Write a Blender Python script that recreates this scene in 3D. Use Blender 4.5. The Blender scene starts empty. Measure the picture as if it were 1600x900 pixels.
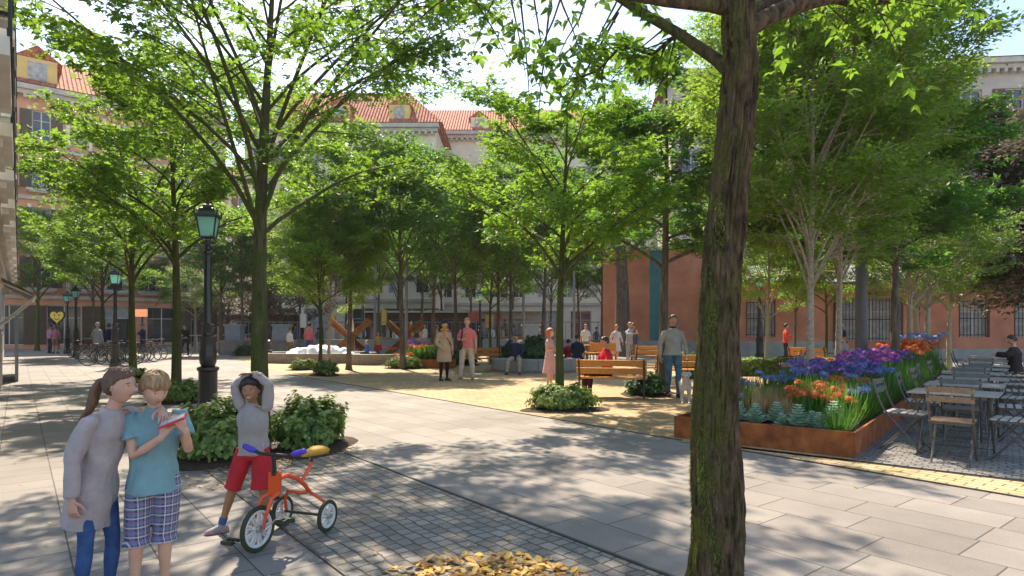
import bpy, math, random
import numpy as np
from mathutils import Vector, Matrix, noise
R = math.radians
random.seed(4)
SC = bpy.context.scene
COL = SC.collection
# ------------------------------------------------------------------ camera, sky, sun, exposure
F = 980.0; CH = 1.5; HZ = 514.0
cd = bpy.data.cameras.new('camera'); cam = bpy.data.objects.new('camera', cd); COL.objects.link(cam)
cam.location = (0, 0, CH); cam.rotation_euler = (R(90), 0, 0)
cd.sensor_width = 36; cd.lens = F / 1600 * 36; cd.shift_y = (HZ - 450) / 1600; cd.clip_start = .05; cd.clip_end = 2000
SC.camera = cam
SUN_AZ = 24.0      # degrees left of the view direction
SUN_EL = 51.0
W = bpy.data.worlds.new('World'); SC.world = W; W.use_nodes = True
nt = W.node_tree; nt.nodes.clear()
sky = nt.nodes.new('ShaderNodeTexSky'); sky.sky_type = 'NISHITA'; sky.sun_disc = False
sky.sun_elevation = R(SUN_EL); sky.sun_rotation = R(-SUN_AZ)
sky.air_density = 1.1; sky.dust_density = 1.0; sky.ozone_density = .6
bg = nt.nodes.new('ShaderNodeBackground'); bg.inputs['Strength'].default_value = .135
wo = nt.nodes.new('ShaderNodeOutputWorld')
nt.links.new(sky.outputs[0], bg.inputs[0]); nt.links.new(bg.outputs[0], wo.inputs[0])
sd = bpy.data.lights.new('sun', 'SUN'); sd.energy = 4.7; sd.angle = R(.8); sd.color = (1, .86, .69)
sun = bpy.data.objects.new('sun', sd); COL.objects.link(sun)
sdir = Vector((-math.sin(R(SUN_AZ)) * math.cos(R(SUN_EL)), math.cos(R(SUN_AZ)) * math.cos(R(SUN_EL)), math.sin(R(SUN_EL))))
sun.rotation_euler = sdir.to_track_quat('Z', 'Y').to_euler(); sun.location = (-10, 10, 40)
SC.view_settings.view_transform = 'Standard'; SC.view_settings.look = 'None'; SC.view_settings.gamma = 1
SC.view_settings.exposure = 1.17; SC.view_settings.use_curve_mapping = False
SC.render.engine = 'CYCLES'
SC.cycles.max_bounces = 8; SC.cycles.diffuse_bounces = 5; SC.cycles.transmission_bounces = 4; SC.cycles.transparent_max_bounces = 6
SC.cycles.caustics_reflective = False; SC.cycles.caustics_refractive = False
try:
    SC.cycles.use_denoising = True
except Exception: pass

def G(px, py, z=0.0):
    Y = F * (CH - z) / (py - HZ); return Vector(((px - 800) * Y / F, Y, z))
def D(px, Y, z=0.0): return Vector(((px - 800) * Y / F, Y, z))
def UV(t, c, z=0.0): return Vector((-.618 * t + .786 * c, .786 * t + .618 * c, z))

# ------------------------------------------------------------------ materials
def mat(name, col, rough=.7, var=.15, scale=6.0, bump=0.0, bscale=40.0, metal=0.0, spec=.4, col2=None, stretch=None, sss=0.0, emit=None, sheen=0.0):
    m = bpy.data.materials.new(name); m.use_nodes = True; n = m.node_tree; b = n.nodes['Principled BSDF']
    b.inputs['Roughness'].default_value = rough; b.inputs['Metallic'].default_value = metal
    b.inputs['Specular IOR Level'].default_value = spec
    if sss:
        b.inputs['Subsurface Weight'].default_value = sss; b.inputs['Subsurface Scale'].default_value = .01; b.inputs['Subsurface Radius'].default_value = (1, .35, .2)
    if sheen: b.inputs['Sheen Weight'].default_value = sheen
    if emit: b.inputs['Emission Color'].default_value = (*emit[:3], 1); b.inputs['Emission Strength'].default_value = emit[3]
    tc = n.nodes.new('ShaderNodeTexCoord'); src = tc.outputs['Object']
    if stretch:
        mp = n.nodes.new('ShaderNodeMapping'); mp.inputs['Scale'].default_value = stretch; n.links.new(src, mp.inputs[0]); src = mp.outputs[0]
    if var or col2:
        t = n.nodes.new('ShaderNodeTexNoise'); t.inputs['Scale'].default_value = scale; t.inputs['Detail'].default_value = 6; t.inputs['Roughness'].default_value = .6
        r = n.nodes.new('ShaderNodeValToRGB'); r.color_ramp.elements[0].position = .32; r.color_ramp.elements[1].position = .68
        c1 = [c * (1 - var) for c in col]; c2 = col2 or [min(1, c * (1 + var)) for c in col]
        r.color_ramp.elements[0].color = (*c1, 1); r.color_ramp.elements[1].color = (*c2, 1)
        n.links.new(src, t.inputs['Vector']); n.links.new(t.outputs[0], r.inputs[0]); n.links.new(r.outputs[0], b.inputs['Base Color'])
    else: b.inputs['Base Color'].default_value = (*col, 1)
    if bump:
        t2 = n.nodes.new('ShaderNodeTexNoise'); t2.inputs['Scale'].default_value = bscale; t2.inputs['Detail'].default_value = 5
        bp = n.nodes.new('ShaderNodeBump'); bp.inputs['Strength'].default_value = bump; bp.inputs['Distance'].default_value = .01
        n.links.new(src, t2.inputs['Vector']); n.links.new(t2.outputs[0], bp.inputs['Height']); n.links.new(bp.outputs[0], b.inputs['Normal'])
    return m

def paving(name, c1, c2, mortar, bw, rh, ms, rot=-128.2, off=(0, 0), offs=.5, freq=2, sq=1.0, sqf=2, distort=0.0, dscale=3.0, stain=.25, rough=.75, bump=.6, fine=.25):
    m = bpy.data.materials.new(name); m.use_nodes = True; n = m.node_tree; L = n.links.new; b = n.nodes['Principled BSDF']
    b.inputs['Roughness'].default_value = rough; b.inputs['Specular IOR Level'].default_value = .3
    tc = n.nodes.new('ShaderNodeTexCoord'); mp = n.nodes.new('ShaderNodeMapping'); mp.inputs['Rotation'].default_value = (0, 0, R(rot)); mp.inputs['Location'].default_value = (off[0], off[1], 0)
    L(tc.outputs['Object'], mp.inputs[0]); v = mp.outputs[0]
    if distort:
        nz = n.nodes.new('ShaderNodeTexNoise'); nz.inputs['Scale'].default_value = dscale; nz.inputs['Detail'].default_value = 2; L(v, nz.inputs['Vector'])
        s = n.nodes.new('ShaderNodeVectorMath'); s.operation = 'SUBTRACT'; s.inputs[1].default_value = (.5, .5, .5); L(nz.outputs['Color'], s.inputs[0])
        s2 = n.nodes.new('ShaderNodeVectorMath'); s2.operation = 'SCALE'; s2.inputs['Scale'].default_value = distort; L(s.outputs[0], s2.inputs[0])
        s3 = n.nodes.new('ShaderNodeVectorMath'); s3.operation = 'ADD'; L(v, s3.inputs[0]); L(s2.outputs[0], s3.inputs[1]); v = s3.outputs[0]
    br = n.nodes.new('ShaderNodeTexBrick'); br.offset = offs; br.offset_frequency = freq; br.squash = sq; br.squash_frequency = sqf
    br.inputs['Scale'].default_value = 1; br.inputs['Brick Width'].default_value = bw; br.inputs['Row Height'].default_value = rh
    br.inputs['Mortar Size'].default_value = ms; br.inputs['Mortar Smooth'].default_value = .15; br.inputs['Bias'].default_value = 0
    br.inputs['Color1'].default_value = (*c1, 1); br.inputs['Color2'].default_value = (*c2, 1); br.inputs['Mortar'].default_value = (*mortar, 1)
    L(v, br.inputs['Vector'])
    t = n.nodes.new('ShaderNodeTexNoise'); t.inputs['Scale'].default_value = .8; t.inputs['Detail'].default_value = 8; t.inputs['Roughness'].default_value = .65; L(tc.outputs['Object'], t.inputs['Vector'])
    t2 = n.nodes.new('ShaderNodeTexNoise'); t2.inputs['Scale'].default_value = 90; t2.inputs['Detail'].default_value = 3; L(tc.outputs['Object'], t2.inputs['Vector'])
    mr = n.nodes.new('ShaderNodeMapRange'); mr.inputs['From Min'].default_value = .3; mr.inputs['From Max'].default_value = .7; mr.inputs['To Min'].default_value = 1 - stain; mr.inputs['To Max'].default_value = 1 + stain * .4; L(t.outputs[0], mr.inputs[0])
    mr2 = n.nodes.new('ShaderNodeMapRange'); mr2.inputs['From Min'].default_value = .3; mr2.inputs['From Max'].default_value = .7; mr2.inputs['To Min'].default_value = 1 - fine; mr2.inputs['To Max'].default_value = 1 + fine; L(t2.outputs[0], mr2.inputs[0])
    mu = n.nodes.new('ShaderNodeMath'); mu.operation = 'MULTIPLY'; L(mr.outputs[0], mu.inputs[0]); L(mr2.outputs[0], mu.inputs[1])
    vo = n.nodes.new('ShaderNodeTexVoronoi'); vo.inputs['Scale'].default_value = 2.6; L(tc.outputs['Object'], vo.inputs['Vector'])
    mg = n.nodes.new('ShaderNodeMapRange'); mg.inputs['From Min'].default_value = .035; mg.inputs['From Max'].default_value = .06; mg.inputs['To Min'].default_value = .62; mg.inputs['To Max'].default_value = 1; L(vo.outputs['Distance'], mg.inputs[0])
    m5 = n.nodes.new('ShaderNodeMath'); m5.operation = 'MULTIPLY'; L(mu.outputs[0], m5.inputs[0]); L(mg.outputs[0], m5.inputs[1]); mu = m5
    sc = n.nodes.new('ShaderNodeVectorMath'); sc.operation = 'SCALE'; L(br.outputs['Color'], sc.inputs[0]); L(mu.outputs[0], sc.inputs['Scale']); L(sc.outputs[0], b.inputs['Base Color'])
    inv = n.nodes.new('ShaderNodeMath'); inv.operation = 'MULTIPLY_ADD'; inv.inputs[1].default_value = -1; inv.inputs[2].default_value = 1; L(br.outputs['Fac'], inv.inputs[0])
    ad = n.nodes.new('ShaderNodeMath'); ad.operation = 'MULTIPLY_ADD'; ad.inputs[1].default_value = .25; L(t2.outputs[0], ad.inputs[0]); L(inv.outputs[0], ad.inputs[2])
    bp = n.nodes.new('ShaderNodeBump'); bp.inputs['Strength'].default_value = bump; bp.inputs['Distance'].default_value = .008; L(ad.outputs[0], bp.inputs['Height']); L(bp.outputs[0], b.inputs['Normal'])
    return m

def leafmat(name, c1, c2, trans, tw=.45, rough=.5):
    m = bpy.data.materials.new(name); m.use_nodes = True; n = m.node_tree; L = n.links.new; b = n.nodes['Principled BSDF']; out = n.nodes['Material Output']
    g = n.nodes.new('ShaderNodeNewGeometry'); r = n.nodes.new('ShaderNodeValToRGB'); r.color_ramp.elements[0].color = (*c1, 1); r.color_ramp.elements[1].color = (*c2, 1)
    L(g.outputs['Random Per Island'], r.inputs[0]); L(r.outputs[0], b.inputs['Base Color']); b.inputs['Roughness'].default_value = rough; b.inputs['Specular IOR Level'].default_value = .35
    t = n.nodes.new('ShaderNodeBsdfTranslucent'); mx = n.nodes.new('ShaderNodeMixRGB'); mx.blend_type = 'MIX'; mx.inputs[0].default_value = .65; mx.inputs[2].default_value = (*trans, 1); L(r.outputs[0], mx.inputs[1]); L(mx.outputs[0], t.inputs[0])
    ms = n.nodes.new('ShaderNodeMixShader'); ms.inputs[0].default_value = tw; L(b.outputs[0], ms.inputs[1]); L(t.outputs[0], ms.inputs[2]); L(ms.outputs[0], out.inputs[0])
    return m

M = {}
M['slab'] = paving('slab_paving', (.235, .21, .185), (.305, .272, .24), (.10, .09, .08), .72, .45, .006, off=(0, .4), offs=.37, freq=2, sq=1.25, sqf=3, stain=.26, fine=.14, bump=.5)
M['slab_left'] = paving('slab_paving_narrow', (.22, .20, .18), (.28, .255, .23), (.08, .075, .07), .37, .45, .0055, off=(0, 1.62), offs=.4, freq=2, sq=1.0, stain=.26, fine=.12, bump=.5)
M['sett'] = paving('granite_setts', (.20, .18, .155), (.33, .30, .265), (.10, .085, .065), .125, .105, .0075, off=(0, .2), offs=.45, freq=2, sq=.8, sqf=3, distort=.07, dscale=3.2, stain=.3, fine=.25, bump=.9)
M['sett_terrace'] = paving('terrace_setts', (.20, .19, .175), (.30, .28, .26), (.10, .09, .075), .12, .10, .008, rot=38.6, offs=.45, distort=.06, dscale=3.5, stain=.3, fine=.25, bump=.9)
M['yellow'] = paving('yellow_clay_pavers', (.42, .29, .145), (.54, .39, .21), (.24, .16, .08), .22, .11, .006, rot=38.6, offs=.5, distort=.02, stain=.28, fine=.2, bump=.6)
M['yellow_band'] = paving('yellow_band_pavers', (.47, .345, .175), (.55, .42, .24), (.20, .13, .06), .24, .12, .009, rot=-128.2, offs=.5, distort=.015, stain=.15, fine=.15, bump=.7)
M['asphalt'] = mat('asphalt', (.30, .28, .26), .85, .2, .5, .3, 60)
M['edge'] = mat('dark_steel_edging', (.07, .065, .06), .5, .2, 8)
M['stone_grey'] = mat('grey_granite', (.30, .30, .31), .7, .15, 14, .3, 60)
M['stone_bench'] = mat('concrete_bench', (.27, .25, .235), .75, .18, 5, .3, 50)
M['stone_blue'] = mat('blue_grey_stone', (.27, .31, .37), .7, .12, 8, .2, 40)
M['black_iron'] = mat('black_painted_iron', (.012, .013, .016), .32, .3, 12, .15, 60, spec=.6)

M['corten'] = mat('corten_steel', (.27, .075, .022), .8, .35, 5, .4, 80, col2=(.44, .14, .04))
M['corten_dark'] = mat('rusty_beam_steel', (.20, .07, .02), .6, .3, 8, .3, 60, col2=(.36, .13, .03))
M['wood'] = mat('varnished_bench_wood', (.42, .16, .03), .38, .22, 14, .15, 60, col2=(.60, .27, .07), stretch=(1, 9, 9))
M['wood_far'] = mat('orange_wood', (.55, .24, .05), .45, .2, 10)
M['metal_grey'] = mat('grey_galvanised_metal', (.22, .235, .26), .4, .15, 10, metal=.3)
M['metal_dark'] = mat('dark_brown_bench_metal', (.05, .035, .025), .4, .2, 12)
M['chair_metal'] = mat('grey_brown_chair_steel', (.115, .10, .09), .4, .25, 20)
M['slat_white'] = mat('pale_chair_slats', (.50, .46, .42), .5, .2, 25)
M['slat_tan'] = mat('tan_wooden_slats', (.25, .165, .105), .5, .25, 20)
M['slat_dark'] = mat('blue_grey_slats', (.16, .15, .145), .5, .25, 20)
M['table_top'] = mat('grey_table_slats', (.36, .325, .29), .5, .25, 25)
M['soil'] = mat('planting_soil', (.05, .032, .02), .95, .3, 12, .8, 30)
M['rubber'] = mat('olive_rubber_tyre', (.045, .048, .03), .7, .2, 20, .3, 80)
M['rubber_black'] = mat('black_rubber', (.015, .015, .016), .6, .2, 20)
M['white_plastic'] = mat('white_plastic_rim', (.72, .70, .68), .35, .05, 20)
M['trike_red'] = mat('orange_red_paint', (.78, .10, .02), .25, .08, 12, spec=.6)
M['black_paint'] = mat('black_enamel', (.015, .013, .012), .5, .1, 12, spec=.6)
M['purple'] = mat('violet_blue_grip', (.10, .05, .52), .45, .1, 12)
M['seat_yellow'] = mat('yellow_saddle', (.62, .33, .03), .4, .15, 12)
M['steel'] = mat('polished_steel', (.55, .54, .52), .3, .1, 20, metal=.8)
M['lamp_glass'] = leafmat('green_lamp_glass', (.45, .86, .78), (.50, .90, .82), (.60, .98, .92), .75, .2)
M['leaf_dark'] = leafmat('maple_leaves', (.026, .085, .012), (.15, .27, .03), (.32, .54, .04), .5)
M['leaf_mid'] = leafmat('elm_leaves', (.04, .11, .014), (.19, .33, .035), (.36, .60, .045), .5)
M['leaf_deep'] = leafmat('chestnut_leaves', (.020, .075, .015), (.10, .23, .03), (.22, .46, .05), .45)
M['leaf_lime'] = leafmat('birch_leaves', (.07, .16, .02), (.20, .31, .05), (.36, .55, .07), .45)
M['leaf_birch'] = leafmat('small_birch_leaves', (.045, .13, .015), (.24, .37, .045), (.42, .62, .06), .48)
M['leaf_brown'] = leafmat('bronze_leaves', (.06, .06, .04), (.16, .15, .105), (.20, .17, .10), .3)
M['leaf_olive'] = leafmat('olive_leaves', (.09, .10, .04), (.2, .2, .1), (.3, .3, .12), .35)
M['leaf_shrub'] = leafmat('shrub_leaves', (.045, .11, .02), (.32, .42, .11), (.40, .50, .10), .32, .42)
M['leaf_shrub_dk'] = leafmat('dark_shrub_leaves', (.02, .06, .02), (.08, .17, .05), (.15, .3, .05), .3)
M['leaf_gold'] = leafmat('fallen_golden_leaves', (.34, .14, .035), (.86, .56, .11), (.8, .5, .08), .25, .5)
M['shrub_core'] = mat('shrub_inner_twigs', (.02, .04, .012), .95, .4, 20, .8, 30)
M['succ'] = leafmat('succulent_leaves', (.24, .40, .30), (.52, .66, .52), (.3, .5, .35), .15, .5)
M['strap'] = leafmat('strap_leaves', (.03, .12, .02), (.12, .27, .04), (.25, .5, .06), .35)
M['drygrass'] = leafmat('dry_tan_grass', (.30, .19, .08), (.52, .38, .19), (.5, .35, .15), .3)
M['fl_violet'] = leafmat('violet_petals', (.17, .07, .38), (.42, .24, .64), (.5, .2, .8), .3)
M['fl_blue'] = leafmat('blue_petals', (.15, .22, .52), (.36, .44, .74), (.3, .4, .8), .3)
M['fl_pale'] = leafmat('pale_blue_petals', (.36, .42, .78), (.60, .64, .90), (.5, .5, .9), .3)
M['fl_orange'] = leafmat('orange_petals', (.62, .10, .03), (.86, .30, .10), (.9, .25, .05), .3)
M['fl_magenta'] = leafmat('magenta_petals', (.45, .07, .40), (.68, .2, .6), (.6, .2, .6), .3)

def barkmat(name, dark, light, moss=None, mossside=(-1, -.2, 0), zst=.35, bscale=22, bstr=1.0, mlo=.42, mhi=.6, mw=.16):
    m = bpy.data.materials.new(name); m.use_nodes = True; n = m.node_tree; L = n.links.new; b = n.nodes['Principled BSDF']; b.inputs['Roughness'].default_value = .9; b.inputs['Specular IOR Level'].default_value = .2
    tc = n.nodes.new('ShaderNodeTexCoord'); mp = n.nodes.new('ShaderNodeMapping'); mp.inputs['Scale'].default_value = (1, 1, zst * .35); L(tc.outputs['Object'], mp.inputs[0])
    t = n.nodes.new('ShaderNodeTexNoise'); t.inputs['Scale'].default_value = bscale; t.inputs['Detail'].default_value = 8; t.inputs['Roughness'].default_value = .65; t.inputs['Distortion'].default_value = .4; L(mp.outputs[0], t.inputs['Vector'])
    r = n.nodes.new('ShaderNodeValToRGB'); r.color_ramp.elements[0].position = .36; r.color_ramp.elements[1].position = .66; r.color_ramp.elements[0].color = (*dark, 1); r.color_ramp.elements[1].color = (*light, 1); L(t.outputs[0], r.inputs[0])
    colr = r.outputs[0]
    if moss:
        g = n.nodes.new('ShaderNodeNewGeometry'); d = n.nodes.new('ShaderNodeVectorMath'); d.operation = 'DOT_PRODUCT'; L(g.outputs['Normal'], d.inputs[0]); d.inputs[1].default_value = mossside
        t3 = n.nodes.new('ShaderNodeTexNoise'); t3.inputs['Scale'].default_value = 5; t3.inputs['Detail'].default_value = 6; L(tc.outputs['Object'], t3.inputs['Vector'])
        a = n.nodes.new('ShaderNodeMath'); a.operation = 'MULTIPLY_ADD'; a.inputs[1].default_value = .16; L(d.outputs['Value'], a.inputs[0]); L(t3.outputs[0], a.inputs[2])
        k = n.nodes.new('ShaderNodeMapRange'); a.inputs[1].default_value = mw; k.inputs['From Min'].default_value = mlo; k.inputs['From Max'].default_value = mhi; L(a.outputs[0], k.inputs[0])
        t4 = n.nodes.new('ShaderNodeTexNoise'); t4.inputs['Scale'].default_value = 60; t4.inputs['Detail'].default_value = 4; L(tc.outputs['Object'], t4.inputs['Vector'])
        r4 = n.nodes.new('ShaderNodeValToRGB'); r4.color_ramp.elements[0].position = .3; r4.color_ramp.elements[1].position = .7; r4.color_ramp.elements[0].color = (*[q * .45 for q in moss], 1); r4.color_ramp.elements[1].color = (*moss, 1); L(t4.outputs[0], r4.inputs[0])
        mx = n.nodes.new('ShaderNodeMixRGB'); L(k.outputs[0], mx.inputs[0]); L(colr, mx.inputs[1]); L(r4.outputs[0], mx.inputs[2]); colr = mx.outputs[0]
    L(colr, b.inputs['Base Color'])
    bp = n.nodes.new('ShaderNodeBump'); bp.inputs['Strength'].default_value = bstr; bp.inputs['Distance'].default_value = .015; L(t.outputs[0], bp.inputs['Height']); L(bp.outputs[0], b.inputs['Normal'])
    return m
M['bark_big'] = barkmat('rough_mossy_bark', (.018, .012, .008), (.16, .108, .062), (.12, .12, .028), mlo=.54, mhi=.78, zst=.8, bscale=30, mw=.22)
M['bark_green'] = barkmat('greenish_bark', (.035, .032, .018), (.13, .11, .06), (.085, .11, .028), (-.5, -.3, 0), mlo=.38, mhi=.6)
M['bark_grey'] = barkmat('grey_brown_bark', (.06, .048, .038), (.21, .17, .135))
M['bark_pale'] = barkmat('pale_birch_bark', (.26, .20, .145), (.52, .44, .34), zst=3, bscale=30, bstr=.5)
M['moss'] = leafmat('moss_tufts', (.05, .065, .012), (.24, .26, .05), (.25, .28, .05), .25, .8)

# ------------------------------------------------------------------ mesh helpers
def frame(d):
    d = Vector(d).normalized(); a = Vector((0, 0, 1)) if abs(d.z) < .9 else Vector((1, 0, 0))
    x = a.cross(d).normalized(); y = d.cross(x).normalized(); return x, y
class MB:
    def __init__(s): s.v = []; s.f = []; s.m = []
    def add(s, vs, fs, mi=0):
        n = len(s.v); s.v.extend([tuple(v) for v in vs]); s.f.extend([tuple(i + n for i in f) for f in fs]); s.m.extend([mi] * len(fs)); return s
    def box(s, c, d, rz=0, mi=0, T=None):
        x, y, z = [q / 2 for q in d]; co, si = math.cos(rz), math.sin(rz); vs = []
        for a in (-x, x):
            for b in (-y, y):
                for e in (-z, z):
                    p = Vector((a * co - b * si + c[0], a * si + b * co + c[1], e + c[2])); vs.append(T @ p if T else p)
        return s.add(vs, [(0, 1, 3, 2), (4, 6, 7, 5), (0, 4, 5, 1), (2, 3, 7, 6), (0, 2, 6, 4), (1, 5, 7, 3)], mi)
    def bar(s, a, b, w, h, mi=0, up=(0, 0, 1)):
        a, b = Vector(a), Vector(b); d = (b - a).normalized(); u = Vector(up)
        if abs(d.dot(u)) > .99: u = Vector((0, 1, 0))
        x = d.cross(u).normalized() * w / 2; y = x.normalized().cross(d) * h / 2
        vs = [p + i * x + j * y for p in (a, b) for i in (-1, 1) for j in (-1, 1)]
        return s.add(vs, [(0, 1, 3, 2), (4, 6, 7, 5), (0, 4, 5, 1), (2, 3, 7, 6), (0, 2, 6, 4), (1, 5, 7, 3)], mi)
    def rings(s, rg, mi=0, cap=True):
        n = len(rg[0]); vs = [p for r in rg for p in r]; fs = []
        for i in range(len(rg) - 1):
            for j in range(n): k = (j + 1) % n; fs.append((i * n + j, i * n + k, (i + 1) * n + k, (i + 1) * n + j))
        if cap: fs.append(tuple(reversed(range(n)))); b = (len(rg) - 1) * n; fs.append(tuple(b + j for j in range(n)))
        return s.add(vs, fs, mi)
    def tube(s, pts, rad, n=8, mi=0, rnd=False):
        pts = [Vector(p) for p in pts]; rad = list(rad) if hasattr(rad, '__len__') else [rad] * len(pts)
        if rnd:
            d0 = (pts[0] - pts[1]).normalized(); d1 = (pts[-1] - pts[-2]).normalized(); r0, r1 = rad[0], rad[-1]
            pts = [pts[0] + d0 * r0 * .95, pts[0] + d0 * r0 * .7] + pts + [pts[-1] + d1 * r1 * .7, pts[-1] + d1 * r1 * .95]; rad = [r0 * .3, r0 * .71] + rad + [r1 * .71, r1 * .3]
        x = None; rg = []
        for i, p in enumerate(pts):
            d = (pts[min(i + 1, len(pts) - 1)] - pts[max(i - 1, 0)]).normalized()
            if x is None: x, y = frame(d)
            else:
                x = (x - d * x.dot(d)); x = x.normalized() if x.length > 1e-5 else frame(d)[0]
            y = d.cross(x)
            rg.append([p + (x * math.cos(2 * math.pi * j / n) + y * math.sin(2 * math.pi * j / n)) * rad[i] for j in range(n)])
        return s.rings(rg, mi)
    def loft(s, secs, n=16, mi=0, cap=True):
        # secs: (center, rx, ry, xdir, ydir)
        rg = []
        for c, rx, ry, xd, yd in secs:
            c, xd, yd = Vector(c), Vector(xd), Vector(yd)
            rg.append([c + xd * rx * math.cos(2 * math.pi * j / n) + yd * ry * math.sin(2 * math.pi * j / n) for j in range(n)])
        return s.rings(rg, mi, cap)
    def lathe(s, prof, n=16, c=(0, 0, 0), mi=0, ph=0):
        rg = [[(c[0] + r * math.cos(2 * math.pi * j / n + ph), c[1] + r * math.sin(2 * math.pi * j / n + ph), c[2] + z) for j in range(n)] for r, z in prof]
        return s.rings(rg, mi)
    def ball(s, c, r, nu=14, nv=9, mi=0, T=None):
        r = (r, r, r) if not hasattr(r, '__len__') else r; rg = []
        for i in range(nv + 1):
            a = -math.pi / 2 + math.pi * (i + .02) / (nv + .04); rr = []
            for j in range(nu):
                b = 2 * math.pi * j / nu; p = Vector((r[0] * math.cos(a) * math.cos(b), r[1] * math.cos(a) * math.sin(b), r[2] * math.sin(a)))
                if T: p = T @ p
                rr.append(p + Vector(c))
            rg.append(rr)
        return s.rings(rg, mi)
    def prism(s, outline, a, b, mi=0):
        n = len(outline); vs = [(x, y, a) for x, y in outline] + [(x, y, b) for x, y in outline]
        fs = [tuple(reversed(range(n))), tuple(range(n, 2 * n))] + [(i, (i + 1) % n, n + (i + 1) % n, n + i) for i in range(n)]
        return s.add(vs, fs, mi)
    def merge(s, o, T=None, mi=None):
        return s.add([T @ Vector(v) for v in o.v] if T else o.v, o.f, 0) if mi is None and not any(o.m) else s._mm(o, T, mi)
    def _mm(s, o, T, mi):
        n = len(s.v); s.v.extend([tuple(T @ Vector(v)) if T else v for v in o.v]); s.f.extend([tuple(i + n for i in f) for f in o.f]); s.m.extend([mi if mi is not None else q for q in o.m]); return s
    def mesh(s, name, mats, ang=38):
        me = bpy.data.meshes.new(name); me.from_pydata(s.v, [], s.f)
        for m in (mats if isinstance(mats, (list, tuple)) else [mats]): me.materials.append(m)
        if any(s.m): me.polygons.foreach_set('material_index', s.m)
        if ang is not None:
            me.polygons.foreach_set('use_smooth', [True] * len(s.f))
            try: me.set_sharp_from_angle(angle=R(ang))
            except Exception: pass
        me.update(); return me
    def build(s, name, mats, parent=None, ang=38, label=None):
        return link(name, s.mesh(name, mats, ang), parent, label)
def link(name, me, parent=None, label=None):
    o = bpy.data.objects.new(name, me); COL.objects.link(o)
    if parent is not None: o.parent = parent
    if label: o['label'] = label
    return o
def tag(o, label, cat, group=None, kind=None):
    o['label'] = label; o['category'] = cat
    if group: o['group'] = group
    if kind: o['kind'] = kind
    return o
def thing(name, label, cat, loc=(0, 0, 0), rz=0, group=None, s=1.0):
    o = bpy.data.objects.new(name, None); COL.objects.link(o); o.location = loc; o.rotation_euler = (0, 0, rz); o.empty_display_size = .1
    if s != 1.0: o.scale = (s, s, s) if not hasattr(s, '__len__') else s
    return tag(o, label, cat, group)
def struct(o): o['kind'] = 'structure'; return o
def dup(root, label=None, loc=None, rz=None, group=None, s=None):
    r = root.copy(); COL.objects.link(r)
    if loc is not None: r.location = loc
    if rz is not None: r.rotation_euler = (0, 0, rz)
    if s is not None: r.scale = (s, s, s) if not hasattr(s, '__len__') else s
    if label: r['label'] = label
    if group: r['group'] = group
    for ch in list(root.children):
        c = ch.copy(); COL.objects.link(c); c.parent = r
        for g in list(ch.children):
            d = g.copy(); COL.objects.link(d); d.parent = c
    return r
def sheet(name, pts, z, m, sub=0):
    mb = MB(); mb.add([(p[0], p[1], z) for p in pts], [tuple(range(len(pts)))]); o = mb.build(name, m, ang=None); struct(o); return o

def leaf_mesh(name, pos, nrm, dr, size, tmpl, m):
    """many small leaves: tmpl = (verts (k,3) in x along leaf, y across, z along normal; tris)"""
    pos, nrm, dr = [np.asarray(a, float) for a in (pos, nrm, dr)]; size = np.asarray(size, float)
    nrm /= np.linalg.norm(nrm, axis=1, keepdims=True) + 1e-9; dr = dr - nrm * (dr * nrm).sum(1, keepdims=True); dr /= np.linalg.norm(dr, axis=1, keepdims=True) + 1e-9
    sd_ = np.cross(nrm, dr); tv, tf = np.asarray(tmpl[0], float), np.asarray(tmpl[1], int); N, K = len(pos), len(tv)
    V = pos[:, None, :] + size[:, None, None] * (tv[None, :, 0:1] * dr[:, None, :] + tv[None, :, 1:2] * sd_[:, None, :] + tv[None, :, 2:3] * nrm[:, None, :])
    V = V.reshape(-1, 3); Fc = (tf[None] + (np.arange(N) * K)[:, None, None]).reshape(-1, tf.shape[1]); k = tf.shape[1]
    me = bpy.data.meshes.new(name); me.vertices.add(len(V)); me.vertices.foreach_set('co', V.ravel()); me.loops.add(Fc.size); me.loops.foreach_set('vertex_index', Fc.ravel().astype(np.int32))
    me.polygons.add(len(Fc)); me.polygons.foreach_set('loop_start', np.arange(0, Fc.size, k, dtype=np.int32)); me.polygons.foreach_set('loop_total', np.full(len(Fc), k, dtype=np.int32)); me.update(calc_edges=True)
    for q in (m if isinstance(m, (list, tuple)) else [m]): me.materials.append(q)
    return me
L_SIMPLE = ([(0, 0, 0), (.45, .27, .07), (1, 0, -.1), (.45, -.27, .07)], [(0, 2, 1), (0, 3, 2)])
def fan(angs, lens, w=.2):
    v = [(0, 0, 0)]; f = []
    for a, l in zip(angs, lens):
        a = R(a); c, s_ = math.cos(a), math.sin(a); n = len(v)
        for x, y, z in ((.5 * l, w * l, .06), (l, 0, -.14), (.5 * l, -w * l, .06)): v.append((x * c - y * s_, x * s_ + y * c, z))
        f += [(0, n + 1, n), (0, n + 2, n + 1)]
    return (v, f)
L_MAPLE = fan((-58, 0, 58), (.72, 1, .72), .25)
L_PALM = fan((-100, -50, 0, 50, 100), (.55, .85, 1, .85, .55), .19)
L_ROS = fan((0, 60, 120, 180, 240, 300), (1, .9, 1, .95, 1, .9), .3)
L_ROS = ([(x, y, z + .25 * (abs(x) + abs(y))) for x, y, z in L_ROS[0]], L_ROS[1])
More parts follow.
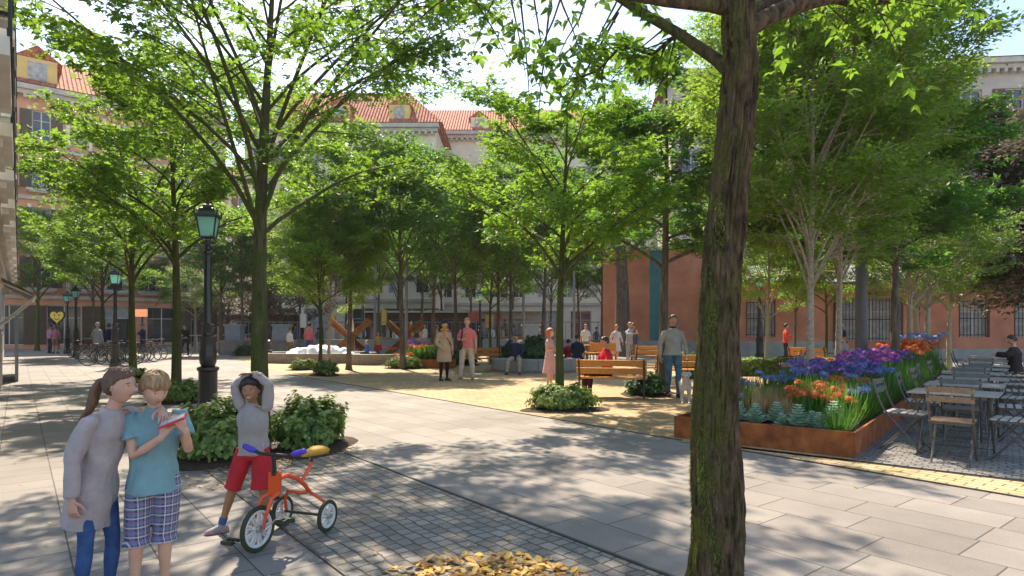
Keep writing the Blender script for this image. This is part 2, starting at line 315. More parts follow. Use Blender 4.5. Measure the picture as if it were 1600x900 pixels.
# ------------------------------------------------------------------ ground
def uvpoly(*tc): return [UV(t, c) for t, c in tc]
sheet('ground', [(-400, -60), (400, -60), (400, 700), (-400, 700)], -.004, M['asphalt'])
sheet('pavement', uvpoly((-12, 3.1), (62, 3.1), (62, 40), (-12, 40)), 0.0, M['slab'])
sheet('pavement_left', uvpoly((-12, -6), (62, -6), (62, 1.56), (-12, 1.56)), 0.0, M['slab_left'])
sheet('cobbled_strip', uvpoly((-12, 1.56), (12.6, 1.56), (12.6, 3.1), (-12, 3.1)), 0.0, M['sett'])
sheet('pavement_strip', uvpoly((12.6, 1.56), (62, 1.56), (62, 3.1), (12.6, 3.1)), 0.0, M['slab'])
# the planted bed axes: corner A, a to the right along its front, b into depth
BA = Vector((3.97, 7.28, 0)); ba = Vector((.781, -.624, 0)); bb = Vector((.624, .781, 0))
def B(a, b, z=0.0): p = BA + ba * a + bb * b; return Vector((p.x, p.y, z))
ypts = [UV(-3, 7.0), UV(21, 7.0), UV(26, 7.5), UV(33, 8.6), UV(39, 10.2), Vector((-14, 39.2, 0)), Vector((-2, 36, 0)), Vector((5, 30, 0)), Vector((13, 26, 0)), Vector((17, 24, 0)), B(14, 14), B(14, -9)]
sheet('yellow_plaza', ypts, .004, M['yellow'])
sheet('terrace_paving', [B(.0, -.28), B(9, -.28), B(9, 16), B(.0, 16)], .008, M['sett_terrace'])
sheet('yellow_walkway', [UV(-3, 7.02), UV(BA.y * .786 - BA.x * .618 + 1.9, 7.02), B(-2.05, -.29), B(9, -.29)], .012, M['yellow_band'])
sheet('walkway', [(4, 33), (11, 27.6), (17, 25.2), (40, 18), (40, 32), (4, 39)], .010, M['slab'])
sheet('street', [(-60, 44.5), (6, 41), (6, 62), (-60, 62)], .010, M['asphalt'])
eg = MB()
for c, t0, t1 in ((1.56, -6, 12.6), (3.1, -6, 12.6), (7.0, -3, 21)):
    eg.bar(UV(t0, c, -.01), UV(t1, c, -.01), .022, .044)
eg.bar(UV(12.6, 1.57, -.01), UV(12.6, 3.09, -.01), .022, .044)
eg.bar(B(0, -.29, -.002), B(9, -.29, -.002), .02, .044)
struct(eg.build('paving_edge', M['edge']))

# ------------------------------------------------------------------ buildings
M['plaster_cream'] = mat('cream_plaster', (.78, .67, .50), .85, .12, .6, .1, 30)
M['plaster_grey'] = mat('pale_grey_stucco', (.70, .67, .63), .85, .15, 1.2, .15, 30)
M['plaster_pink'] = mat('salmon_plaster', (.62, .30, .18), .85, .12, .8, .1, 30)
M['terracotta'] = mat('terracotta_plaster', (.52, .215, .13), .85, .24, .7, .15, 25)
M['terra_pale'] = mat('worn_terracotta_plaster', (.55, .27, .18), .85, .2, .9, .15, 25)
M['teal'] = mat('teal_painted_wall', (.06, .20, .22), .7, .12, 2)
M['plinth'] = mat('grey_plinth', (.36, .35, .33), .85, .15, 2, .2, 30)
M['yellow_wall'] = mat('ochre_plaster', (.75, .50, .16), .85, .1, 1)
M['brick_wall'] = mat('beige_plaster', (.48, .42, .36), .85, .15, .8)
M['shutter'] = mat('brown_shutter', (.10, .07, .05), .6, .2, 6)
M['window_frame'] = mat('white_window_frame', (.6, .57, .52), .5, .08, 10)
M['glass'] = mat('dark_window_glass', (.04, .05, .06), .08, .3, 3, spec=.8)
M['curtain'] = mat('window_with_pale_curtain', (.38, .36, .33), .5, .35, 4)
M['iron'] = mat('balcony_iron', (.03, .03, .035), .5, .2, 10)
M['cornice'] = mat('stone_cornice', (.50, .45, .38), .85, .15, 2)
def tilemat():
    m = bpy.data.materials.new('red_roof_tiles'); m.use_nodes = True; n = m.node_tree; L = n.links.new; b = n.nodes['Principled BSDF']; b.inputs['Roughness'].default_value = .85
    tc = n.nodes.new('ShaderNodeTexCoord'); t = n.nodes.new('ShaderNodeTexNoise'); t.inputs['Scale'].default_value = 4; t.inputs['Detail'].default_value = 7; L(tc.outputs['Object'], t.inputs['Vector'])
    r = n.nodes.new('ShaderNodeValToRGB'); r.color_ramp.elements[0].position = .35; r.color_ramp.elements[1].position = .68; r.color_ramp.elements[0].color = (.30, .05, .02, 1); r.color_ramp.elements[1].color = (.72, .20, .08, 1); L(t.outputs[0], r.inputs[0]); L(r.outputs[0], b.inputs['Base Color'])
    w = n.nodes.new('ShaderNodeTexWave'); w.inputs['Scale'].default_value = 1.1; w.bands_direction = 'X'; L(tc.outputs['Object'], w.inputs['Vector'])
    bp = n.nodes.new('ShaderNodeBump'); bp.inputs['Strength'].default_value = 1; bp.inputs['Distance'].default_value = .12; L(w.outputs[0], bp.inputs['Height']); L(bp.outputs[0], b.inputs['Normal'])
    return m
M['tiles'] = tilemat()

def wall_open(w, h, ops, depth=.28):
    """wall in the local xz plane facing -y, openings (x0,z0,x1,z1) with reveals"""
    xs = sorted({0, w} | {o[0] for o in ops} | {o[2] for o in ops}); zs = sorted({0, h} | {o[1] for o in ops} | {o[3] for o in ops}); mb = MB()
    for i in range(len(xs) - 1):
        for j in range(len(zs) - 1):
            cx, cz = (xs[i] + xs[i + 1]) / 2, (zs[j] + zs[j + 1]) / 2
            if any(o[0] < cx < o[2] and o[1] < cz < o[3] for o in ops): continue
            mb.add([(xs[i], 0, zs[j]), (xs[i + 1], 0, zs[j]), (xs[i + 1], 0, zs[j + 1]), (xs[i], 0, zs[j + 1])], [(0, 1, 2, 3)])
    for x0, z0, x1, z1 in ops:
        d = depth; c = [(x0, z0), (x1, z0), (x1, z1), (x0, z1)]
        for k in range(4):
            p, q = c[k], c[(k + 1) % 4]; mb.add([(p[0], 0, p[1]), (q[0], 0, q[1]), (q[0], d, q[1]), (p[0], d, p[1])], [(0, 3, 2, 1)])
    return mb
WIN = {}
def window_mesh(w, h, kind):
    k = (round(w, 2), round(h, 2), kind)
    if k in WIN: return WIN[k]
    fr = MB(); fw = .07
    for a, b in (((0, 0, fw / 2), (w, 0, fw / 2)), ((0, 0, h - fw / 2), (w, 0, h - fw / 2)), ((fw / 2, 0, fw), (fw / 2, 0, h - fw)), ((w - fw / 2, 0, fw), (w - fw / 2, 0, h - fw)), ((w / 2, 0, fw), (w / 2, 0, h - fw))):
        fr.bar(a, b, .06 if a[2] == b[2] else fw, fw if a[2] == b[2] else .06)
    fr.bar((fw, .003, h * .68), (w - fw, .003, h * .68), .05, .05)
    gl = MB(); gl.box((w / 2, .03, h / 2), (w - .02, .02, h - .02))
    sh = MB()
    if kind == 'shut':
        x = -.32 * w; sh.box((x, -.235, h / 2), (.62 * w, .05, h * .98))
        for q in range(int(h / .16)): sh.box((x, -.262, .1 + q * .16), (.56 * w, .03, .05))
    WIN[k] = (fr.mesh('window_frame', M['window_frame'], None), gl.mesh('pane', M['glass'] if kind != 'curt' else M['curtain'], None), sh.mesh('shutter', M['shutter'], None) if kind == 'shut' else None)
    return WIN[k]
BAL = {}
def balcony(parent, x0, x1, z, d=.8, col='cornice'):
    k = (round(x1 - x0, 2), d, col)
    if k not in BAL:
        w = x1 - x0; s_ = MB(); s_.box((w / 2, -d / 2 - .003, -.09), (w, d, .18)); s_.box((w / 2, -d / 2 - .003, -.24), (w - .3, d - .2, .12))
        r = MB(); r.bar((0, -d, 1), (w, -d, 1), .05, .05); r.bar((0, -d, .06), (w, -d, .06), .04, .04)
        for e in (0, w): r.bar((e, -d, 1), (e, -.01, 1), .05, .05)
        n = int(w / .14)
        for i in range(n + 1): r.bar((w * i / n, -d, 0), (w * i / n, -d, 1), .022, .022)
        BAL[k] = (s_.mesh('balcony', M[col], None), r.mesh('railing', M['iron'], None))
    b = link('balcony', BAL[k][0], parent); b.location = (x0, 0, z); r = link('railing', BAL[k][1], b)
def facade(T, w, h, ops, m, parent, kinds=('plain',), bal=None, name='wall'):
    root = parent; wall_open(w, h, ops).build(name, M[m], parent, None)
    for i, (x0, z0, x1, z1) in enumerate(ops):
        k = kinds[i % len(kinds)]; fr, gl, sh = window_mesh(x1 - x0, z1 - z0, k)
        f = link('window', fr, root); f.location = (x0, .2, z0)
        g = link('pane', gl, f)
        if sh: link('shutter', sh, f); q = link('shutter', sh, f); q.location = ((x1 - x0) * 1.64, 0, 0)
    return root
def wgrid(x0, x1, nx, zs, w, h):
    return [(x0 + (x1 - x0) * (i + .5) / nx - w / 2, z, x0 + (x1 - x0) * (i + .5) / nx + w / 2, z + h) for z in zs for i in range(nx)]
AU = math.atan2(.618, .786)     # a wall facing back down the street (-u) has this z rotation

# --- long side facade running along the street on the left (faces +v)
t = thing('corner_building', 'pale grey ornate apartment house with iron balconies along the left pavement', 'building', UV(7, -.62), math.atan2(.786, -.618))
# local frame: x along -... wall faces +v: local -y = +v ; local x = u direction reversed sign handled by rotation
rot1 = math.atan2(.786, -.618)   # local x -> u ; local -y -> +v
w1 = 38.0; H1 = 12.0
ops = wgrid(0, w1, 12, (4.3, 7.9), 1.15, 2.3) + wgrid(0, w1, 9, (.35,), 2.2, 2.9)
wl = facade(((0, 0, 0), rot1), w1, H1, ops, 'plaster_grey', t, ('plain', 'curt'))
dk = MB(); dk.box((w1 / 2, 3.1, H1 / 2), (w1, 5.6, H1 - .02)); dk.build('inner_block', M['plaster_grey'], wl, None)
for (x0, z0, x1, z1) in ops[:24]: balcony(wl, x0 - .45, x1 + .45, z0 - .05, .55, 'plaster_grey')
co = MB()
for z, d, hh in ((3.6, .22, .3), (3.85, .34, .14), (7.2, .16, .2), (H1 - .5, .35, .3), (H1 - .2, .55, .2)): co.box((w1 / 2, -d / 2 - .003, z), (w1, d, hh))
for i in range(60): co.box((w1 * (i + .5) / 60, -.21, H1 - .78), (.2, .38, .26))
co.build('cornice', M['cornice'], wl)
pl = MB()
for i in range(13): pl.box((w1 * i / 12 * .998 + .02, -.08, 5.4 + 2.2), (.42, .15, 7.2)); pl.box((w1 * i / 12 * .998 + .02, -.12, 10.9), (.56, .22, .36))
pl.build('pilaster', M['plaster_grey'], wl)
# shop front bits near the street end
aw = thing('shop_awning', 'rolled cream awning with slanted white arms on the left shop front', 'awning', UV(26.5, -.60, 0))
mb = MB(); mb.tube([UV(-2.2, .05, 3.05), UV(2.2, .05, 3.05)], .14, 10); mb.build('awning_roll', M['window_frame'], aw)
mb = MB()
for tt in (-2.1, 2.1): mb.bar(UV(tt, .1, 2.95), UV(tt, 1.0, 2.5), .05, .05); mb.bar(UV(tt, .02, 1.5), UV(tt, 1.0, 2.5), .05, .05)
mb.bar(UV(-2.2, 1.0, 2.5), UV(2.2, 1.0, 2.5), .06, .06)
mb.build('awning_arm', M['window_frame'], aw)
mb = MB(); mb.add([UV(-2.2, .1, 3.1), UV(2.2, .1, 3.1), UV(2.2, 1.0, 2.53), UV(-2.2, 1.0, 2.53), UV(-2.2, .1, 3.08), UV(2.2, .1, 3.08), UV(2.2, 1.0, 2.51), UV(-2.2, 1.0, 2.51)], [(0, 1, 2, 3), (7, 6, 5, 4), (2, 6, 7, 3)]); mb.build('awning_cloth', mat('charcoal_awning_cloth', (.10, .09, .085), .8), aw, None)
k1 = thing('kiosk_cabinet', 'beige metal utility cabinet against the left shop front', 'cabinet', UV(19, -.60, 0), rot1)
mb = MB(); mb.box((0, 0, .75), (3.4, .5, 1.4)); mb.build('body', mat('beige_cabinet_metal', (.30, .27, .24), .6), k1, None)
mb = MB(); mb.box((0, 0, .025), (3.3, .42, .05)); mb.box((0, 0, 1.475), (3.46, .56, .05)); mb.build('top', M['metal_grey'], k1, None)
mb = MB()
for x in (-.85, .85): mb.box((x, -.262, .75), (1.5, .02, 1.25))
mb.build('door', mat('cabinet_door_metal', (.25, .23, .21), .5), k1, None)
k2 = thing('glass_windbreak', 'narrow glass terrace screen beside the left shop front', 'screen', UV(24, -.05, 0), rot1)
mb = MB()
for x in (-1.2, 1.2): mb.box((x, 0, .95), (.08, .08, 1.9))
mb.box((0, 0, 1.86), (2.3, .06, .06)); mb.box((0, 0, .1), (2.3, .06, .12)); mb.build('frame', M['metal_grey'], k2, None)
mb = MB(); mb.box((0, 0, .98), (2.28, .02, 1.62)); mb.build('pane', mat('pale_screen_glass', (.45, .6, .62), .15), k2, None)

# --- cross building at the street end (faces down the street)
def dormer(parent, x, z, s=1.0, col='yellow_wall', y=1.2):
    d = MB(); d.prism([(-.9 * s, 0), (.9 * s, 0), (.9 * s, 1.5 * s), (-.9 * s, 1.5 * s)], -1.2, 1.6)
    o = d.build('dormer', M[col], parent, None); o.rotation_euler = (R(90), 0, 0); o.location = (x, y, z)
    r = MB(); r.add([(-1.15 * s, -1.5, 1.45 * s), (1.15 * s, -1.5, 1.45 * s), (0, -1.5, 2.3 * s), (-1.15 * s, 1.4, 1.45 * s), (1.15 * s, 1.4, 1.45 * s), (0, 1.4, 2.3 * s)], [(0, 1, 2), (0, 2, 5, 3), (2, 1, 4, 5), (3, 5, 4), (0, 3, 4, 1)])
    q = r.build('roof', M['tiles'], parent, None); q.location = (x, y, z + .01)
    w = MB(); w.box((0, -1.625, .8 * s), (.85 * s, .04, 1.0 * s)); q = w.build('window', M['curtain'], parent, None); q.location = (x, y, z)
def hip(parent, w, d, z, hh, over=.7):
    r = MB(); x0, x1, y0, y1 = -over, w + over, -over, d + over; i = min(d, w) / 2
    r.add([(x0, y0, z), (x1, y0, z), (x1, y1, z), (x0, y1, z), (x0 + i, (y0 + y1) / 2, z + hh), (x1 - i, (y0 + y1) / 2, z + hh)], [(0, 1, 5, 4), (1, 2, 5), (2, 3, 4, 5), (3, 0, 4), (3, 2, 1, 0)])
    return r.build('roof', M['tiles'], parent, None)
def block(parent, w, d, h, m):
    b = MB(); b.add([(0, .29, 0), (w, .29, 0), (w, d, 0), (0, d, 0), (0, .29, h), (w, .29, h), (w, d, h), (0, d, h)], [(0, 4, 5, 1), (2, 6, 7, 3), (4, 7, 6, 5)])
    b.add([(0, 0, 0), (0, .29, 0), (0, .29, h), (0, 0, h)], [(0, 3, 2, 1)]); b.add([(w, 0, 0), (w, .29, 0), (w, .29, h), (w, 0, h)], [(0, 1, 2, 3)])
    b.add([(0, .29, 0), (0, d, 0), (0, d, h), (0, .29, h)], [(0, 3, 2, 1)]); b.add([(w, .29, 0), (w, d, 0), (w, d, h), (w, .29, h)], [(0, 1, 2, 3)])
    return b.build('rear_wall', M[m], parent, None)
def eaves(parent, w, h, d=.6, extra=()):
    c = MB(); c.box((w / 2, -d / 2 - .003, h - .2), (w + d, d, .36)); c.box((w / 2, -d * .3 - .003, h - .55), (w + d * .6, d * .6, .3))
    for z in extra: c.box((w / 2, -.12, z), (w, .22, .28))
    n = int(w / .55)
    for i in range(n): c.box((w * (i + .5) / n, -d * .45, h - .85), (.2, d * .6, .28))
    return c.build('cornice', M['cornice'], parent, None)

t = thing('apartment_building', 'salmon and cream apartment house with tiled roof and ochre dormer at the street end', 'building', UV(59, -2.2), AU - 0.0)
# local x -> v , local -y -> -u
w2 = 16.5; H2 = 19.6
ops = wgrid(0, w2, 7, (4.6, 8.3, 12.0, 15.6), 1.15, 2.3) + wgrid(0, w2, 5, (.3,), 2.2, 3.0)
wl = facade(((0, 0, 0), 0), w2, H2, ops, 'plaster_pink', t, ('plain', 'shut', 'curt', 'plain', 'shut', 'plain', 'curt'))
for (x0, z0, x1, z1) in ops[:21]: balcony(wl, x0 - .35, x1 + .35, z0 - .05)
block(t, w2, 12, H2, 'plaster_cream'); hip(t, w2, 12, H2 + .05, 4.2); eaves(t, w2, H2, .7, (3.9, 7.6, 11.3, 15.0))
pp = MB()
for i in range(7):
    for z_ in (4.6, 8.3, 12.0, 15.6):
        for q_ in (-.72, .72): pp.box((w2 * (i + .5) / 7 + q_, -.012, z_ + 1.2), (.24, .02, 2.7))
pp.build('cream_panel', M['plaster_cream'], t, None)
dormer(t, 3.3, H2 + .2, 1.35, y=1.8); dormer(t, 9.5, H2 + .2, 1.1, y=1.8)

t = thing('apartment_building', 'long cream apartment house with low red tiled roof closing the far side of the square', 'building', (-26, 66, 0), 0)
w3 = 56; H3 = 22.2
ops = wgrid(0, w3, 22, (4.8, 8.6, 12.4, 16.2), 1.2, 2.4) + wgrid(0, w3, 16, (.4,), 2.2, 3.0)
wl = facade(((0, 0, 0), 0), w3, H3, ops, 'plaster_cream', t, ('plain', 'curt', 'plain', 'plain', 'shut'))
block(t, w3, 11, H3, 'plaster_cream'); hip(t, w3, 11, H3 + .05, 4.2); eaves(t, w3, H3, .7, (4.1, 7.9, 11.7, 15.5))
for x in (4, 9.5, 15, 22.5, 30, 38, 46): dormer(t, x, H3 + .15, .95, 'yellow_wall' if x < 20 else 'plaster_cream', y=1.6)
ch = MB()
for x, y in ((12, 5), (26, 6.5), (34, 5.5), (43, 6)): ch.box((x, y, H3 + 2.6), (1.1, .8, 2.2)); ch.box((x, y, H3 + 3.76), (1.3, 1.0, .12))
ch.build('chimney', M['brick_wall'], t, None)
t = thing('apartment_building', 'ochre yellow house with steep red roof and dormers left of the long cream house', 'building', (-24.5, 57.5, 0), 0)
ops = wgrid(0, 17.5, 7, (4.8, 8.6, 12.4, 15.8), 1.2, 2.4) + wgrid(0, 17.5, 4, (.4,), 2.2, 3.0)
facade(((0, 0, 0), 0), 17.5, 20.2, ops, 'plaster_cream', t, ('plain', 'shut', 'curt')); block(t, 17.5, 7.5, 20.2, 'plaster_cream'); hip(t, 17.5, 7.5, 20.25, 4.3); eaves(t, 17.5, 20.2, .7, (4.1, 7.9, 11.7, 15.2))
for x in (3.2, 8.7, 14.2): dormer(t, x, 20.4, 1.05, y=1.4)
t = thing('apartment_building', 'grey beige block seen through the trees behind the street lamps', 'building', (-50, 78, 0), 0)
ops = wgrid(0, 30, 10, (4.8, 8.6, 12.4, 16.2), 1.2, 2.4)
facade(((0, 0, 0), 0), 30, 20, ops, 'brick_wall', t, ('plain', 'shut')); block(t, 30, 10, 20, 'brick_wall'); hip(t, 30, 10, 20.05, 3); eaves(t, 30, 20, .6, (4.1,))
t = thing('apartment_building', 'tall beige apartment block with a flat tiled roof behind the terracotta building', 'building', (12, 47, 0), R(-6))
ops = wgrid(0, 42, 15, (4.8, 8.6, 12.4, 16.2), 1.3, 2.4)
wl = facade(((0, 0, 0), 0), 42, 20.6, ops, 'brick_wall', t, ('shut', 'plain', 'shut')); block(t, 42, 12, 20.6, 'brick_wall'); hip(t, 42, 12, 20.65, 2.2); eaves(t, 42, 20.6, .7, (7.9,))
for (x0, z0, x1, z1) in ops[::2]: balcony(wl, x0 - .3, x1 + .3, z0 - .05)

# --- low terracotta building on the right
t = thing('terracotta_building', 'single storey terracotta building with barred windows and grey plinth', 'building', (10.6, 31.9, 0), math.atan2(-1.2, 17))
wT = 24; ops = [(1.3, 1.1, 2.7, 2.95), (6.0, .9, 8.9, 3.05), (11.6, 1.1, 13.0, 2.95), (14.2, 1.1, 15.6, 2.95), (18.9, .55, 22.6, 2.75)]
wl = facade(((0, 0, 0), 0), wT, 3.75, ops, 'terracotta', t, ('curt',)); block(t, wT, 6, 3.75, 'terracotta')
for x0, z0, x1, z1 in ops:
    br = MB()
    n = int((x1 - x0) / .16)
    for i in range(n + 1): br.bar((x0 + (x1 - x0) * i / n, -.02, z0), (x0 + (x1 - x0) * i / n, -.02, z1), .025, .025)
    for z in (z0 + .1, (z0 + z1) / 2, z1 - .1): br.bar((x0, -.045, z), (x1, -.045, z), .02, .04)
    br.build('window_bars', M['iron'], t, None)
pb = MB(); segs = [(0, 6.0), (8.9, wT)]
pb.box((wT / 2, -.03, .26), (wT, .05, .52)); pb.box((3.0, -.025, .7), (6, .04, .36)); pb.build('plinth', M['plinth'], t, None)
pb = MB(); pb.box((14.2, -.006, 3.4), (1, .01, .1)); pb.box((17.2, -.12, 1.85), (1.5, .24, 3.6)); pb.build('pier', mat('dark_timber_pier', (.05, .04, .035), .8), t, None)
rf = MB(); rf.add([(-.5, -.7, 3.78), (wT + .5, -.7, 3.78), (wT + .5, 3, 5.0), (-.5, 3, 5.0), (wT + .5, 6.6, 3.78), (-.5, 6.6, 3.78)], [(0, 1, 2, 3), (3, 2, 4, 5), (0, 5, 4, 1), (1, 4, 2), (0, 3, 5)])
rf.build('roof', mat('grey_tin_roof', (.42, .42, .42), .5, .2, 3, .2, 8), t, None)
gt = MB(); gt.bar((-.5, -.76, 3.76), (wT + .5, -.76, 3.76), .12, .12)
for x in (5.6, 9.6, 16.9): gt.bar((x, -.08, .5), (x, -.08, 3.7), .09, .09)
gt.build('gutter', M['iron'], t, None)
t = thing('gable_wall', 'tall terracotta gable wall with a teal corner band behind the man with the dog', 'building', (5.3, 36.6, 0), math.atan2(-2.5, 4.8))
mb = MB(); mb.box((2.9, 2, 2.95), (5.8, 4, 5.9)); mb.build('wall', M['terracotta'], t, None)
mb = MB(); mb.box((3.15, -.012, 2.95), (.75, .02, 5.88)); mb.build('teal_band', M['teal'], t, None)
mb = MB(); mb.box((2.9, -.03, .42), (5.84, .05, .84)); mb.build('plinth', M['plinth'], t, None)
mb = MB(); mb.box((2.9, 2, 5.99), (6.2, 4.4, .16)); mb.build('coping', M['cornice'], t, None)

# --- stone parapet with pedestals and glazed railing along the back of the square
def G2(px, Y): return Vector(((px - 800) * Y / F, Y, 0))
t = thing('parapet_wall', 'low blue grey stone parapet with glass railing closing the square', 'wall', (-17.2, 38.6, 0), 0)
Lp = 23.0
mb = MB(); mb.box((Lp / 2, 0, .38), (Lp, .35, .76)); mb.box((Lp / 2, 0, .81), (Lp + .1, .46, .10)); mb.build('wall', M['stone_blue'], t, None)
mb = MB(); mb.bar((0, 0, 1.92), (Lp, 0, 1.92), .06, .05)
for i in range(47): mb.box((Lp * i / 46, 0, 1.38), (.035, .035, 1.06))
mb.build('railing', M['metal_grey'], t, None)
def pedestal(px, Y, label):
    t = thing('stone_pedestal', label, 'pedestal', G2(px, Y), R(5), 'granite pedestals along the parapet')
    mb = MB(); mb.box((0, 0, .36), (1.25, 1.25, .72)); mb.box((0, 0, .78), (1.4, 1.4, .12)); mb.build('base', M['stone_bench'], t, None)
    mb = MB(); mb.box((0, 0, 1.25), (.86, .86, .82)); mb.box((0, 0, 1.72), (1.0, 1.0, .12)); mb.build('block', M['stone_blue'], t, None)
pedestal(367, 37, 'granite pedestal left of the mossy tree trunk, beside the dark round shrub'); pedestal(441, 36.5, 'granite pedestal behind the white fountain foam')
pedestal(829, 36, 'pale granite pedestal behind the man on the phone')
t = thing('ramp_railing', 'pale metal ramp railing left of the granite pedestals', 'railing', G2(332, 41), 0)
mb = MB()
for i in range(12): mb.bar((i * .12 - .5, i * .75 - 3, 0), (i * .12 - .5, i * .75 - 3, 1.1), .05, .05)
mb.bar((-.5, -3, 1.1), (.82, 5.25, 1.1), .06, .06); mb.build('railing', M['window_frame'], t, None)

# kiosks and far shop fronts
def kiosk(px, Y, w, h, m, label, extra=None):
    t = thing('market_kiosk', label, 'kiosk', G2(px, Y), 0); mb = MB(); mb.box((0, 0, h / 2), (w, 2, h)); mb.build('body', m, t, None)
    mb = MB(); mb.box((0, -.2, h + .08), (w + .5, 2.8, .14)); mb.build('roof', M['window_frame'], t, None)
    mb = MB(); mb.box((0, -1.015, h * .55), (w * .8, .03, h * .5)); mb.build('counter_opening', M['glass'], t, None)
    mb = MB(); mb.box((0, -1.3, h * .3), (w * .85, .4, .08)); mb.build('counter', M['wood_far'], t, None)
kiosk(655, 48, 7.5, 2.7, mat('brown_kiosk_wood', (.14, .07, .045), .7), 'brown timber kiosk behind the railing at the centre')
kiosk(420, 50, 5, 2.6, mat('dark_red_kiosk', (.16, .05, .03), .7), 'low reddish kiosk behind the bronze tree')
kiosk(760, 52, 9, 2.9, mat('beige_kiosk', (.42, .36, .30), .7), 'beige kiosk behind the pink shirted man')
def poster(px, py0, py1, wpx, Y, m, label, name='poster_panel'):
    z0 = CH - (py1 - HZ) * Y / F; z1 = CH - (py0 - HZ) * Y / F; w = wpx * Y / F
    t = thing(name, label, 'poster', G2(px, Y), 0); mb = MB(); mb.box((0, 0, (z0 + z1) / 2), (w, .08, z1 - z0)); mb.build('panel', m, t, None)
    mb = MB(); mb.bar((-w / 2 - .04, .0, 0), (-w / 2 - .04, .0, z1), .06, .06); mb.bar((w / 2 + .04, 0, 0), (w / 2 + .04, 0, z1), .06, .06); mb.build('post', M['metal_grey'], t, None)
red = mat('red_poster', (.55, .10, .06), .6); orn = mat('orange_poster', (.75, .36, .08), .6); yel = mat('yellow_banner', (.85, .62, .05), .6, .05); whi = mat('white_board', (.75, .74, .72), .6, .04)
poster(742, 488, 502, 17, 44, red, 'small red poster beside the pink shirted man'); poster(765, 492, 512, 12, 44, orn, 'orange poster right of the red one')
poster(600, 484, 508, 7, 43, yel, 'narrow yellow banner behind the crossed steel beams'); poster(474, 490, 512, 9, 38.0, whi, 'white information board left of the fountain trees')
poster(519, 492, 500, 9, 42, yel, 'small yellow panel above the left crossed beams'); poster(780, 492, 510, 10, 44.5, red, 'red poster right of the orange one')
# heart shaped yellow face sign
t = thing('heart_sign', 'yellow heart shaped face sign outlined in black above the shop', 'sign', D(91, 46, 1.5 + 19 * 46 / F))
hp = []
for i in range(40):
    a = 2 * math.pi * i / 40; hp.append((16 * math.sin(a) ** 3 * .031, (13 * math.cos(a) - 5 * math.cos(2 * a) - 2 * math.cos(3 * a) - math.cos(4 * a)) * .031))
mb = MB(); mb.prism([(x * 1.13, y * 1.13) for x, y in hp], 0, .1); o = mb.build('outline', M['iron'], t, None); o.rotation_euler = (R(90), 0, 0)
mb = MB(); mb.prism(hp, 0, .05); o = mb.build('face', mat('bright_yellow_sign', (.85, .60, .08), .5, .05), t, None); o.rotation_euler = (R(90), 0, 0); o.location = (0, -.103, 0)
mb = MB()
for x in (-.17, .17): mb.ball((x, -.165, .12), (.05, .02, .06))
mb.tube([(-.2 + .04 * i, -.165, -.1 - .11 * math.sin(math.pi * i / 10)) for i in range(11)], .022, 6); mb.build('mouth_and_eyes', M['iron'], t)
mb = MB(); mb.bar((0, .05, -3.2), (0, .05, -.3), .08, .08); mb.build('post', M['iron'], t, None)
t = thing('corner_shop', 'dark red awning shop front with hanging lights under the street end house', 'shop', D(62, 53.5))
mb = MB(); mb.box((0, 0, 1.5), (4.6, .5, 3)); mb.build('front', mat('dark_shop_front', (.05, .035, .03), .6), t, None)
mb = MB(); mb.add([(-2.4, -.26, 3.2), (2.4, -.26, 3.2), (2.4, -1.6, 2.5), (-2.4, -1.6, 2.5), (2.4, -1.6, 2.25), (-2.4, -1.6, 2.25), (-2.4, -.26, 3.0), (2.4, -.26, 3.0)], [(0, 1, 2, 3), (3, 2, 4, 5), (6, 5, 4, 7)]); mb.build('awning', mat('dark_crimson_awning', (.22, .025, .03), .8), t, None)
mb = MB()
for i in range(7): mb.ball((-2.1 + i * .7, -1.7, 2.15 + .1 * (i % 2)), .11)
mb.build('lantern', mat('red_lanterns', (.8, .08, .08), .5, emit=(1, .1, .08, .5)), t)
mb = MB()
for i in range(9): mb.box((-2 + i * .5, -.3, 1.4), (.3, .06, 1.7))
mb.build('display', M['curtain'], t, None)
t = thing('lit_sign', 'orange lit shop sign beyond the bicycles', 'sign', D(221, 47)); mb = MB(); mb.box((0, 0, 2.7), (.85, .15, .55)); mb.build('panel', mat('glowing_orange_sign', (.9, .4, .2), .5, .1, 4, emit=(1, .30, .12, .35)), t, None)
mb = MB(); mb.bar((0, .12, 0), (0, .12, 2.6), .1, .1); mb.build('post', M['iron'], t, None)
for px, Y, h in ((586, 33, 9.), (818, 31, 8.5), (897, 34, 9.5), (635, 29, 7.5), (63, 50, 5.5)):
    lb = {586: 'tall slim grey pole between the crossed steel beams', 818: 'slim grey pole behind the round stone planter', 897: 'slim grey pole right of the thin mossy tree', 635: 'thin pale pole beside the tree at the orange flowers', 63: 'white pole in front of the dark red shop'}[px]
    t = thing('pole', lb, 'pole', D(px, Y)); mb = MB(); mb.tube([(0, 0, 0), (0, 0, h)], [.08, .05], 10); mb.build('mast', M['metal_grey'], t)
    mb = MB(); mb.lathe([(.14, 0), (.14, .1), (.09, .14), (.09, .3)], 12); mb.build('base', M['iron'], t)
t = thing('pole', 'thick dark grey metal pole rising from the flower bed', 'pole', B(-1.75, 10.9)); mb = MB(); mb.tube([(0, 0, 0), (0, 0, 5.5), (0, 0, 8)], [.155, .14, .11], 20); mb.build('mast', mat('dark_grey_pole_paint', (.10, .10, .115), .5, .1, 5), t)
mb = MB(); mb.lathe([(.22, .3), (.22, .4), (.18, .44)], 20); mb.build('base', M['iron'], t)

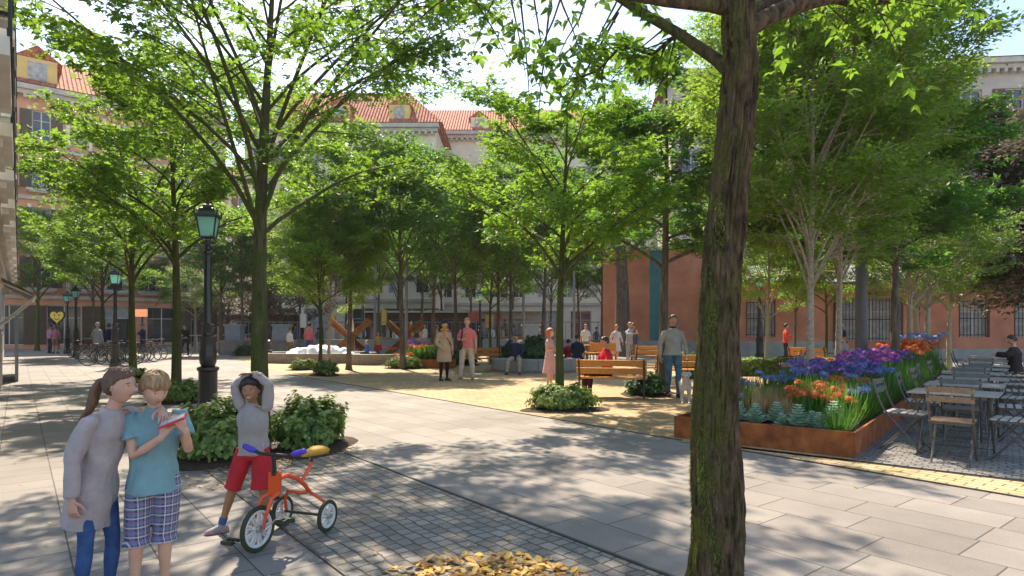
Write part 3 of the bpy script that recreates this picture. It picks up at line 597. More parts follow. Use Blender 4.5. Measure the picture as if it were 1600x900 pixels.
# ------------------------------------------------------------------ thin warm haze in the air of the square
HZD = .0004
mz = bpy.data.materials.new('haze_air'); mz.use_nodes = True; n = mz.node_tree; n.nodes.clear(); ou = n.nodes.new('ShaderNodeOutputMaterial'); pv = n.nodes.new('ShaderNodeVolumePrincipled')
pv.inputs['Color'].default_value = (.95, .93, .90, 1); pv.inputs['Density'].default_value = HZD; pv.inputs['Anisotropy'].default_value = .45; n.links.new(pv.outputs[0], ou.inputs['Volume'])
mb = MB(); mb.box((0, 330, 15), (1000, 900, 34)); o = mb.build('haze', mz, None, None); o['kind'] = 'stuff'; o['label'] = 'thin warm haze in the air of the square'; o['category'] = 'haze'
# ------------------------------------------------------------------ trees
def curve(p0, d, rise, reach, n, rng, wob=.04, drop=0.0):
    d = np.array([d[0], d[1], 0.0]); side = np.array([-d[1], d[0], 0]); ph = rng.uniform(0, 6.28); a = rng.uniform(.5, 1) * wob * reach; pts = []
    for i in range(n + 1):
        s = i / n; p = p0 + d * reach * s + np.array([0, 0, 1]) * (rise * s ** .85 - drop * s * s) + side * a * math.sin(s * 4 + ph) + np.array([0, 0, 1]) * a * .6 * math.sin(s * 6 + ph * 2)
        pts.append(p - (side * a * math.sin(ph) + np.array([0, 0, 1]) * a * .6 * math.sin(ph * 2)) * (1 - s))
    return pts
def unit(v): return v / (np.linalg.norm(v) + 1e-9)
def gen_tree(seed, H, fork, spread, tr, nl, ls, tmpl, leafm, barkm, n2=8, n3=4, nleaf=14, rise=.9, top=.35, flare=1.5, sway=.08, clump=.9, wide=.35, lowspread=1.0, rimb=1.0, ntrunk=12, sides=(6, 4), cut=None):
    """returns (trunk mesh incl. limbs, crown mesh)"""
    rng = np.random.default_rng(seed); mb = MB(); N = 16; ph = rng.uniform(0, 6.28, 2)
    def tp(z): s = z / H; return np.array([sway * math.sin(3.1 * s + ph[0]) * s * 2 - 0, sway * math.sin(2.7 * s + ph[1]) * s * 2, z])
    zs = [0, .06, .15, .3] + list(np.linspace(.5, H * .93, N))
    def trr(z): return tr * max(.1, (1 - .35 * min(1, z / fork)) * (1 if z < fork else max(.12, 1 - 1.0 * (z - fork) / (H - fork)))) * (1 + (flare - 1) * math.exp(-z / .12))
    mb.tube([tp(z) for z in zs], [trr(z) for z in zs], ntrunk)
    P = []; Nn = []; Dd = []; S = []
    def twig(p0, d, ln, n, up=.15):
        q = unit(d + np.array([0, 0, up])); droop = rng.uniform(.0, .25); e = p0 + q * ln - np.array([0, 0, droop * ln])
        mid = p0 + q * ln * .5; mb.tube([p0, mid, e], [.006 * rimb, .004 * rimb, .002], 3)
        for j in range(n):
            s = rng.uniform(.12, 1.08); b = p0 + (mid - p0) * 2 * s if s < .5 else mid + (e - mid) * (2 * s - 1)
            off = rng.normal(0, 1, 3) * np.array([1, 1, .55]) * ls * clump
            nn = unit(np.array([0, 0, 1.0]) + rng.normal(0, .42, 3)); dd = unit(q * .6 + off * 3 + rng.normal(0, .4, 3) + np.array([0, 0, -.25]))
            P.append(b + off); Nn.append(nn); Dd.append(dd); S.append(ls * rng.uniform(.65, 1.25))
    for i in range(nl):
        f = (i + rng.uniform(0, .6)) / nl; z0 = fork * .96 + (H - fork) * .72 * f ** 1.25; az = i * 2.39996 + rng.uniform(-.35, .35) + seed
        d = np.array([math.cos(az), math.sin(az), 0]); prof = (1 - max(0, (f - wide)) ** 1.3 / (1 - wide) ** 1.3 * (1 - top)) if f > wide else (lowspread + (1 - lowspread) * f / max(wide, .01))
        reach = spread * prof * rng.uniform(.8, 1.1); rs = min(reach * rise * rng.uniform(.6, 1.35) * (1 + .5 * f), (H - z0) * .95)
        p0 = tp(z0); r0 = max(.010, trr(z0) * (.52 if nl < 19 else .37) * (.6 + .4 * prof)); n = 9
        pts = curve(p0, d, rs, reach, n, rng, drop=rs * .12); mb.tube(pts, [r0 * (1 - .85 * k / n) + .004 for k in range(n + 1)], sides[0])
        for k in range(n2):
            s = .22 + .78 * (k + rng.uniform(0, 1)) / n2; ii = min(n - 1, int(s * n)); fr = s * n - ii; b = pts[ii] * (1 - fr) + pts[ii + 1] * fr if ii < n else pts[n]
            a2 = az + rng.choice([-1, 1]) * rng.uniform(.35, 1.25); ln = reach * (.5 - .25 * s) * rng.uniform(.7, 1.25) + .18
            dd = np.array([math.cos(a2), math.sin(a2), rng.uniform(-.12, .75)]); dd = unit(dd); q = [b, b + dd * ln * .5 + np.array([0, 0, .05 * ln]), b + dd * ln]
            mb.tube(q, [r0 * .34 * (1 - .6 * s) + .004, r0 * .2 * (1 - .6 * s) + .003, .003], sides[1])
            for m_ in range(n3):
                s2 = .25 + .75 * (m_ + rng.uniform(0, 1)) / n3; bb_ = q[0] * (1 - s2) + q[2] * s2; a3 = a2 + rng.uniform(-1.2, 1.2)
                twig(bb_, np.array([math.cos(a3), math.sin(a3), rng.uniform(-.15, .5)]), rng.uniform(.22, .5) * (.6 + .4 * spread / 2.5), nleaf)
    P, Nn, Dd, S = np.array(P), np.array(Nn), np.array(Dd), np.array(S)
    if cut is not None: k = cut(P); P, Nn, Dd, S = P[k], Nn[k], Dd[k], S[k]
    return mb.mesh('trunk', M[barkm], 60), leaf_mesh('crown', P, Nn, Dd, S, tmpl, M[leafm])

ARCH = {}
def arch(key, **k): ARCH[key] = gen_tree(**k)
arch('maple1', seed=3, H=7.4, fork=2.5, spread=2.3, tr=.105, nl=18, ls=.10, tmpl=L_MAPLE, leafm='leaf_dark', barkm='bark_green', n2=9, n3=5, nleaf=17, rise=.95, ntrunk=16)
arch('maple2', seed=8, H=7.8, fork=2.8, spread=2.35, tr=.11, nl=18, ls=.105, tmpl=L_MAPLE, leafm='leaf_mid', barkm='bark_green', n2=9, n3=5, nleaf=17, rise=.8, ntrunk=16)
arch('chest', seed=21, H=9.0, fork=3.0, spread=2.4, tr=.13, nl=17, ls=.16, tmpl=L_PALM, leafm='leaf_deep', barkm='bark_grey', n2=8, n3=4, nleaf=14, rise=.45, top=.3)
arch('dense', seed=33, H=7.8, fork=2.6, spread=1.85, tr=.085, nl=17, ls=.13, tmpl=L_SIMPLE, leafm='leaf_deep', barkm='bark_grey', n2=8, n3=5, nleaf=21, rise=1.15, top=.25, sides=(5, 3))
arch('mid', seed=45, H=7.8, fork=2.6, spread=1.9, tr=.08, nl=17, ls=.12, tmpl=L_SIMPLE, leafm='leaf_mid', barkm='bark_grey', n2=8, n3=5, nleaf=22, rise=1.25, top=.25, sides=(5, 3))
arch('birch', seed=52, H=7.8, fork=2.0, spread=2.1, tr=.08, nl=30, ls=.075, tmpl=L_SIMPLE, leafm='leaf_birch', barkm='bark_pale', n2=11, n3=7, nleaf=40, rise=1.4, clump=1.3, top=.3, ntrunk=16, flare=1.2)
arch('lime', seed=61, H=5.6, fork=2.1, spread=2.0, tr=.10, nl=16, ls=.09, tmpl=L_SIMPLE, leafm='leaf_lime', barkm='bark_pale', n2=8, n3=4, nleaf=26, rise=.8, sides=(5, 3))
arch('small', seed=70, H=5.2, fork=2.2, spread=1.7, tr=.07, nl=13, ls=.10, tmpl=L_SIMPLE, leafm='leaf_mid', barkm='bark_green', n2=7, n3=4, nleaf=24, rise=.6, sides=(5, 3))
arch('bronze', seed=77, H=10.5, fork=1.7, spread=4.4, tr=.33, nl=20, ls=.22, tmpl=L_SIMPLE, leafm='leaf_brown', barkm='bark_grey', n2=10, n3=7, nleaf=50, rise=.7, sides=(5, 3), clump=1.3)
arch('olive', seed=81, H=4.4, fork=1.0, spread=2.4, tr=.16, nl=13, ls=.14, tmpl=L_SIMPLE, leafm='leaf_brown', barkm='bark_grey', n2=7, n3=4, nleaf=24, rise=.5, sides=(5, 3))
USED = {}
def tree(a, loc, label, s=1.0, rz=0.0, name='tree', group='trees in the square'):
    if a in USED: return dup(USED[a], label, loc, rz, group, s)
    t = thing(name, label, 'tree', loc, rz, group, s); tm, cm = ARCH[a]; link('trunk', tm, t); link('crown', cm, t); USED[a] = t; return t
# the tree right behind the boy and tricycle: unique, big vase crown
t = thing('maple_tree', 'large mossy maple rising behind the child with raised arms', 'tree', G(408, 690), 0, 'trees in the square')
tm, cm = gen_tree(seed=5, H=7.8, fork=2.75, spread=3.15, tr=.125, nl=26, ls=.088, tmpl=L_MAPLE, leafm='leaf_dark', barkm='bark_green', n2=10, n3=5, nleaf=15, rise=1.0, top=.6, wide=.5, ntrunk=20, flare=1.35, sides=(8, 5), rimb=1.1)
link('trunk', tm, t); link('crown', cm, t)
TL = [
 ('maple2', G(275, 618), 'mossy tree left of the large lamp post, behind the two children', 1.02, .4),
 ('maple1', G(208, 588), 'tree between the second lamp post and the standing children', 1.15, 2.1),
 ('mid', D(147, 36), 'leftmost thin tree behind the parked bicycles', 1.15, 1.0),
 ('maple1', D(162, 33), 'second thin tree from the left behind the suited men', 1.15, 4.0),
 ('lime', D(305, 42), 'bright green small tree above the far small lamp post', 1.05, 2.0),
 ('dense', G(379, 553), 'dark round topped tree beside the left granite pedestal', 1.15, .7),
 ('small', G(500, 583), 'dark thin tree in the shrubs in front of the white fountain', .98, 1.1),
 ('birch', G(513, 580), 'pale thin tree beside the dark one in front of the fountain', .85, 2.6),
 ('mid', G(545, 578), 'straight tree at the right edge of the fountain basin', 1.22, 3.3),
 ('dense', G(629, 577), 'grey barked tree in the shrub left of the woman in the tan coat', 1.22, 5.0),
 ('mid', D(590, 36), 'tree behind the left crossed beams', 1.2, 1.9),
 ('dense', D(676, 31), 'tree rising left of the woman in the tan coat', 1.25, 2.9),
 ('dense', D(712, 28), 'grey tree trunk between the tan coat and pink shirt', 1.25, .3),
 ('small', D(767, 30), 'slim pale tree behind the wooden bench at the centre', 1.15, 4.4),
 ('dense', D(779, 29), 'dark straight tree left of the man on the phone', 1.2, 3.9),
 ('mid', D(798, 26), 'dark straight tree directly behind the man on the phone', 1.2, .9),
 ('dense', D(848, 23.4), 'dark tree standing in the round stone planter', 1.12, 2.2),
 ('maple2', G(875, 636), 'thin mossy tree in the shrub beside the woman in the pink dress', .83, 3.4),
 ('chest', G(1036, 612), 'tall chestnut right behind the man with the dog', 1.0, 1.0),
 ('birch', B(-1.5, 4.35), 'pale birch in the front of the flower bed', 1.08, .6),
 ('birch', B(-1.55, 7.0), 'second pale birch in the flower bed beside the grey pole', 1.1, 3.0),
 ('chest', B(-.75, 9.0), 'rough barked chestnut at the middle of the flower bed', .95, 2.5),
 ('lime', B(-.9, 13), 'pale lime green tree at the far end of the flower bed, left trunk', .98, 1.3),
 ('lime', B(-.5, 13.9), 'pale lime green tree at the far end of the flower bed, right trunk', .98, 4.0),
 ('lime', B(-1.2, 18.2), 'pale lime green tree beyond the flower bed', .95, 5.2),
 ('lime', B(-.3, 18.6), 'pale lime green tree beyond the bed nearest the tables', .96, 3.1),
 ('birch', D(1197, 20.5), 'thin pale tree beside the black lamp post before the terracotta house', .85, 1.9),
 ('mid', D(1241, 24), 'green barked tree behind the person in the red shirt', .8, 2.4),
 ('small', D(1290, 25), 'small green barked tree before the terracotta house', 1.0, .9),
 ('dense', D(940, 41), 'dark green tree left of the terracotta gable', 1.2, .9),
 ('mid', D(905, 42), 'bushy tree beyond the parapet left of the gable', 1.25, 4.9),
 ('dense', D(860, 43), 'dark tree beyond the parapet behind the round planter', 1.2, 3.0),
 ('mid', D(735, 46), 'tree beyond the parapet behind the pink shirted man', 1.35, 1.4),
 ('dense', D(690, 49), 'tree beyond the parapet right of the brown kiosk', 1.4, .5),
 ('mid', D(540, 48), 'tree beyond the parapet left of the brown kiosk', 1.4, 3.6),
 ('dense', D(470, 47), 'tree beyond the parapet above the white information board', 1.3, 5.6),
 ('mid', D(620, 52), 'tree beyond the parapet above the brown kiosk', 1.5, 2.8),
 ('dense', D(800, 52), 'tree beyond the parapet above the beige kiosk', 1.5, 2.0),
 ('mid', D(240, 52), 'grey brown street tree behind the lit orange sign', 1.05, .2),
 ('dense', D(195, 56), 'far street tree left of the lit orange sign', .9, 1.2),
 ('mid', D(420, 41), 'tree between the granite pedestals, beyond the parapet', 1.4, 1.7),
 ('dense', D(345, 38), 'tree just left of the left granite pedestal', 1.25, 4.1),
 ('mid', D(568, 41), 'tree beyond the parapet above the crossed beams', 1.45, 5.1),
 ('mid', D(658, 42), 'tree beyond the parapet behind the mauve and grey sitters', 1.45, 2.2),
 ('maple1', D(58, 43), 'tree in front of the salmon house at the street end', 1.35, 1.2),
 ('olive', D(440, 43), 'bronze leaved low tree beyond the pedestals', 1.35, 1.2),
 ('olive', D(355, 46), 'olive brown low tree left of the fountain', 1.2, 3.0),
 ('bronze', D(1672, 22), 'huge bronze brown tree behind the terrace on the right', 1.0, 2.0),
]
for a, loc, lb, s, rz in TL: tree(a, loc, lb, s, rz)
t = thing('plane_tree', 'thick grey brown trunk against the gable wall corner', 'tree', D(972, 34), 0, 'trees in the square')
tm, cm = gen_tree(seed=91, H=10, fork=5.0, spread=3.2, tr=.46, nl=12, ls=.2, tmpl=L_SIMPLE, leafm='leaf_deep', barkm='bark_grey', n2=7, n3=4, nleaf=22, rise=.5, flare=1.15, ntrunk=18)
link('trunk', tm, t); link('crown', cm, t)

# ---- the big foreground tree
Y0 = 3.4; k0 = Y0 / F
t = thing('foreground_tree', 'large leaning moss covered tree trunk in the foreground', 'tree', (0, 0, 0), 0, 'trees in the square')
base = Vector(((1120 - 800) * k0, Y0, 0)); t.location = base
prof = [(955, 1119, 110), (930, 1120, 94), (900, 1120, 86), (850, 1122, 82), (800, 1123, 80), (750, 1121, 80), (700, 1120, 76), (650, 1121, 71), (600, 1123, 68), (500, 1126, 63), (400, 1130, 60), (300, 1139, 58), (200, 1150, 55), (100, 1154, 55), (40, 1152, 50), (-40, 1154, 42), (-160, 1162, 36), (-300, 1160, 30), (-500, 1170, 22), (-800, 1160, 10)]
def tprof(z):
    py = HZ - (z - CH) / k0
    for (a, xa, wa), (b, xb, wb) in zip(prof, prof[1:]):
        if b <= py <= a: s = (a - py) / (a - b); s_ = s; return ((xa + (xb - xa) * s_) - 1120) * k0, (wa + (wb - wa) * s_) * k0 / 2
    return (0, prof[0][2] * k0 / 2) if py > prof[0][0] else (0, .01)
rg = []; NT = 110; z = -.03
while z < 5.9:
    x, r = tprof(z); y = .03 * math.sin(z * 1.3); ring = []
    for j in range(NT):
        a = 2 * math.pi * j / NT; q = Vector((math.cos(a) * 1.2, math.sin(a) * 1.2, z * .55))
        rd = noise.fractal(q * 9, 1.0, 2.0, 5) * .013 - abs(noise.noise(Vector((math.cos(a) * 7, math.sin(a) * 7, z * 1.6)))) * .022 + noise.noise(Vector((math.cos(a), math.sin(a), z * 2.2))) * .016
        if x > -99 and z < .2: rd += .02 * (1 - z / .2) * (1 + math.sin(5 * a))
        rr = r + (rd * min(1, r / .1)); ring.append((x + rr * math.cos(a), y + rr * math.sin(a), z))
    rg.append(ring); z += .014 if z < 3.5 else .06
mb = MB(); mb.rings(rg)
def limbpx(pts, n=9):
    """pts: (px, py, depth, radius_px)"""
    P_ = [Vector(((px - 800) * Y / F, Y, CH - (py - HZ) * Y / F)) - base for px, py, Y, r in pts]; mb.tube(P_, [r * pts[0][2] / F for *_, r in pts], n); return P_
lim = [limbpx([(1140, 112, 3.42, 11), (1118, 92, 3.5, 10), (1060, 52, 3.6, 8.5), (1000, 18, 3.7, 7.5), (960, -8, 3.75, 7), (860, -60, 3.9, 5), (740, -110, 4.1, 2)], 12),
       limbpx([(1150, 15, 3.4, 13), (1110, 8, 3.3, 10), (1040, 2, 3.2, 8), (960, -12, 3.1, 7), (840, -50, 3.0, 5), (700, -60, 2.9, 2)], 12),
       limbpx([(1160, 40, 3.45, 11), (1180, 15, 3.55, 9), (1230, -12, 3.7, 8), (1300, -60, 3.9, 6), (1400, -120, 4.2, 3)], 12),
       limbpx([(1172, 20, 3.5, 8), (1230, 0, 3.8, 7), (1275, -4, 4.1, 6), (1340, 8, 4.3, 5), (1390, 3, 4.5, 4), (1450, -15, 4.7, 3)], 10),
       limbpx([(1070, 50, 3.6, 4), (1050, 60, 3.75, 3.5), (1020, 85, 3.85, 3), (970, 72, 3.9, 2.5), (935, 110, 3.95, 2), (900, 125, 4.0, 1)], 8)]
for i in range(9):
    a = i * 2.4 + .5; z0 = 3.1 + i * .26; x, r = tprof(z0); d = np.array([math.cos(a), math.sin(a), 0]); rr_ = random.Random(i)
    pts = curve(np.array([x, 0, z0]), d, 1.2 + .2 * (i % 3), 2.6 - .12 * i, 9, np.random.default_rng(i)); mb.tube(pts, [.05 * (1 - .9 * k / 9) + .003 for k in range(10)], 8); lim.append([Vector(p) for p in pts])
rng = np.random.default_rng(12); P = []; Nn = []; Dd = []; S = []
def spray(b, d, ln, n, size=.088):
    d = unit(np.array(d)); e = b + d * ln + np.array([0, 0, -.2 * ln]); mid = (b + e) / 2 + np.array([0, 0, .06 * ln]); mb.tube([b, mid, e], [.0065, .004, .002], 5)
    for j in range(n):
        s = rng.uniform(.15, 1.05); q = b * (1 - s) + e * s + rng.normal(0, .035, 3); P.append(q); Nn.append(unit(np.array([0, 0, 1]) + rng.normal(0, .5, 3))); Dd.append(unit(d * .5 + rng.normal(0, .6, 3) + np.array([0, 0, -.45]))); S.append(size * rng.uniform(.7, 1.25))
for li, L_ in enumerate(lim):
    n = len(L_) - 1
    for k in range(16 if li > 1 else 7):
        s = rng.uniform(.30 if li != 4 else .1, 1.0) * n; ii = min(n - 1, int(s)); b = np.array(L_[ii].lerp(L_[ii + 1], s - ii)); dd = np.array((L_[ii + 1] - L_[ii]).normalized())
        d = unit(dd * .7 + rng.normal(0, .6, 3) * np.array([1, 1, .5])); ln = rng.uniform(.3, .75) if li != 4 else rng.uniform(.15, .3)
        px_ = (base.x + b[0]) * F / (base.y + b[1]) + 800
        if li == 4 or 1040 < px_ < 1200: n_ = 6
        else: n_ = 9
        spray(b, d, ln, n_)
# hanging sprays seen against the sky
for px, py, Y, dx, dz, ln in [(745, 6, 3.9, .3, -.3, .35), (800, 4, 3.9, .2, -.8, .38), (835, 2, 3.8, .1, -.7, .42), (865, 30, 3.9, -.3, -.6, .36), (850, 90, 4.0, -.1, -.9, .36), (905, 30, 3.9, -.3, -.5, .35), (930, 70, 3.95, -.6, -.6, .35), (880, 10, 3.7, .3, -.8, .3), (960, 10, 3.7, -.4, -.7, .32), (820, 60, 4.1, .1, -1, .38), (1180, 20, 3.9, .4, -.3, .3), (1290, 5, 4.2, .5, -.3, .4), (1350, 8, 4.3, .6, -.15, .4), (1420, 0, 4.5, .6, -.2, .42), (1460, -5, 4.6, .7, -.3, .4), (1240, 10, 3.8, -.2, -.6, .3), (720, -5, 4, .5, -.3, .35), (775, -10, 4, -.3, -.5, .35), (905, 130, 4.0, -.5, -.8, .2), (1500, -12, 4.7, .6, -.4, .35)]:
    b = np.array(Vector(((px - 800) * Y / F, Y, CH - (py - HZ) * Y / F)) - base); mb.tube([b + np.array([-dx * .5, 0, .45]), b], [.008, .006], 5); spray(b, (dx, rng.uniform(-.3, .3), dz), ln, 12, .082)
mb.build('trunk', M['bark_big'], t, 60)
link('crown', leaf_mesh('crown', P, Nn, Dd, S, L_MAPLE, [M['leaf_dark']]), t)
# moss tufts on the lit side of the trunk
P = []; Nn = []; Dd = []; S = []
for i in range(26000):
    z = rng.uniform(0, 3.2) if rng.random() < .35 else rng.uniform(0, 1.75); a = rng.normal(math.pi * 1.06, .50); x, r = tprof(z)
    m_ = noise.noise(Vector((math.cos(a) * 2.2, math.sin(a) * 2.2, z * 1.4))) + .25 * noise.noise(Vector((math.cos(a) * 9, math.sin(a) * 9, z * 6)))
    if m_ < .0 + .10 * max(0, z - 1.6): continue
    out = np.array([math.cos(a), math.sin(a), 0]); tan = np.array([-math.sin(a), math.cos(a), 0])
    P.append(np.array([x, .03 * math.sin(z * 1.3), z]) + out * (r - .008)); Dd.append(unit(out * rng.uniform(.25, .8) + np.array([0, 0, -.9]) + tan * rng.normal(.25, .35))); Nn.append(unit(out + rng.normal(0, .4, 3))); S.append(rng.uniform(.014, .036))
mo = link('moss', leaf_mesh('moss', P, Nn, Dd, S, ([(0, .12, 0), (0, -.12, 0), (1, 0, 0)], [(0, 1, 2)]), M['moss']), t); mo['kind'] = 'stuff'

# ------------------------------------------------------------------ shrubs
SOILR = {}
def gen_bush(seed, rx, ry, rz, n, ls=.05, leafm='leaf_shrub'):
    rng = np.random.default_rng(seed); P = []; Nn = []; Dd = []; S = []; core = MB(); off = Vector((seed * 3.1, 0, 0))
    def rad(u): return .80 + .34 * noise.noise(Vector(u) * 1.9 + off) + .30 * noise.noise(Vector(u) * 4.6 + off) + .12 * noise.noise(Vector(u) * 11 + off)
    for i in range(n):
        u = unit(rng.normal(0, 1, 3)); u[2] = abs(u[2]) if rng.random() < .85 else -abs(u[2]) * .35; k = rad(u) * rng.uniform(.86, 1.06) * (1 if rng.random() < .75 else rng.uniform(.7, .95))
        p = np.array([u[0] * rx * k, u[1] * ry * k, max(.02, rz * .30 + u[2] * rz * .78 * k)]); P.append(p); Nn.append(unit(u + np.array([0, 0, .45]) + rng.normal(0, .25, 3))); Dd.append(rng.normal(0, 1, 3)); S.append(ls * rng.uniform(.7, 1.25))
    for i in range(26):
        a = rng.uniform(0, 6.28); q = rng.uniform(.3, .8); core.tube([(0, 0, 0), (rx * q * .4 * math.cos(a), ry * q * .4 * math.sin(a), rz * .4), (rx * q * math.cos(a), ry * q * math.sin(a), rz * rng.uniform(.5, .85))], [.012, .008, .003], 4)
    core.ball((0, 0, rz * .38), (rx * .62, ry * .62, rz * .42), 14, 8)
    so = MB(); so.rings([[(rx * q_ * (1 + .12 * math.sin(3 * a + seed)) * math.cos(a), ry * q_ * (1 + .12 * math.sin(3 * a + seed)) * math.sin(a), z_) for a in [k_ * math.pi / 14 for k_ in range(28)]] for q_, z_ in ((1.12, .0), (1.05, .022), (.6, .045), (.01, .05))])
    SOILR[seed] = so.mesh('soil_ring', M['soil'], 60)
    return core.mesh('stems', M['shrub_core'], 60), leaf_mesh('foliage', P, Nn, Dd, S, L_ROS, M[leafm])
BU = {'a': gen_bush(1, .62, .55, .58, 7600, .029), 'b': gen_bush(2, .6, .5, .52, 6800, .029), 'c': gen_bush(3, .8, .6, .46, 4200, .039), 'd': gen_bush(4, .62, .55, .5, 2600, .046, 'leaf_shrub_dk')}
UB = {}
def bush(k, loc, label, s=1.0, rz=0):
    if k in UB: return dup(UB[k], label, loc, rz, 'clipped shrubs at the tree feet', s)
    t = thing('shrub', label, 'shrub', loc, rz, 'clipped shrubs at the tree feet', s); link('stems', BU[k][0], t); link('foliage', BU[k][1], t); link('soil_ring', SOILR['abcd'.index(k) + 1], t); UB[k] = t; return t
for a in [('a', G(336, 718), 'light green shrub left of the child with raised arms', (1.08, .9, 1.12), 0), ('b', G(482, 700), 'light green shrub right of the child with raised arms', (1.1, .95, 1.18), 1.2),
          ('c', G(282, 629), 'shrub left of the large lamp post at the mossy tree foot', (.72, .6, .95), .4), ('c', G(200, 597), 'shrub behind the heads of the two children', (1.15, .8, 1.0), 2.2),
          ('c', G(880, 640), 'shrub round the foot of the thin mossy tree', (.92, .8, 1.0), .1), ('d', G(1008, 617), 'shrub behind the wooden bench of the man in red', (1.05, .9, .95), 1.0),
          ('c', G(631, 576), 'shrub at the grey tree left of the woman in the tan coat', (.95, .8, 1.0), 2.9), ('c', G(508, 586), 'front shrub before the white fountain', (.95, .7, 1.0), 1.9),
          ('c', G(474, 578), 'rear shrub before the white fountain', (.7, .7, .85), 3.9), ('d', G(384, 556), 'small dark shrub beside the left granite pedestal', 1.1, 0),
          ('d', G(722, 570), 'dark shrub behind the pink shirted man', 1.3, 2.0), ('d', D(836, 22.6, .4), 'dark green shrub growing in the round stone planter', (1.3, 1.0, 1.6), 1.0), ('d', D(790, 23, .4), 'low shrub in the round planter beside the man on the phone', (.9, .8, .9), 3.0),
          ('d', G(1087, 590), 'dark shrub behind the white dog', 1.0, 4.0), ('d', D(1078, 25), 'small shrub near the terracotta wall by the dog walker', 1.1, 5.0)]: bush(*a)
rng = np.random.default_rng(5); P = []; Nn = []; Dd = []; S = []; hl = 3.9
for i in range(5200):
    x = rng.uniform(-hl / 2, hl / 2); f = rng.random(); z = .48 + .06 * noise.noise(Vector((x * 2, 0, 0)))
    if f < .5: p = (x, rng.uniform(-.4, .4), z + rng.normal(0, .03)); n_ = (0, 0, 1)
    else: p = (x, -.4 + rng.normal(0, .03) if f < .85 else .4, rng.uniform(.03, z)); n_ = (0, -1 if f < .85 else 1, .5)
    P.append(p); Nn.append(np.array(n_) + rng.normal(0, .35, 3)); Dd.append(rng.normal(0, 1, 3)); S.append(rng.uniform(.045, .07))
t = thing('hedge', 'low clipped hedge right of the big foreground trunk', 'hedge', D(1212, 20.3), R(-4)); link('foliage', leaf_mesh('foliage', P, Nn, Dd, S, L_ROS, M['leaf_shrub']), t)
mb = MB(); mb.box((0, 0, .22), (hl - .1, .68, .42)); mb.build('inner_twigs', M['shrub_core'], t, None)

# ------------------------------------------------------------------ fallen leaves
P = []; Nn = []; Dd = []; S = []
for i in range(520):
    a = rng.uniform(0, 6.28); q = rng.uniform(0, 1) ** .62; x, y = -.16 + .60 * q * math.cos(a), 3.76 + .46 * q * math.sin(a); q *= 1 + .22 * noise.noise(Vector((math.cos(a) * 2, math.sin(a) * 2, 0))); x, y = -.16 + .60 * q * math.cos(a), 3.75 + .42 * q * math.sin(a); h = .010 * max(0, 1 - q ** 2)
    P.append((x, y, .014 + rng.uniform(0, 1) * h)); Nn.append(np.array([0, 0, 1]) + rng.normal(0, .2, 3)); Dd.append(np.append(rng.normal(0, 1, 2), 0)); S.append(rng.uniform(.04, .085))
L_OVAL = ([(0, 0, 0), (.25, .22, .03), (.7, .24, .05), (1, 0, 0), (.7, -.24, .05), (.25, -.22, .03), (.5, 0, -.02)], [(0, 6, 1), (1, 6, 2), (2, 6, 3), (3, 6, 4), (4, 6, 5), (5, 6, 0)])
o = link('fallen_leaves', leaf_mesh('fallen_leaves', P, Nn, Dd, S, L_OVAL, M['leaf_gold'])); tag(o, 'heap of golden fallen leaves on the cobbles at the bottom of the picture', 'fallen leaves', None, 'stuff')
P = []; Nn = []; Dd = []; S = []
for i in range(260):
    c = random.choice([(336, 735, .5), (495, 715, .45), (430, 722, .5), (545, 705, .2), (330, 760, .25), (400, 725, .5)]); g = G(c[0], c[1]); P.append((g.x + rng.normal(0, c[2]), g.y + rng.normal(0, .22), .012 + rng.uniform(0, .01))); Nn.append(np.array([0, 0, 1]) + rng.normal(0, .2, 3)); Dd.append(np.append(rng.normal(0, 1, 2), 0)); S.append(rng.uniform(.03, .055))
for i in range(170):
    t_, c_ = rng.uniform(0, 16), rng.uniform(-.2, 8) if i % 2 else rng.uniform(1.6, 3.1); g = UV(t_, c_); P.append((g.x, g.y, .016)); Nn.append(np.array([0, 0, 1]) + rng.normal(0, .2, 3)); Dd.append(np.append(rng.normal(0, 1, 2), 0)); S.append(rng.uniform(.02, .05))
o = link('scattered_leaves', leaf_mesh('scattered_leaves', P, Nn, Dd, S, L_OVAL, M['leaf_gold'])); tag(o, 'dry yellow leaves scattered around the shrubs and over the paving', 'fallen leaves', None, 'stuff')
# ------------------------------------------------------------------ flower bed
BL = 15.5; BW = 2.2
t = thing('corten_planter', 'long rust coloured steel planter edging the flower bed by the terrace', 'planter', BA, math.atan2(ba.y, ba.x))
mb = MB(); h = .30
mb.box((-BW / 2, 0, h / 2), (BW, .03, h)); mb.box((0.0, BL / 2 + .0, h / 2 - .002), (.03, BL, h)); mb.box((-BW, BL / 2, h / 2 - .002), (.03, BL, h)); mb.box((-BW / 2, BL, h / 2 - .004), (BW - .04, .03, h))
mb.build('steel_edging', M['corten'], t, None)
mb = MB(); n = 40; vs = []; fs = []
for i in range(n + 1):
    for j in range(7): vs.append((-BW + .016 + (BW - .032) * j / 6, .016 + (BL - .032) * i / n, .22 + .03 * noise.noise(Vector((i * .5, j * .9, 0)))))
for i in range(n):
    for j in range(6): q = i * 7 + j; fs.append((q, q + 1, q + 8, q + 7))
mb.add(vs, fs); mb.build('soil', M['soil'], t)
rng = np.random.default_rng(9)
L_STAR = fan((0, 72, 144, 216, 288), (1, 1, 1, 1, 1), .26)
def head(name, r, n, m, size, flat=.7):
    P = []; Nn = []
    for i in range(n):
        u = unit(rng.normal(0, 1, 3)); u[2] = abs(u[2]) * .9 if rng.random() < .8 else u[2] * .4; P.append(u * r * np.array([1, 1, flat]) * rng.uniform(.75, 1.1)); Nn.append(u + rng.normal(0, .2, 3))
    return leaf_mesh(name, P, Nn, rng.normal(0, 1, (n, 3)), rng.uniform(.8, 1.2, n) * size, L_STAR, M[m])
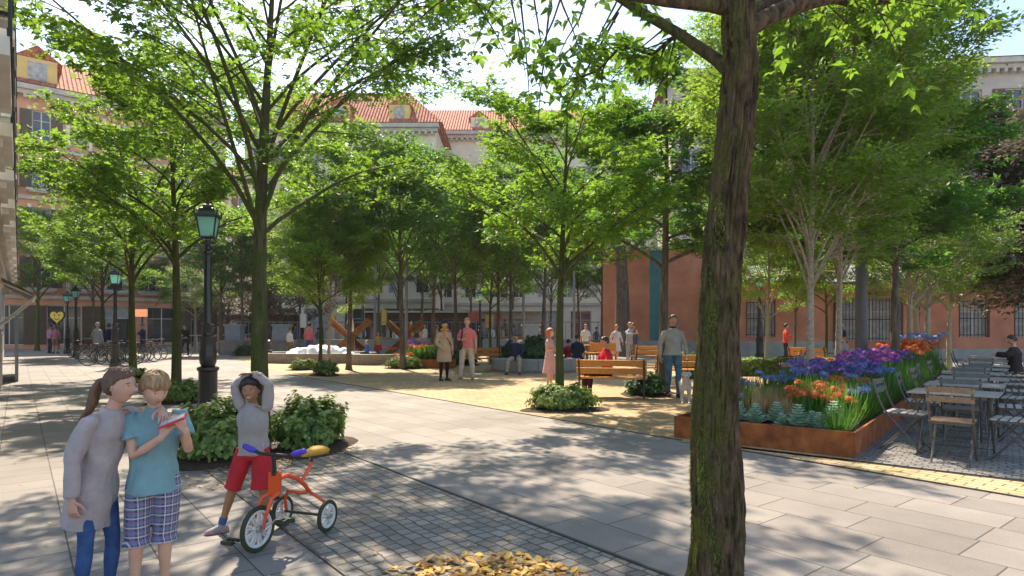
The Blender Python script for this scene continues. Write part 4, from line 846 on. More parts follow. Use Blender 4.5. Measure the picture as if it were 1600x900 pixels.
HEADS = {c: [head('flower_head', .062, 26, c, .027), head('flower_head', .075, 30, c, .030)] for c in ('fl_violet', 'fl_blue', 'fl_pale', 'fl_orange', 'fl_magenta')}
def blades(n, r, hh, m, w=.02, lean=.5, stemtop=None):
    P = []; Nn = []; Dd = []; S = []
    for i in range(n):
        a = rng.uniform(0, 6.28); q = r * rng.uniform(0, .5); l = rng.uniform(.1, lean); P.append((q * math.cos(a), q * math.sin(a), 0)); Dd.append((math.cos(a) * l, math.sin(a) * l, 1)); Nn.append((math.cos(a), math.sin(a), -l)); S.append(hh * rng.uniform(.6, 1.15))
    T = ([(0, w, 0), (0, -w, 0), (.4, w * 1.3, .02), (.4, -w * 1.3, .02), (.75, w, -.06), (.75, -w, -.06), (1, 0, -.24)], [(0, 1, 3), (0, 3, 2), (2, 3, 5), (2, 5, 4), (4, 5, 6)])
    return leaf_mesh('foliage', P, Nn, Dd, S, T, M[m])
FOL = [blades(110, .28, .52, 'strap', .014, 1.0), blades(120, .30, .48, 'strap', .014, 1.1)]
def gen_flower(col, hh, nh, spread, fi):
    """root with foliage, stems, flower heads"""
    r = bpy.data.objects.new('agapanthus_plant', None); COL.objects.link(r); st = MB(); hs = []
    for i in range(nh):
        a = i * 2.4 + rng.uniform(0, 1); q = spread * (.25 + .75 * (i / nh) ** .6) * rng.uniform(.7, 1); z = hh * rng.uniform(.82, 1.08); x, y = q * math.cos(a), q * math.sin(a)
        st.tube([(x * .3, y * .3, 0), (x * .7, y * .7, z * .55), (x, y, z)], [.007, .006, .004], 4); hs.append((x, y, z))
    link('foliage', FOL[fi], r); st.build('stems', M['strap'], r)
    for i, p in enumerate(hs):
        c = col if isinstance(col, str) else col[i % len(col)]; o = link('flower_head', HEADS[c][i % 2], r); o.location = p; o.rotation_euler = (rng.uniform(-.3, .3), rng.uniform(-.3, .3), i)
    return r
def put(root, first, loc, rz, s, label, cat, group):
    if first: root.location = loc; root.rotation_euler = (0, 0, rz); root.scale = (s, s, s); tag(root, label, cat, group); return root
    r = dup(root, label, loc, rz, group, s); r['category'] = cat; return r
def patch(col, a0, a1, b0, b1, n, hh, nh, label, group, spread=.24, fi=0, name='agapanthus_plant'):
    root = gen_flower(col, hh, nh, spread, fi); root.name = name
    for i in range(n):
        a = a0 + (a1 - a0) * ((i * .618 + .3) % 1); b = b0 + (b1 - b0) * (i + .5) / n
        put(root, i == 0, B(a, b, .22), rng.uniform(0, 6.28), rng.uniform(.88, 1.12), label, 'flower', group)
patch('fl_violet', -2.05, -1.75, 1.2, 2.0, 4, .46, 5, 'violet agapanthus clump at the front left corner of the bed beside the big trunk', 'violet agapanthus at the front left')
patch('fl_pale', -1.85, -1.5, .75, 1.1, 2, .30, 5, 'low pale blue flowers behind the grey succulents', 'pale blue flowers behind the succulents', .16)
patch('fl_blue', -2.0, -1.5, 2.9, 4.6, 5, .46, 6, 'blue agapanthus on the left side of the bed before the pale birch', 'blue agapanthus left of the birch')
patch('fl_orange', -.95, -.42, .95, 1.9, 7, .40, 9, 'orange lily clump in the front of the bed right of the birch', 'orange lilies at the bed front', .26)
patch(['fl_blue', 'fl_pale'], -.5, -.25, 1.5, 3.0, 5, .38, 5, 'blue flowers along the right edge of the bed near the first chair', 'blue flowers near the first chair')
patch(['fl_orange'], -.8, -.5, 2.5, 3.4, 3, .46, 7, 'orange lily clump among the blue flowers in the second row', 'orange lilies in the second row')
patch(['fl_violet', 'fl_blue', 'fl_violet'], -1.6, -.5, 3.2, 5.6, 13, .60, 8, 'violet and blue agapanthus massed in the middle of the bed', 'violet agapanthus in the middle', .28)
patch(['fl_blue'], -1.0, -.3, 4.2, 6.0, 6, .55, 6, 'blue agapanthus at the right of the violet mass', 'blue agapanthus right of the violet mass')
patch(['fl_violet', 'fl_magenta', 'fl_violet'], -1.5, -.4, 6.2, 8.8, 11, .72, 8, 'tall violet and magenta agapanthus around the rough barked chestnut', 'tall violet agapanthus by the chestnut', .3)
patch(['fl_orange'], -2.0, -1.6, 5.2, 7.4, 6, .56, 8, 'orange lily clump on the far left side of the bed', 'orange lilies on the far left side', .28)
patch(['fl_blue'], -2.0, -1.7, 4.9, 7.0, 4, .62, 6, 'blue agapanthus mixed with orange lilies on the far left side', 'blue agapanthus on the far left side')
patch(['fl_orange'], -1.2, -.2, 9.3, 12.8, 13, .82, 9, 'tall orange lily clump towards the far end of the bed', 'tall orange lilies at the far end', .32)
patch(['fl_pale', 'fl_blue'], -1.1, -.2, 12.0, 15.0, 8, .95, 8, 'tall pale blue agapanthus at the far end of the bed', 'pale blue agapanthus at the far end', .3)
fr = blades(260, .34, .36, 'strap', .008, 1.6); first = None
for i in range(26):
    b = .45 + i * .56 + rng.uniform(-.1, .1); a = -.27 + rng.uniform(-.1, .05)
    lb = 'bright green grassy foliage along the right edge of the bed'
    if first is None: first = thing('green_clump', lb, 'plant', B(a, b, .22), 0, 'green clumps on the right edge'); link('foliage', fr, first)
    else: dup(first, lb, B(a, b, .22), rng.uniform(0, 6), 'green clumps on the right edge', rng.uniform(.8, 1.15))
fr = blades(150, .3, .38, 'strap', .010, 1.5); first = None
for i in range(30):
    a = -1.9 + 1.5 * ((i * .618) % 1); b = .7 + i * .48; lb = 'low green foliage between the flower clumps'
    if first is None: first = thing('green_clump', lb, 'plant', B(a, b, .22), 0, 'low foliage between the flowers'); link('foliage', fr, first)
    else: dup(first, lb, B(a, b, .22), rng.uniform(0, 6), 'low foliage between the flowers', rng.uniform(.8, 1.2))
fr = blades(420, .34, .42, 'drygrass', .006, .7); first = None
for a, b in ((-1.75, 1.3), (-1.5, 1.15), (-1.3, 1.55), (-1.15, 1.0), (-1.6, 1.9), (-1.2, 2.2), (-.95, .72), (-1.35, .8)):
    lb = 'tan dry ornamental grass tuft behind the grey succulents'
    if first is None: first = thing('ornamental_grass', lb, 'grass', B(a, b, .22), 0, 'tan grass tufts'); link('foliage', fr, first)
    else: dup(first, lb, B(a, b, .22), rng.uniform(0, 6), 'tan grass tufts', rng.uniform(.8, 1.15))
# succulents
P = []; Nn = []; Dd = []; S = []
for L_ in range(8):
    z = .04 + L_ * .030; n = 6; ln = .165 * (1 - L_ / 10.5)
    for i in range(n):
        a = i * 6.283 / n + L_ * .52; P.append((0, 0, z)); Dd.append((math.cos(a), math.sin(a), .05 + L_ * .09)); Nn.append((-math.cos(a) * .3, -math.sin(a) * .3, 1)); S.append(ln)
L_SUC = ([(0, .1, 0), (0, -.1, 0), (.5, .27, .09), (.5, -.27, .09), (.5, 0, -.02), (1, 0, .06)], [(0, 1, 4), (0, 4, 2), (1, 3, 4), (2, 4, 5), (4, 3, 5)])
sm = leaf_mesh('rosette', P, Nn, Dd, S, L_SUC, M['succ']); first = None
for i, (a, b, s) in enumerate([(-1.93, .35, 1.1), (-1.62, .25, .9), (-1.42, .28, 1.15), (-1.18, .2, 1.15), (-.98, .42, 1.2), (-1.3, .62, 1.0), (-.66, .2, 1.25), (-.42, .2, .95), (-.36, .75, 1.3), (-.55, .42, .9), (-.85, .16, .8), (-1.75, .16, .7)]):
    lb = 'grey green rosette succulent in the front row of the planter'
    if first is None: first = thing('succulent', lb, 'succulent', B(a, b, .22), 0, 'rosette succulents at the front', s); link('rosette', sm, first)
    else: dup(first, lb, B(a, b, .22), i, 'rosette succulents at the front', s)

# ------------------------------------------------------------------ lamp posts
def lamp_proto():
    t = thing('street_lamp', 'tall black cast iron lamp with green glass lantern in the middle of the left pavement', 'street lamp', G(325, 655), 0, 'green glass lantern street lamps')
    mb = MB(); mb.lathe([(.21, 0), (.21, .12), (.19, .14), (.19, .2), (.165, .24), (.16, .30)], 8, ph=.39); mb.lathe([(.145, .30), (.145, .82), (.15, .84), (.17, .86), (.17, .90), (.13, .92)], 16)
    mb.lathe([(.105, .92), (.13, 1.0), (.135, 1.12), (.12, 1.25), (.125, 1.36), (.13, 1.40), (.13, 1.44), (.10, 1.46)], 16); mb.build('base', M['black_iron'], t)
    mb = MB(); mb.lathe([(.10, 1.46), (.095, 1.58), (.105, 1.60), (.105, 1.64), (.075, 1.66), (.066, 2.0), (.056, 2.86), (.075, 2.88), (.075, 2.92), (.05, 2.94), (.045, 3.02), (.11, 3.04), (.11, 3.07), (.03, 3.09), (.03, 3.12)], 16); mb.build('column', M['black_iron'], t)
    mb = MB()
    for k in range(4):
        a = math.pi / 4 + k * math.pi / 2; c, s = math.cos(a), math.sin(a); mb.tube([(c * r, s * r, z) for r, z in ((.03, 3.02), (.10, 3.05), (.13, 3.10), (.10, 3.15), (.13, 3.19), (.155, 3.17))], .009, 6)
        a = k * math.pi / 2; c, s = math.cos(a), math.sin(a); mb.tube([(c * r, s * r, z) for r, z in ((.03, 3.06), (.08, 3.1), (.11, 3.14), (.09, 3.17), (.07, 3.15))], .007, 6)
    mb.build('bracket', M['black_iron'], t)
    mb = MB(); mb.lathe([(.135, 3.17), (.205, 3.50)], 4, ph=math.pi / 4 + .25); mb.build('lantern_glass', M['lamp_glass'], t, None)
    mb = MB(); q = math.pi / 4 + .25
    for k in range(4):
        a = q + k * math.pi / 2; mb.bar((.142 * math.cos(a), .142 * math.sin(a), 3.15), (.212 * math.cos(a), .212 * math.sin(a), 3.52), .018, .018)
    mb.lathe([(.12, 3.13), (.155, 3.15), (.155, 3.175), (.13, 3.18)], 4, ph=q); mb.build('lantern_frame', M['black_iron'], t, None)
    mb = MB(); mb.lathe([(.235, 3.50), (.25, 3.52), (.25, 3.55), (.19, 3.60), (.15, 3.66), (.10, 3.68), (.10, 3.72), (.05, 3.75), (.03, 3.78), (.035, 3.81), (.008, 3.86)], 4, ph=q)
    for k in range(4): a = q + k * math.pi / 2; mb.tube([(.24 * math.cos(a), .24 * math.sin(a), 3.54), (.25 * math.cos(a), .25 * math.sin(a), 3.62), (.22 * math.cos(a), .22 * math.sin(a), 3.66)], [.014, .016, .004], 6)
    mb.build('lantern_cap', M['black_iron'], t, None); return t
lp = lamp_proto()
for loc, lb, s in ((G(180, 573), 'black lamp post partly hidden in the tree leaves, second along the left pavement', 1.04), (G(118.5, 558), 'third black lamp post left of the parked bicycles, the nearer of the close pair', 1.0), (G(105, 552.5), 'farther lamp post of the close pair beside the couple', 1.0), (G(304, 541.5), 'small distant lamp post beside the cyclist', 1.0), (G(1187, 562), 'black lamp post before the barred window of the terracotta house', 1.12), (D(502, 35), 'distant lamp post behind the fountain foam', 1.0), (D(750, 36), 'distant lamp post right of the pink shirted man', 1.0), (D(1190, 45), 'lamp post far behind', 1.0))[:7]:
    dup(lp, lb, loc, 0, None, s)
lp.scale = (1, 1, .955)

# ------------------------------------------------------------------ benches
def bench_proto():
    t = thing('park_bench', 'varnished wooden bench with the man in the red sweater', 'bench', (0, 0, 0), 0, 'wooden park benches'); Lb = 1.5
    for i in range(3): mb = MB(); mb.box((0, -.20 + i * .165, .44), (Lb, .15, .035)); mb.build('seat_board', M['wood'], t, None)
    for i in range(2):
        mb = MB(); z = .60 + i * .17; T = Matrix.Translation((0, -.315 - i * .045, z)) @ Matrix.Rotation(R(14), 4, 'X'); mb.box((0, 0, 0), (Lb, .035, .13), T=T); mb.build('back_board', M['wood'], t, None)
    for x in (-Lb / 2 + .06, Lb / 2 - .06):
        mb = MB(); mb.tube([(x, -.42, .86), (x, -.33, .6), (x, -.27, .42), (x, -.30, .2), (x, -.40, .02)], [.02, .024, .026, .022, .02], 6); mb.tube([(x, .20, .40), (x, .24, .2), (x, .30, .02)], .02, 6); mb.bar((x, -.28, .40), (x, .22, .40), .035, .035); mb.build('leg', M['metal_dark'], t)
        mb = MB(); mb.tube([(x, -.33, .64), (x, -.05, .66), (x, .20, .64), (x, .25, .56), (x, .22, .42)], .018, 6); mb.build('armrest', M['metal_dark'], t)
    return t
be = bench_proto(); be.location = D(957, 13.75); be.rotation_euler = (0, 0, R(-14))
for loc, rz, lb in ((D(1068, 16.4), -8, 'wooden bench right behind the man with the dog'), (D(752, 22.6), -4, 'wooden bench behind the pink shirted man'), (D(1231, 20.6 - 2.0), 70, 'wooden bench end seen beyond the hedge'), (D(1270, 22.5), -60, 'farther wooden bench between the flowers and the terracotta house'), (D(677, 25), 0, 'wooden bench in front of the woman in the tan coat, partly hidden')):
    dup(be, lb, loc, R(rz))

# ------------------------------------------------------------------ bistro chairs and tables
def chair_proto(slat, backslat, label):
    t = thing('bistro_chair', label, 'chair', (0, 0, 0), 0, 'folding bistro chairs'); w = .20
    for y in (-w, w):
        mb = MB(); mb.tube([(-.30, y, .88), (-.285, y, .80), (-.245, y, .66), (-.19, y, .53), (-.12, y, .43), (.06, y, .22), (.24, y, .0)], .0125, 7); mb.build('frame_leg', M['chair_metal'], t)
        mb = MB(); yy = y * .88; mb.tube([(.21, yy, .455), (.0, yy, .25), (-.24, yy, .0)], .0115, 7); mb.build('cross_leg', M['chair_metal'], t)
    mb = MB(); mb.bar((-.16, -w * .88, .452), (-.16, w * .88, .452), .02, .02); mb.bar((.21, -w * .88, .452), (.21, w * .88, .452), .018, .018); mb.bar((-.17, -w, .06), (-.17, w, .06), .014, .014); mb.bar((.19, -w, .05), (.19, w, .05), .014, .014)
    for y in (-w * .9, w * .9): mb.bar((-.17, y, .452), (.22, y, .452), .016, .022)
    mb.build('stretcher', M['chair_metal'], t, None)
    for i in range(5): mb = MB(); mb.box((-.15 + i * .088, 0, .476), (.062, .41, .016)); mb.build('seat_slat', M[slat], t, None)
    for i in range(2): mb = MB(); mb.box((-.298 + i * .026, 0, .835 - i * .105), (.014, .44, .062)); mb.build('back_slat', M[backslat], t, None)
    return t
def table_proto():
    t = thing('bistro_table', 'nearest slatted bistro table on the terrace', 'table', (0, 0, 0), 0, 'slatted bistro tables'); mb = MB()
    for i in range(8): mb.box((0, -.31 + i * .0885, .735), (.88, .076, .016))
    mb.build('table_top', M['table_top'], t, None)
    mb = MB(); mb.box((-.38, 0, .716), (.03, .66, .02)); mb.box((.38, 0, .716), (.03, .66, .02)); mb.build('batten', M['chair_metal'], t, None)
    for x in (-.36, .36):
        mb = MB(); mb.tube([(x, -.30, .705), (x, .30, 0)], .012, 6); mb.build('leg', M['chair_metal'], t)
        mb = MB(); mb.tube([(x * .94, .30, .705), (x * .94, -.30, 0)], .012, 6); mb.build('leg', M['chair_metal'], t)
    mb = MB()
    for y in (-.27, .27): mb.bar((-.36, y, .05), (.36, y, .05), .014, .014); mb.bar((-.36, y * .6, .18), (.36, y * .6, .18), .012, .012)
    mb.build('stretcher', M['chair_metal'], t, None); return t
ORD = ['first', 'second', 'third', 'fourth', 'fifth', 'sixth', 'seventh', 'eighth', 'ninth', 'tenth', 'eleventh']
ra = math.atan2(ba.y, ba.x); T0 = Vector((5.33, 7.55, 0)); tp = table_proto(); cl = chair_proto('slat_white', 'chair_metal', 'folding chair left of the first table beside the planter, seen from the side'); ct = chair_proto('slat_tan', 'slat_tan', 'folding chair with tan wooden slats at the near end of the first table')
cdk = chair_proto('slat_dark', 'slat_dark', 'dark folding chair with its back turned between the first and second tables')
ct.location = T0 - bb * .64 + ba * .02; ct.rotation_euler = (0, 0, ra + R(88)); ndk = 0
for i in range(10):
    c = T0 + bb * (1.42 * i) + ba * (.0 + .03 * (i % 3)); r = ra + R((i * 37 % 7) - 3)
    if i == 0: tp.location = c; tp.rotation_euler = (0, 0, r)
    else: dup(tp, '%s slatted bistro table from the near end of the terrace' % ORD[i], c, r)
    for sgn in (-1, 1):
        if i in (5, 7) and sgn == -1: continue
        p = c + ba * (sgn * (.50 if sgn < 0 else .60)) - bb * .05 + bb * (((i * 5) % 3 - 1) * .06); rz = ra + (0 if sgn < 0 else math.pi) + R((i * 53 % 15) - 7)
        lb = 'folding chair %s the %s bistro table from the near end' % ('on the planter side of' if sgn < 0 else 'on the outer side of', ORD[i])
        if i == 0 and sgn < 0: cl.location = p; cl.rotation_euler = (0, 0, rz)
        else: dup(cl, lb, p, rz)
    if i in (1, 2, 3, 4, 6):
        p = c - bb * .66; rz = ra + R(90 + (i * 31 % 9) - 4)
        if ndk == 0: cdk.location = p; cdk.rotation_euler = (0, 0, rz); cdk['label'] = 'dark slatted folding chair with its back turned at the second table'
        else: dup(cdk, 'dark slatted folding chair with its back turned at the %s table' % ORD[i], p, rz)
        ndk += 1
# orange chairs and small tables far behind the ring planter
och = thing('cafe_chair', 'orange wooden cafe chair far behind the red sweater man, left one', 'chair', D(925, 27.5), R(20), 'orange cafe chairs')
mb = MB(); mb.box((0, 0, .45), (.44, .44, .04)); mb.build('seat', M['wood_far'], och, None); mb = MB(); mb.box((0, -.21, .72), (.44, .03, .36), T=None); mb.build('backrest', M['wood_far'], och, None)
for x in (-.19, .19):
    for y in (-.19, .19): mb = MB(); mb.tube([(x, y, .43), (x * 1.15, y * 1.15, 0)], .015, 5); mb.build('leg', M['metal_dark'], och)
for px, Y, r, lb in ((940, 28, -15, 'orange wooden cafe chair far behind the red sweater man, second from left'), (951, 26.8, 30, 'orange wooden cafe chair next to the red sweater man head'), (918, 29, 100, 'orange wooden cafe chair behind the sitting couple')): dup(och, lb, D(px, Y), R(r))
t = thing('cafe_table', 'small square table beside the orange cafe chairs', 'table', D(933, 29.2), 0, 'cafe tables'); mb = MB(); mb.box((0, 0, .74), (1.2, .7, .04)); mb.build('table_top', M['wood_far'], t, None)
for x in (-.5, .5): mb = MB(); mb.bar((x, 0, 0), (x, 0, .72), .05, .4); mb.build('leg', M['metal_dark'], t, None)
t2 = dup(t, 'dark square table beside the man with the dog', D(1012, 26)); 
dup(be, 'bench beside the hugging couple', D(1016, 24.8), R(10))

# ------------------------------------------------------------------ round planter, fountain, steel beams
t = thing('round_planter', 'round grey stone planter ring used as a seat', 'planter', D(838, 22.6)); ro, ri, hh = 1.62, 1.12, .47; n = 48
for k in range(8):
    mb = MB(); rg = []
    for j in range(7):
        a = k * math.pi / 4 + (math.pi / 4 - .008) * j / 6 + .004; c, s = math.cos(a), math.sin(a); rg.append([(ri * c, ri * s, .0), (ro * .97 * c, ro * .97 * s, 0), (ro * .97 * c, ro * .97 * s, .06), (ro * c, ro * s, .08), (ro * c, ro * s, hh - .02), ((ro - .02) * c, (ro - .02) * s, hh), (ri * c, ri * s, hh)])
    mb.rings(rg); mb.build('stone_segment', M['stone_grey'], t, 30)
mb = MB(); mb.lathe([(.01, .36), (1.125, .36), (1.125, .34), (.01, .34)], 32); mb.build('soil', M['soil'], t, None)
t = thing('fountain_basin', 'long low round edged stone fountain basin full of white foam', 'fountain', D(497, 28.6)); n = 64; mb = MB(); rg = []
for (f, z) in ((1, 0), (1, .42), (.985, .44), (.90, .44), (.885, .42), (.885, .30), (.01, .30)): rg.append([(2.65 * f * math.cos(2 * math.pi * j / n), 1.7 * f * math.sin(2 * math.pi * j / n), z) for j in range(n)])
mb.rings(rg); mb.build('basin', M['stone_bench'], t, 30)
foam = mat('white_water_foam', (.92, .93, .95), .6, .04, 8, .3, 12)
mb = MB(); rf = random.Random(3)
for i in range(60):
    a = rf.uniform(0, 6.28); q = rf.uniform(0, 1) ** .5; x, y = 1.55 * q * math.cos(a) + .1, 1.0 * q * math.sin(a); z = .32 + .42 * (1 - q ** 3) * rf.uniform(.6, 1); mb.ball((x, y, z * .6), (.26, .26, z * .55), 10, 7)
FOAM = (mb, t, foam)
t = thing('round_stone_seat', 'curved pale stone seat block right of the fountain', 'seat', D(590, 26.8)); mb = MB(); rg = []
for j in range(17):
    a = math.pi + math.pi * j / 16; c, s = math.cos(a), math.sin(a) * .8; rg.append([(.75 * c, .75 * s, 0), (1.25 * c, 1.25 * s, 0), (1.25 * c, 1.25 * s, .44), (.75 * c, .75 * s, .44)])
mb.rings(rg); mb.build('stone', M['stone_bench'], t, 30)
def ibeam(mb, a, b, w=.26, tk=.045):
    a, b = Vector(a), Vector(b); d = (b - a).normalized(); y = Vector((0, 1, 0)); x = d.cross(y).normalized()
    mb.bar(a, b, .03, w * .8, up=(0, 1, 0)) if False else None
    for s in (-1, 1): mb.bar(a + x * s * w / 2, b + x * s * w / 2, w if False else tk, w, up=tuple(x)) if False else mb.bar(a + x * s * w / 2, b + x * s * w / 2, tk, w, up=(0, 1, 0))
    mb.bar(a, b, w - tk, .03, up=(0, 1, 0))
def hedgehog(px, Y, s, rz, label):
    t = thing('steel_beam_sculpture', label, 'sculpture', D(px, Y), R(rz), 'crossed rusty steel beams', s)
    for a, b in (((-1.0, 0, .12), (.95, .25, 1.95)), ((1.0, .3, .12), (-1.0, .05, 1.95)), ((.25, -.9, .1), (-.1, 1.1, 1.9))): mb = MB(); ibeam(mb, a, b); mb.build('beam', M['corten_dark'], t, None)
hedgehog(547, 31, 1.0, 8, 'left set of crossed rusty steel beams beside the straight tree'); hedgehog(632, 33, .95, -12, 'right set of crossed rusty steel beams behind the grey tree')
t = thing('low_corten_planter', 'low rusty planter edge behind the woman in the tan coat', 'planter', D(672, 24.2), R(-2)); mb = MB(); mb.box((0, 0, .17), (1.9, .9, .34)); mb.build('steel_edging', M['corten'], t, None)
mb = MB(); mb.box((0, 0, .345), (1.84, .84, .012)); mb.build('soil', M['soil'], t, None)
dupf = 0
for col, px, Y, lb, hh_ in (('fl_orange', 632, 24.6, 'orange lilies at the foot of the grey tree left of the tan coat', .5), ('fl_orange', 655, 24.2, 'orange lilies at the left end of the low rusty planter', .5), ('fl_violet', 645, 25.6, 'violet flowers beside the orange lilies at the grey tree', .62), (['fl_orange', 'fl_violet'], 735, 26, 'orange and violet flowers behind the centre bench, left clump', .7), (['fl_violet', 'fl_blue'], 770, 26.5, 'violet flowers behind the centre bench, right clump', .7), ('fl_orange', 612, 30, 'orange flowers under the right crossed beams', .6), ('fl_orange', 500, 31, 'orange flowers left of the crossed beams', .7)):
    r = gen_flower(col, hh_, 10, .42, 1); put(r, True, D(px, Y, .0 if not 640 < px < 700 else .34), 0, 1.0, lb, 'flower', 'flower clumps in the middle of the square')
g0 = None
for i in range(5):
    lb = 'tall green grassy plants in the low rusty planter'
    if g0 is None: g0 = thing('green_clump', lb, 'plant', D(655, 24.2, .34), 0, 'green clumps in the low rusty planter'); link('foliage', fr if False else blades(120, .3, .5, 'strap', .016, .7), g0)
    else: dup(g0, lb, D(655 + i * 9, 24.2, .34), i, 'green clumps in the low rusty planter')
t = thing('litter_bin', 'slim black litter bin left of the fountain', 'bin', D(420.5, 29)); mb = MB(); mb.lathe([(.13, 0), (.13, .75), (.15, .78), (.15, .84), (.08, .9), (.09, .95), (.01, 1.0)], 12); mb.build('body', M['black_iron'], t); mb = MB(); mb.lathe([(.155, .5), (.155, .54), (.128, .55)], 12); mb.build('band', M['metal_grey'], t)
t = thing('kiosk_board', 'black advertising column behind the standing men', 'column', D(195, 30)); mb = MB(); mb.box((0, 0, 1.0), (.62, .5, 1.95)); mb.build('body', M['black_iron'], t, None); mb = MB(); mb.box((0, -.26, 1.05), (.5, .02, 1.6)); mb.build('panel', mat('dark_panel', (.05, .055, .07), .4), t, None)

# ------------------------------------------------------------------ bicycles
def bike_proto():
    t = thing('bicycle', 'bicycle', 'bicycle', (0, 0, 0), 0, 'bicycles parked behind the lamp post'); r = .34
    for x in (-.52, .52):
        mb = MB(); mb.tube([(x + r * math.cos(a), 0, .35 + r * math.sin(a)) for a in [2 * math.pi * i / 28 for i in range(29)]], .018, 6); o = mb.build('wheel', M['rubber_black'], t)
        mb = MB()
        for i in range(10): a = i * math.pi / 5; mb.tube([(x, 0, .35), (x + r * math.cos(a), 0, .35 + r * math.sin(a))], .003, 3)
        mb.tube([(x + (r - .02) * math.cos(a), 0, .35 + (r - .02) * math.sin(a)) for a in [2 * math.pi * i / 28 for i in range(29)]], .008, 4); mb.tube([(x, -.05, .35), (x, .05, .35)], .02, 6); mb.build('spokes', M['steel'], o)
    mb = MB()
    for a, b in (((-.08, 0, .3), (-.22, 0, .82)), ((-.08, 0, .3), (.36, 0, .78)), ((-.2, 0, .76), (.36, 0, .82)), ((-.08, .03, .3), (-.52, .03, .35)), ((-.2, 0, .74), (-.52, 0, .35)), ((.36, 0, .9), (.52, .02, .35)), ((.33, 0, .98), (.37, 0, .76))): mb.tube([a, b], .016, 6)
    mb.build('frame', M['black_paint'], t); mb = MB(); mb.tube([(.28, -.28, 1.02), (.33, -.1, 1.0), (.33, .1, 1.0), (.28, .28, 1.02)], .013, 6); mb.build('handlebar', M['steel'], t)
    mb = MB(); mb.ball((-.24, 0, .88), (.13, .07, .035), 10, 6); mb.build('saddle', M['rubber_black'], t); mb = MB(); mb.lathe([(.09, -.02), (.09, .02)], 12); mb.build('chainring', M['steel'], t).matrix_local = Matrix.Translation((-.08, .03, .3)) @ Matrix.Rotation(R(90), 4, 'X'); return t
bp_ = bike_proto(); bp_['label'] = 'leftmost parked bicycle behind the grey suited man'; bp_.location = D(160, 25.5); bp_.rotation_euler = (0, 0, R(12))
for px, Y, rz, lb in ((176, 27, 10, 'parked bicycle under the elbow of the navy suited man'), (188, 26, 25, 'parked bicycle right of the second lamp post'), (201, 27.5, 40, 'parked bicycle left of the tree trunk'), (212, 29, 55, 'parked bicycle behind the tree trunk'), (223, 28.2, 60, 'parked bicycle behind the man in dark blue'), (233, 29.5, 58, 'second bicycle from the right end of the rack'), (243, 30.5, 50, 'rightmost bicycle of the rack'), (128, 33, 80, 'bicycle between the close lamp pair'), (137, 32, 70, 'bicycle just right of the close lamp pair'), (146, 31, 60, 'bicycle left of the grey suited man')):
    dup(bp_, lb, D(px, Y), R(rz))

# ------------------------------------------------------------------ tricycle
def wheel_ring(mb, c, r, ax, tr, n=40, m=9):
    ax = Vector(ax).normalized(); x, y = frame(ax); c = Vector(c); mb.rings([[c + (x * math.cos(a) + y * math.sin(a)) * (r + tr * math.cos(b)) + ax * tr * .9 * math.sin(b) for b in [2 * math.pi * k / m for k in range(m)]] for a in [2 * math.pi * j / n for j in range(n + 1)]], cap=False)
fw = Vector((-1.71, 4.22, .155)); rl = Vector((-1.745, 4.77, .118)); rr = Vector((-1.365, 4.64, .118)); O3 = (fw + rl + rr) / 3; O3.z = 0
t = thing('tricycle', 'orange red child tricycle with violet grips and yellow saddle beside the child with raised arms', 'tricycle', O3); sub = lambda p: Vector(p) - O3
axv = (rr - rl).normalized(); hd = Vector((axv.y, -axv.x, 0)).normalized(); hd = hd if hd.y < 0 else -hd; stx = Vector((.93, -.36, 0)).normalized()
def wheel(c, r, tr, ax, big):
    c = sub(c); mb = MB(); wheel_ring(mb, c, r - tr, ax, tr); o = mb.build('wheel', M['rubber'], t); o['label'] = 'large front wheel with white spokes' if big else 'small rear wheel with white spokes'
    mb = MB(); wheel_ring(mb, c, r - 2.3 * tr, ax, tr * .75, 36, 6); x, y = frame(ax); n = 9 if big else 6
    for k in range(n):
        a = 2 * math.pi * k / n
        for da in (-.10, .10): mb.bar(c + (x * math.cos(a + da * 2) + y * math.sin(a + da * 2)) * r * .16, c + (x * math.cos(a + da) + y * math.sin(a + da)) * (r - 2.4 * tr), .007, .016, up=tuple(ax))
    mb.build('rim', M['white_plastic'], o, 40); mb = MB(); mb.tube([c - Vector(ax) * .03, c + Vector(ax) * .03], r * .15, 14); mb.build('hub', M['steel'], o)
wheel(fw, .155, .017, stx, True); wheel(rl, .118, .016, axv, False); wheel(rr, .118, .016, axv, False)
top = Vector((-1.625, 4.30, .50)); hs = Vector((-1.63, 4.29, .64))
mb = MB()
for s in (-1, 1): mb.tube([sub(fw + stx * .045 * s), sub(fw + stx * .045 * s + Vector((.015, .01, .09))), sub(fw + stx * .04 * s + Vector((.05, .03, .20))), sub(top + stx * .028 * s - Vector((0, 0, .12)))], [.009, .012, .015, .015], 10)
mb.bar(sub(top - Vector((0, 0, .14))), sub(top - Vector((0, 0, -.02))), .075, .045); mb.build('fork', M['trike_red'], t)
mb = MB(); mid = (rl + rr) / 2
mb.tube([sub(top - Vector((0, 0, .035))), sub((-1.575, 4.40, .475)), sub((-1.53, 4.48, .43)), sub((-1.50, 4.56, .36)), sub((-1.50, 4.62, .31))], .016, 10)
mb.tube([sub(rl + Vector((.03, .0, .0))), sub(rl + Vector((.03, -.03, .10))), sub(rl + Vector((.06, -.05, .165))), sub((-1.56, 4.63, .29)), sub((-1.48, 4.61, .31)), sub(rr + Vector((-.14, .03, .17))), sub(rr + Vector((-.03, .02, .10)))], .012, 10)
mb.tube([sub((-1.515, 4.50, .40)), sub((-1.47, 4.57, .50)), sub((-1.465, 4.575, .53))], .014, 8); mb.build('frame', M['trike_red'], t)
mb = MB(); mb.tube([sub(rl), sub(rr)], .010, 8); mb.tube([sub((-1.467, 4.573, .50)), sub((-1.46, 4.585, .575))], .010, 8); mb.build('axle_and_seat_post', M['black_paint'], t)
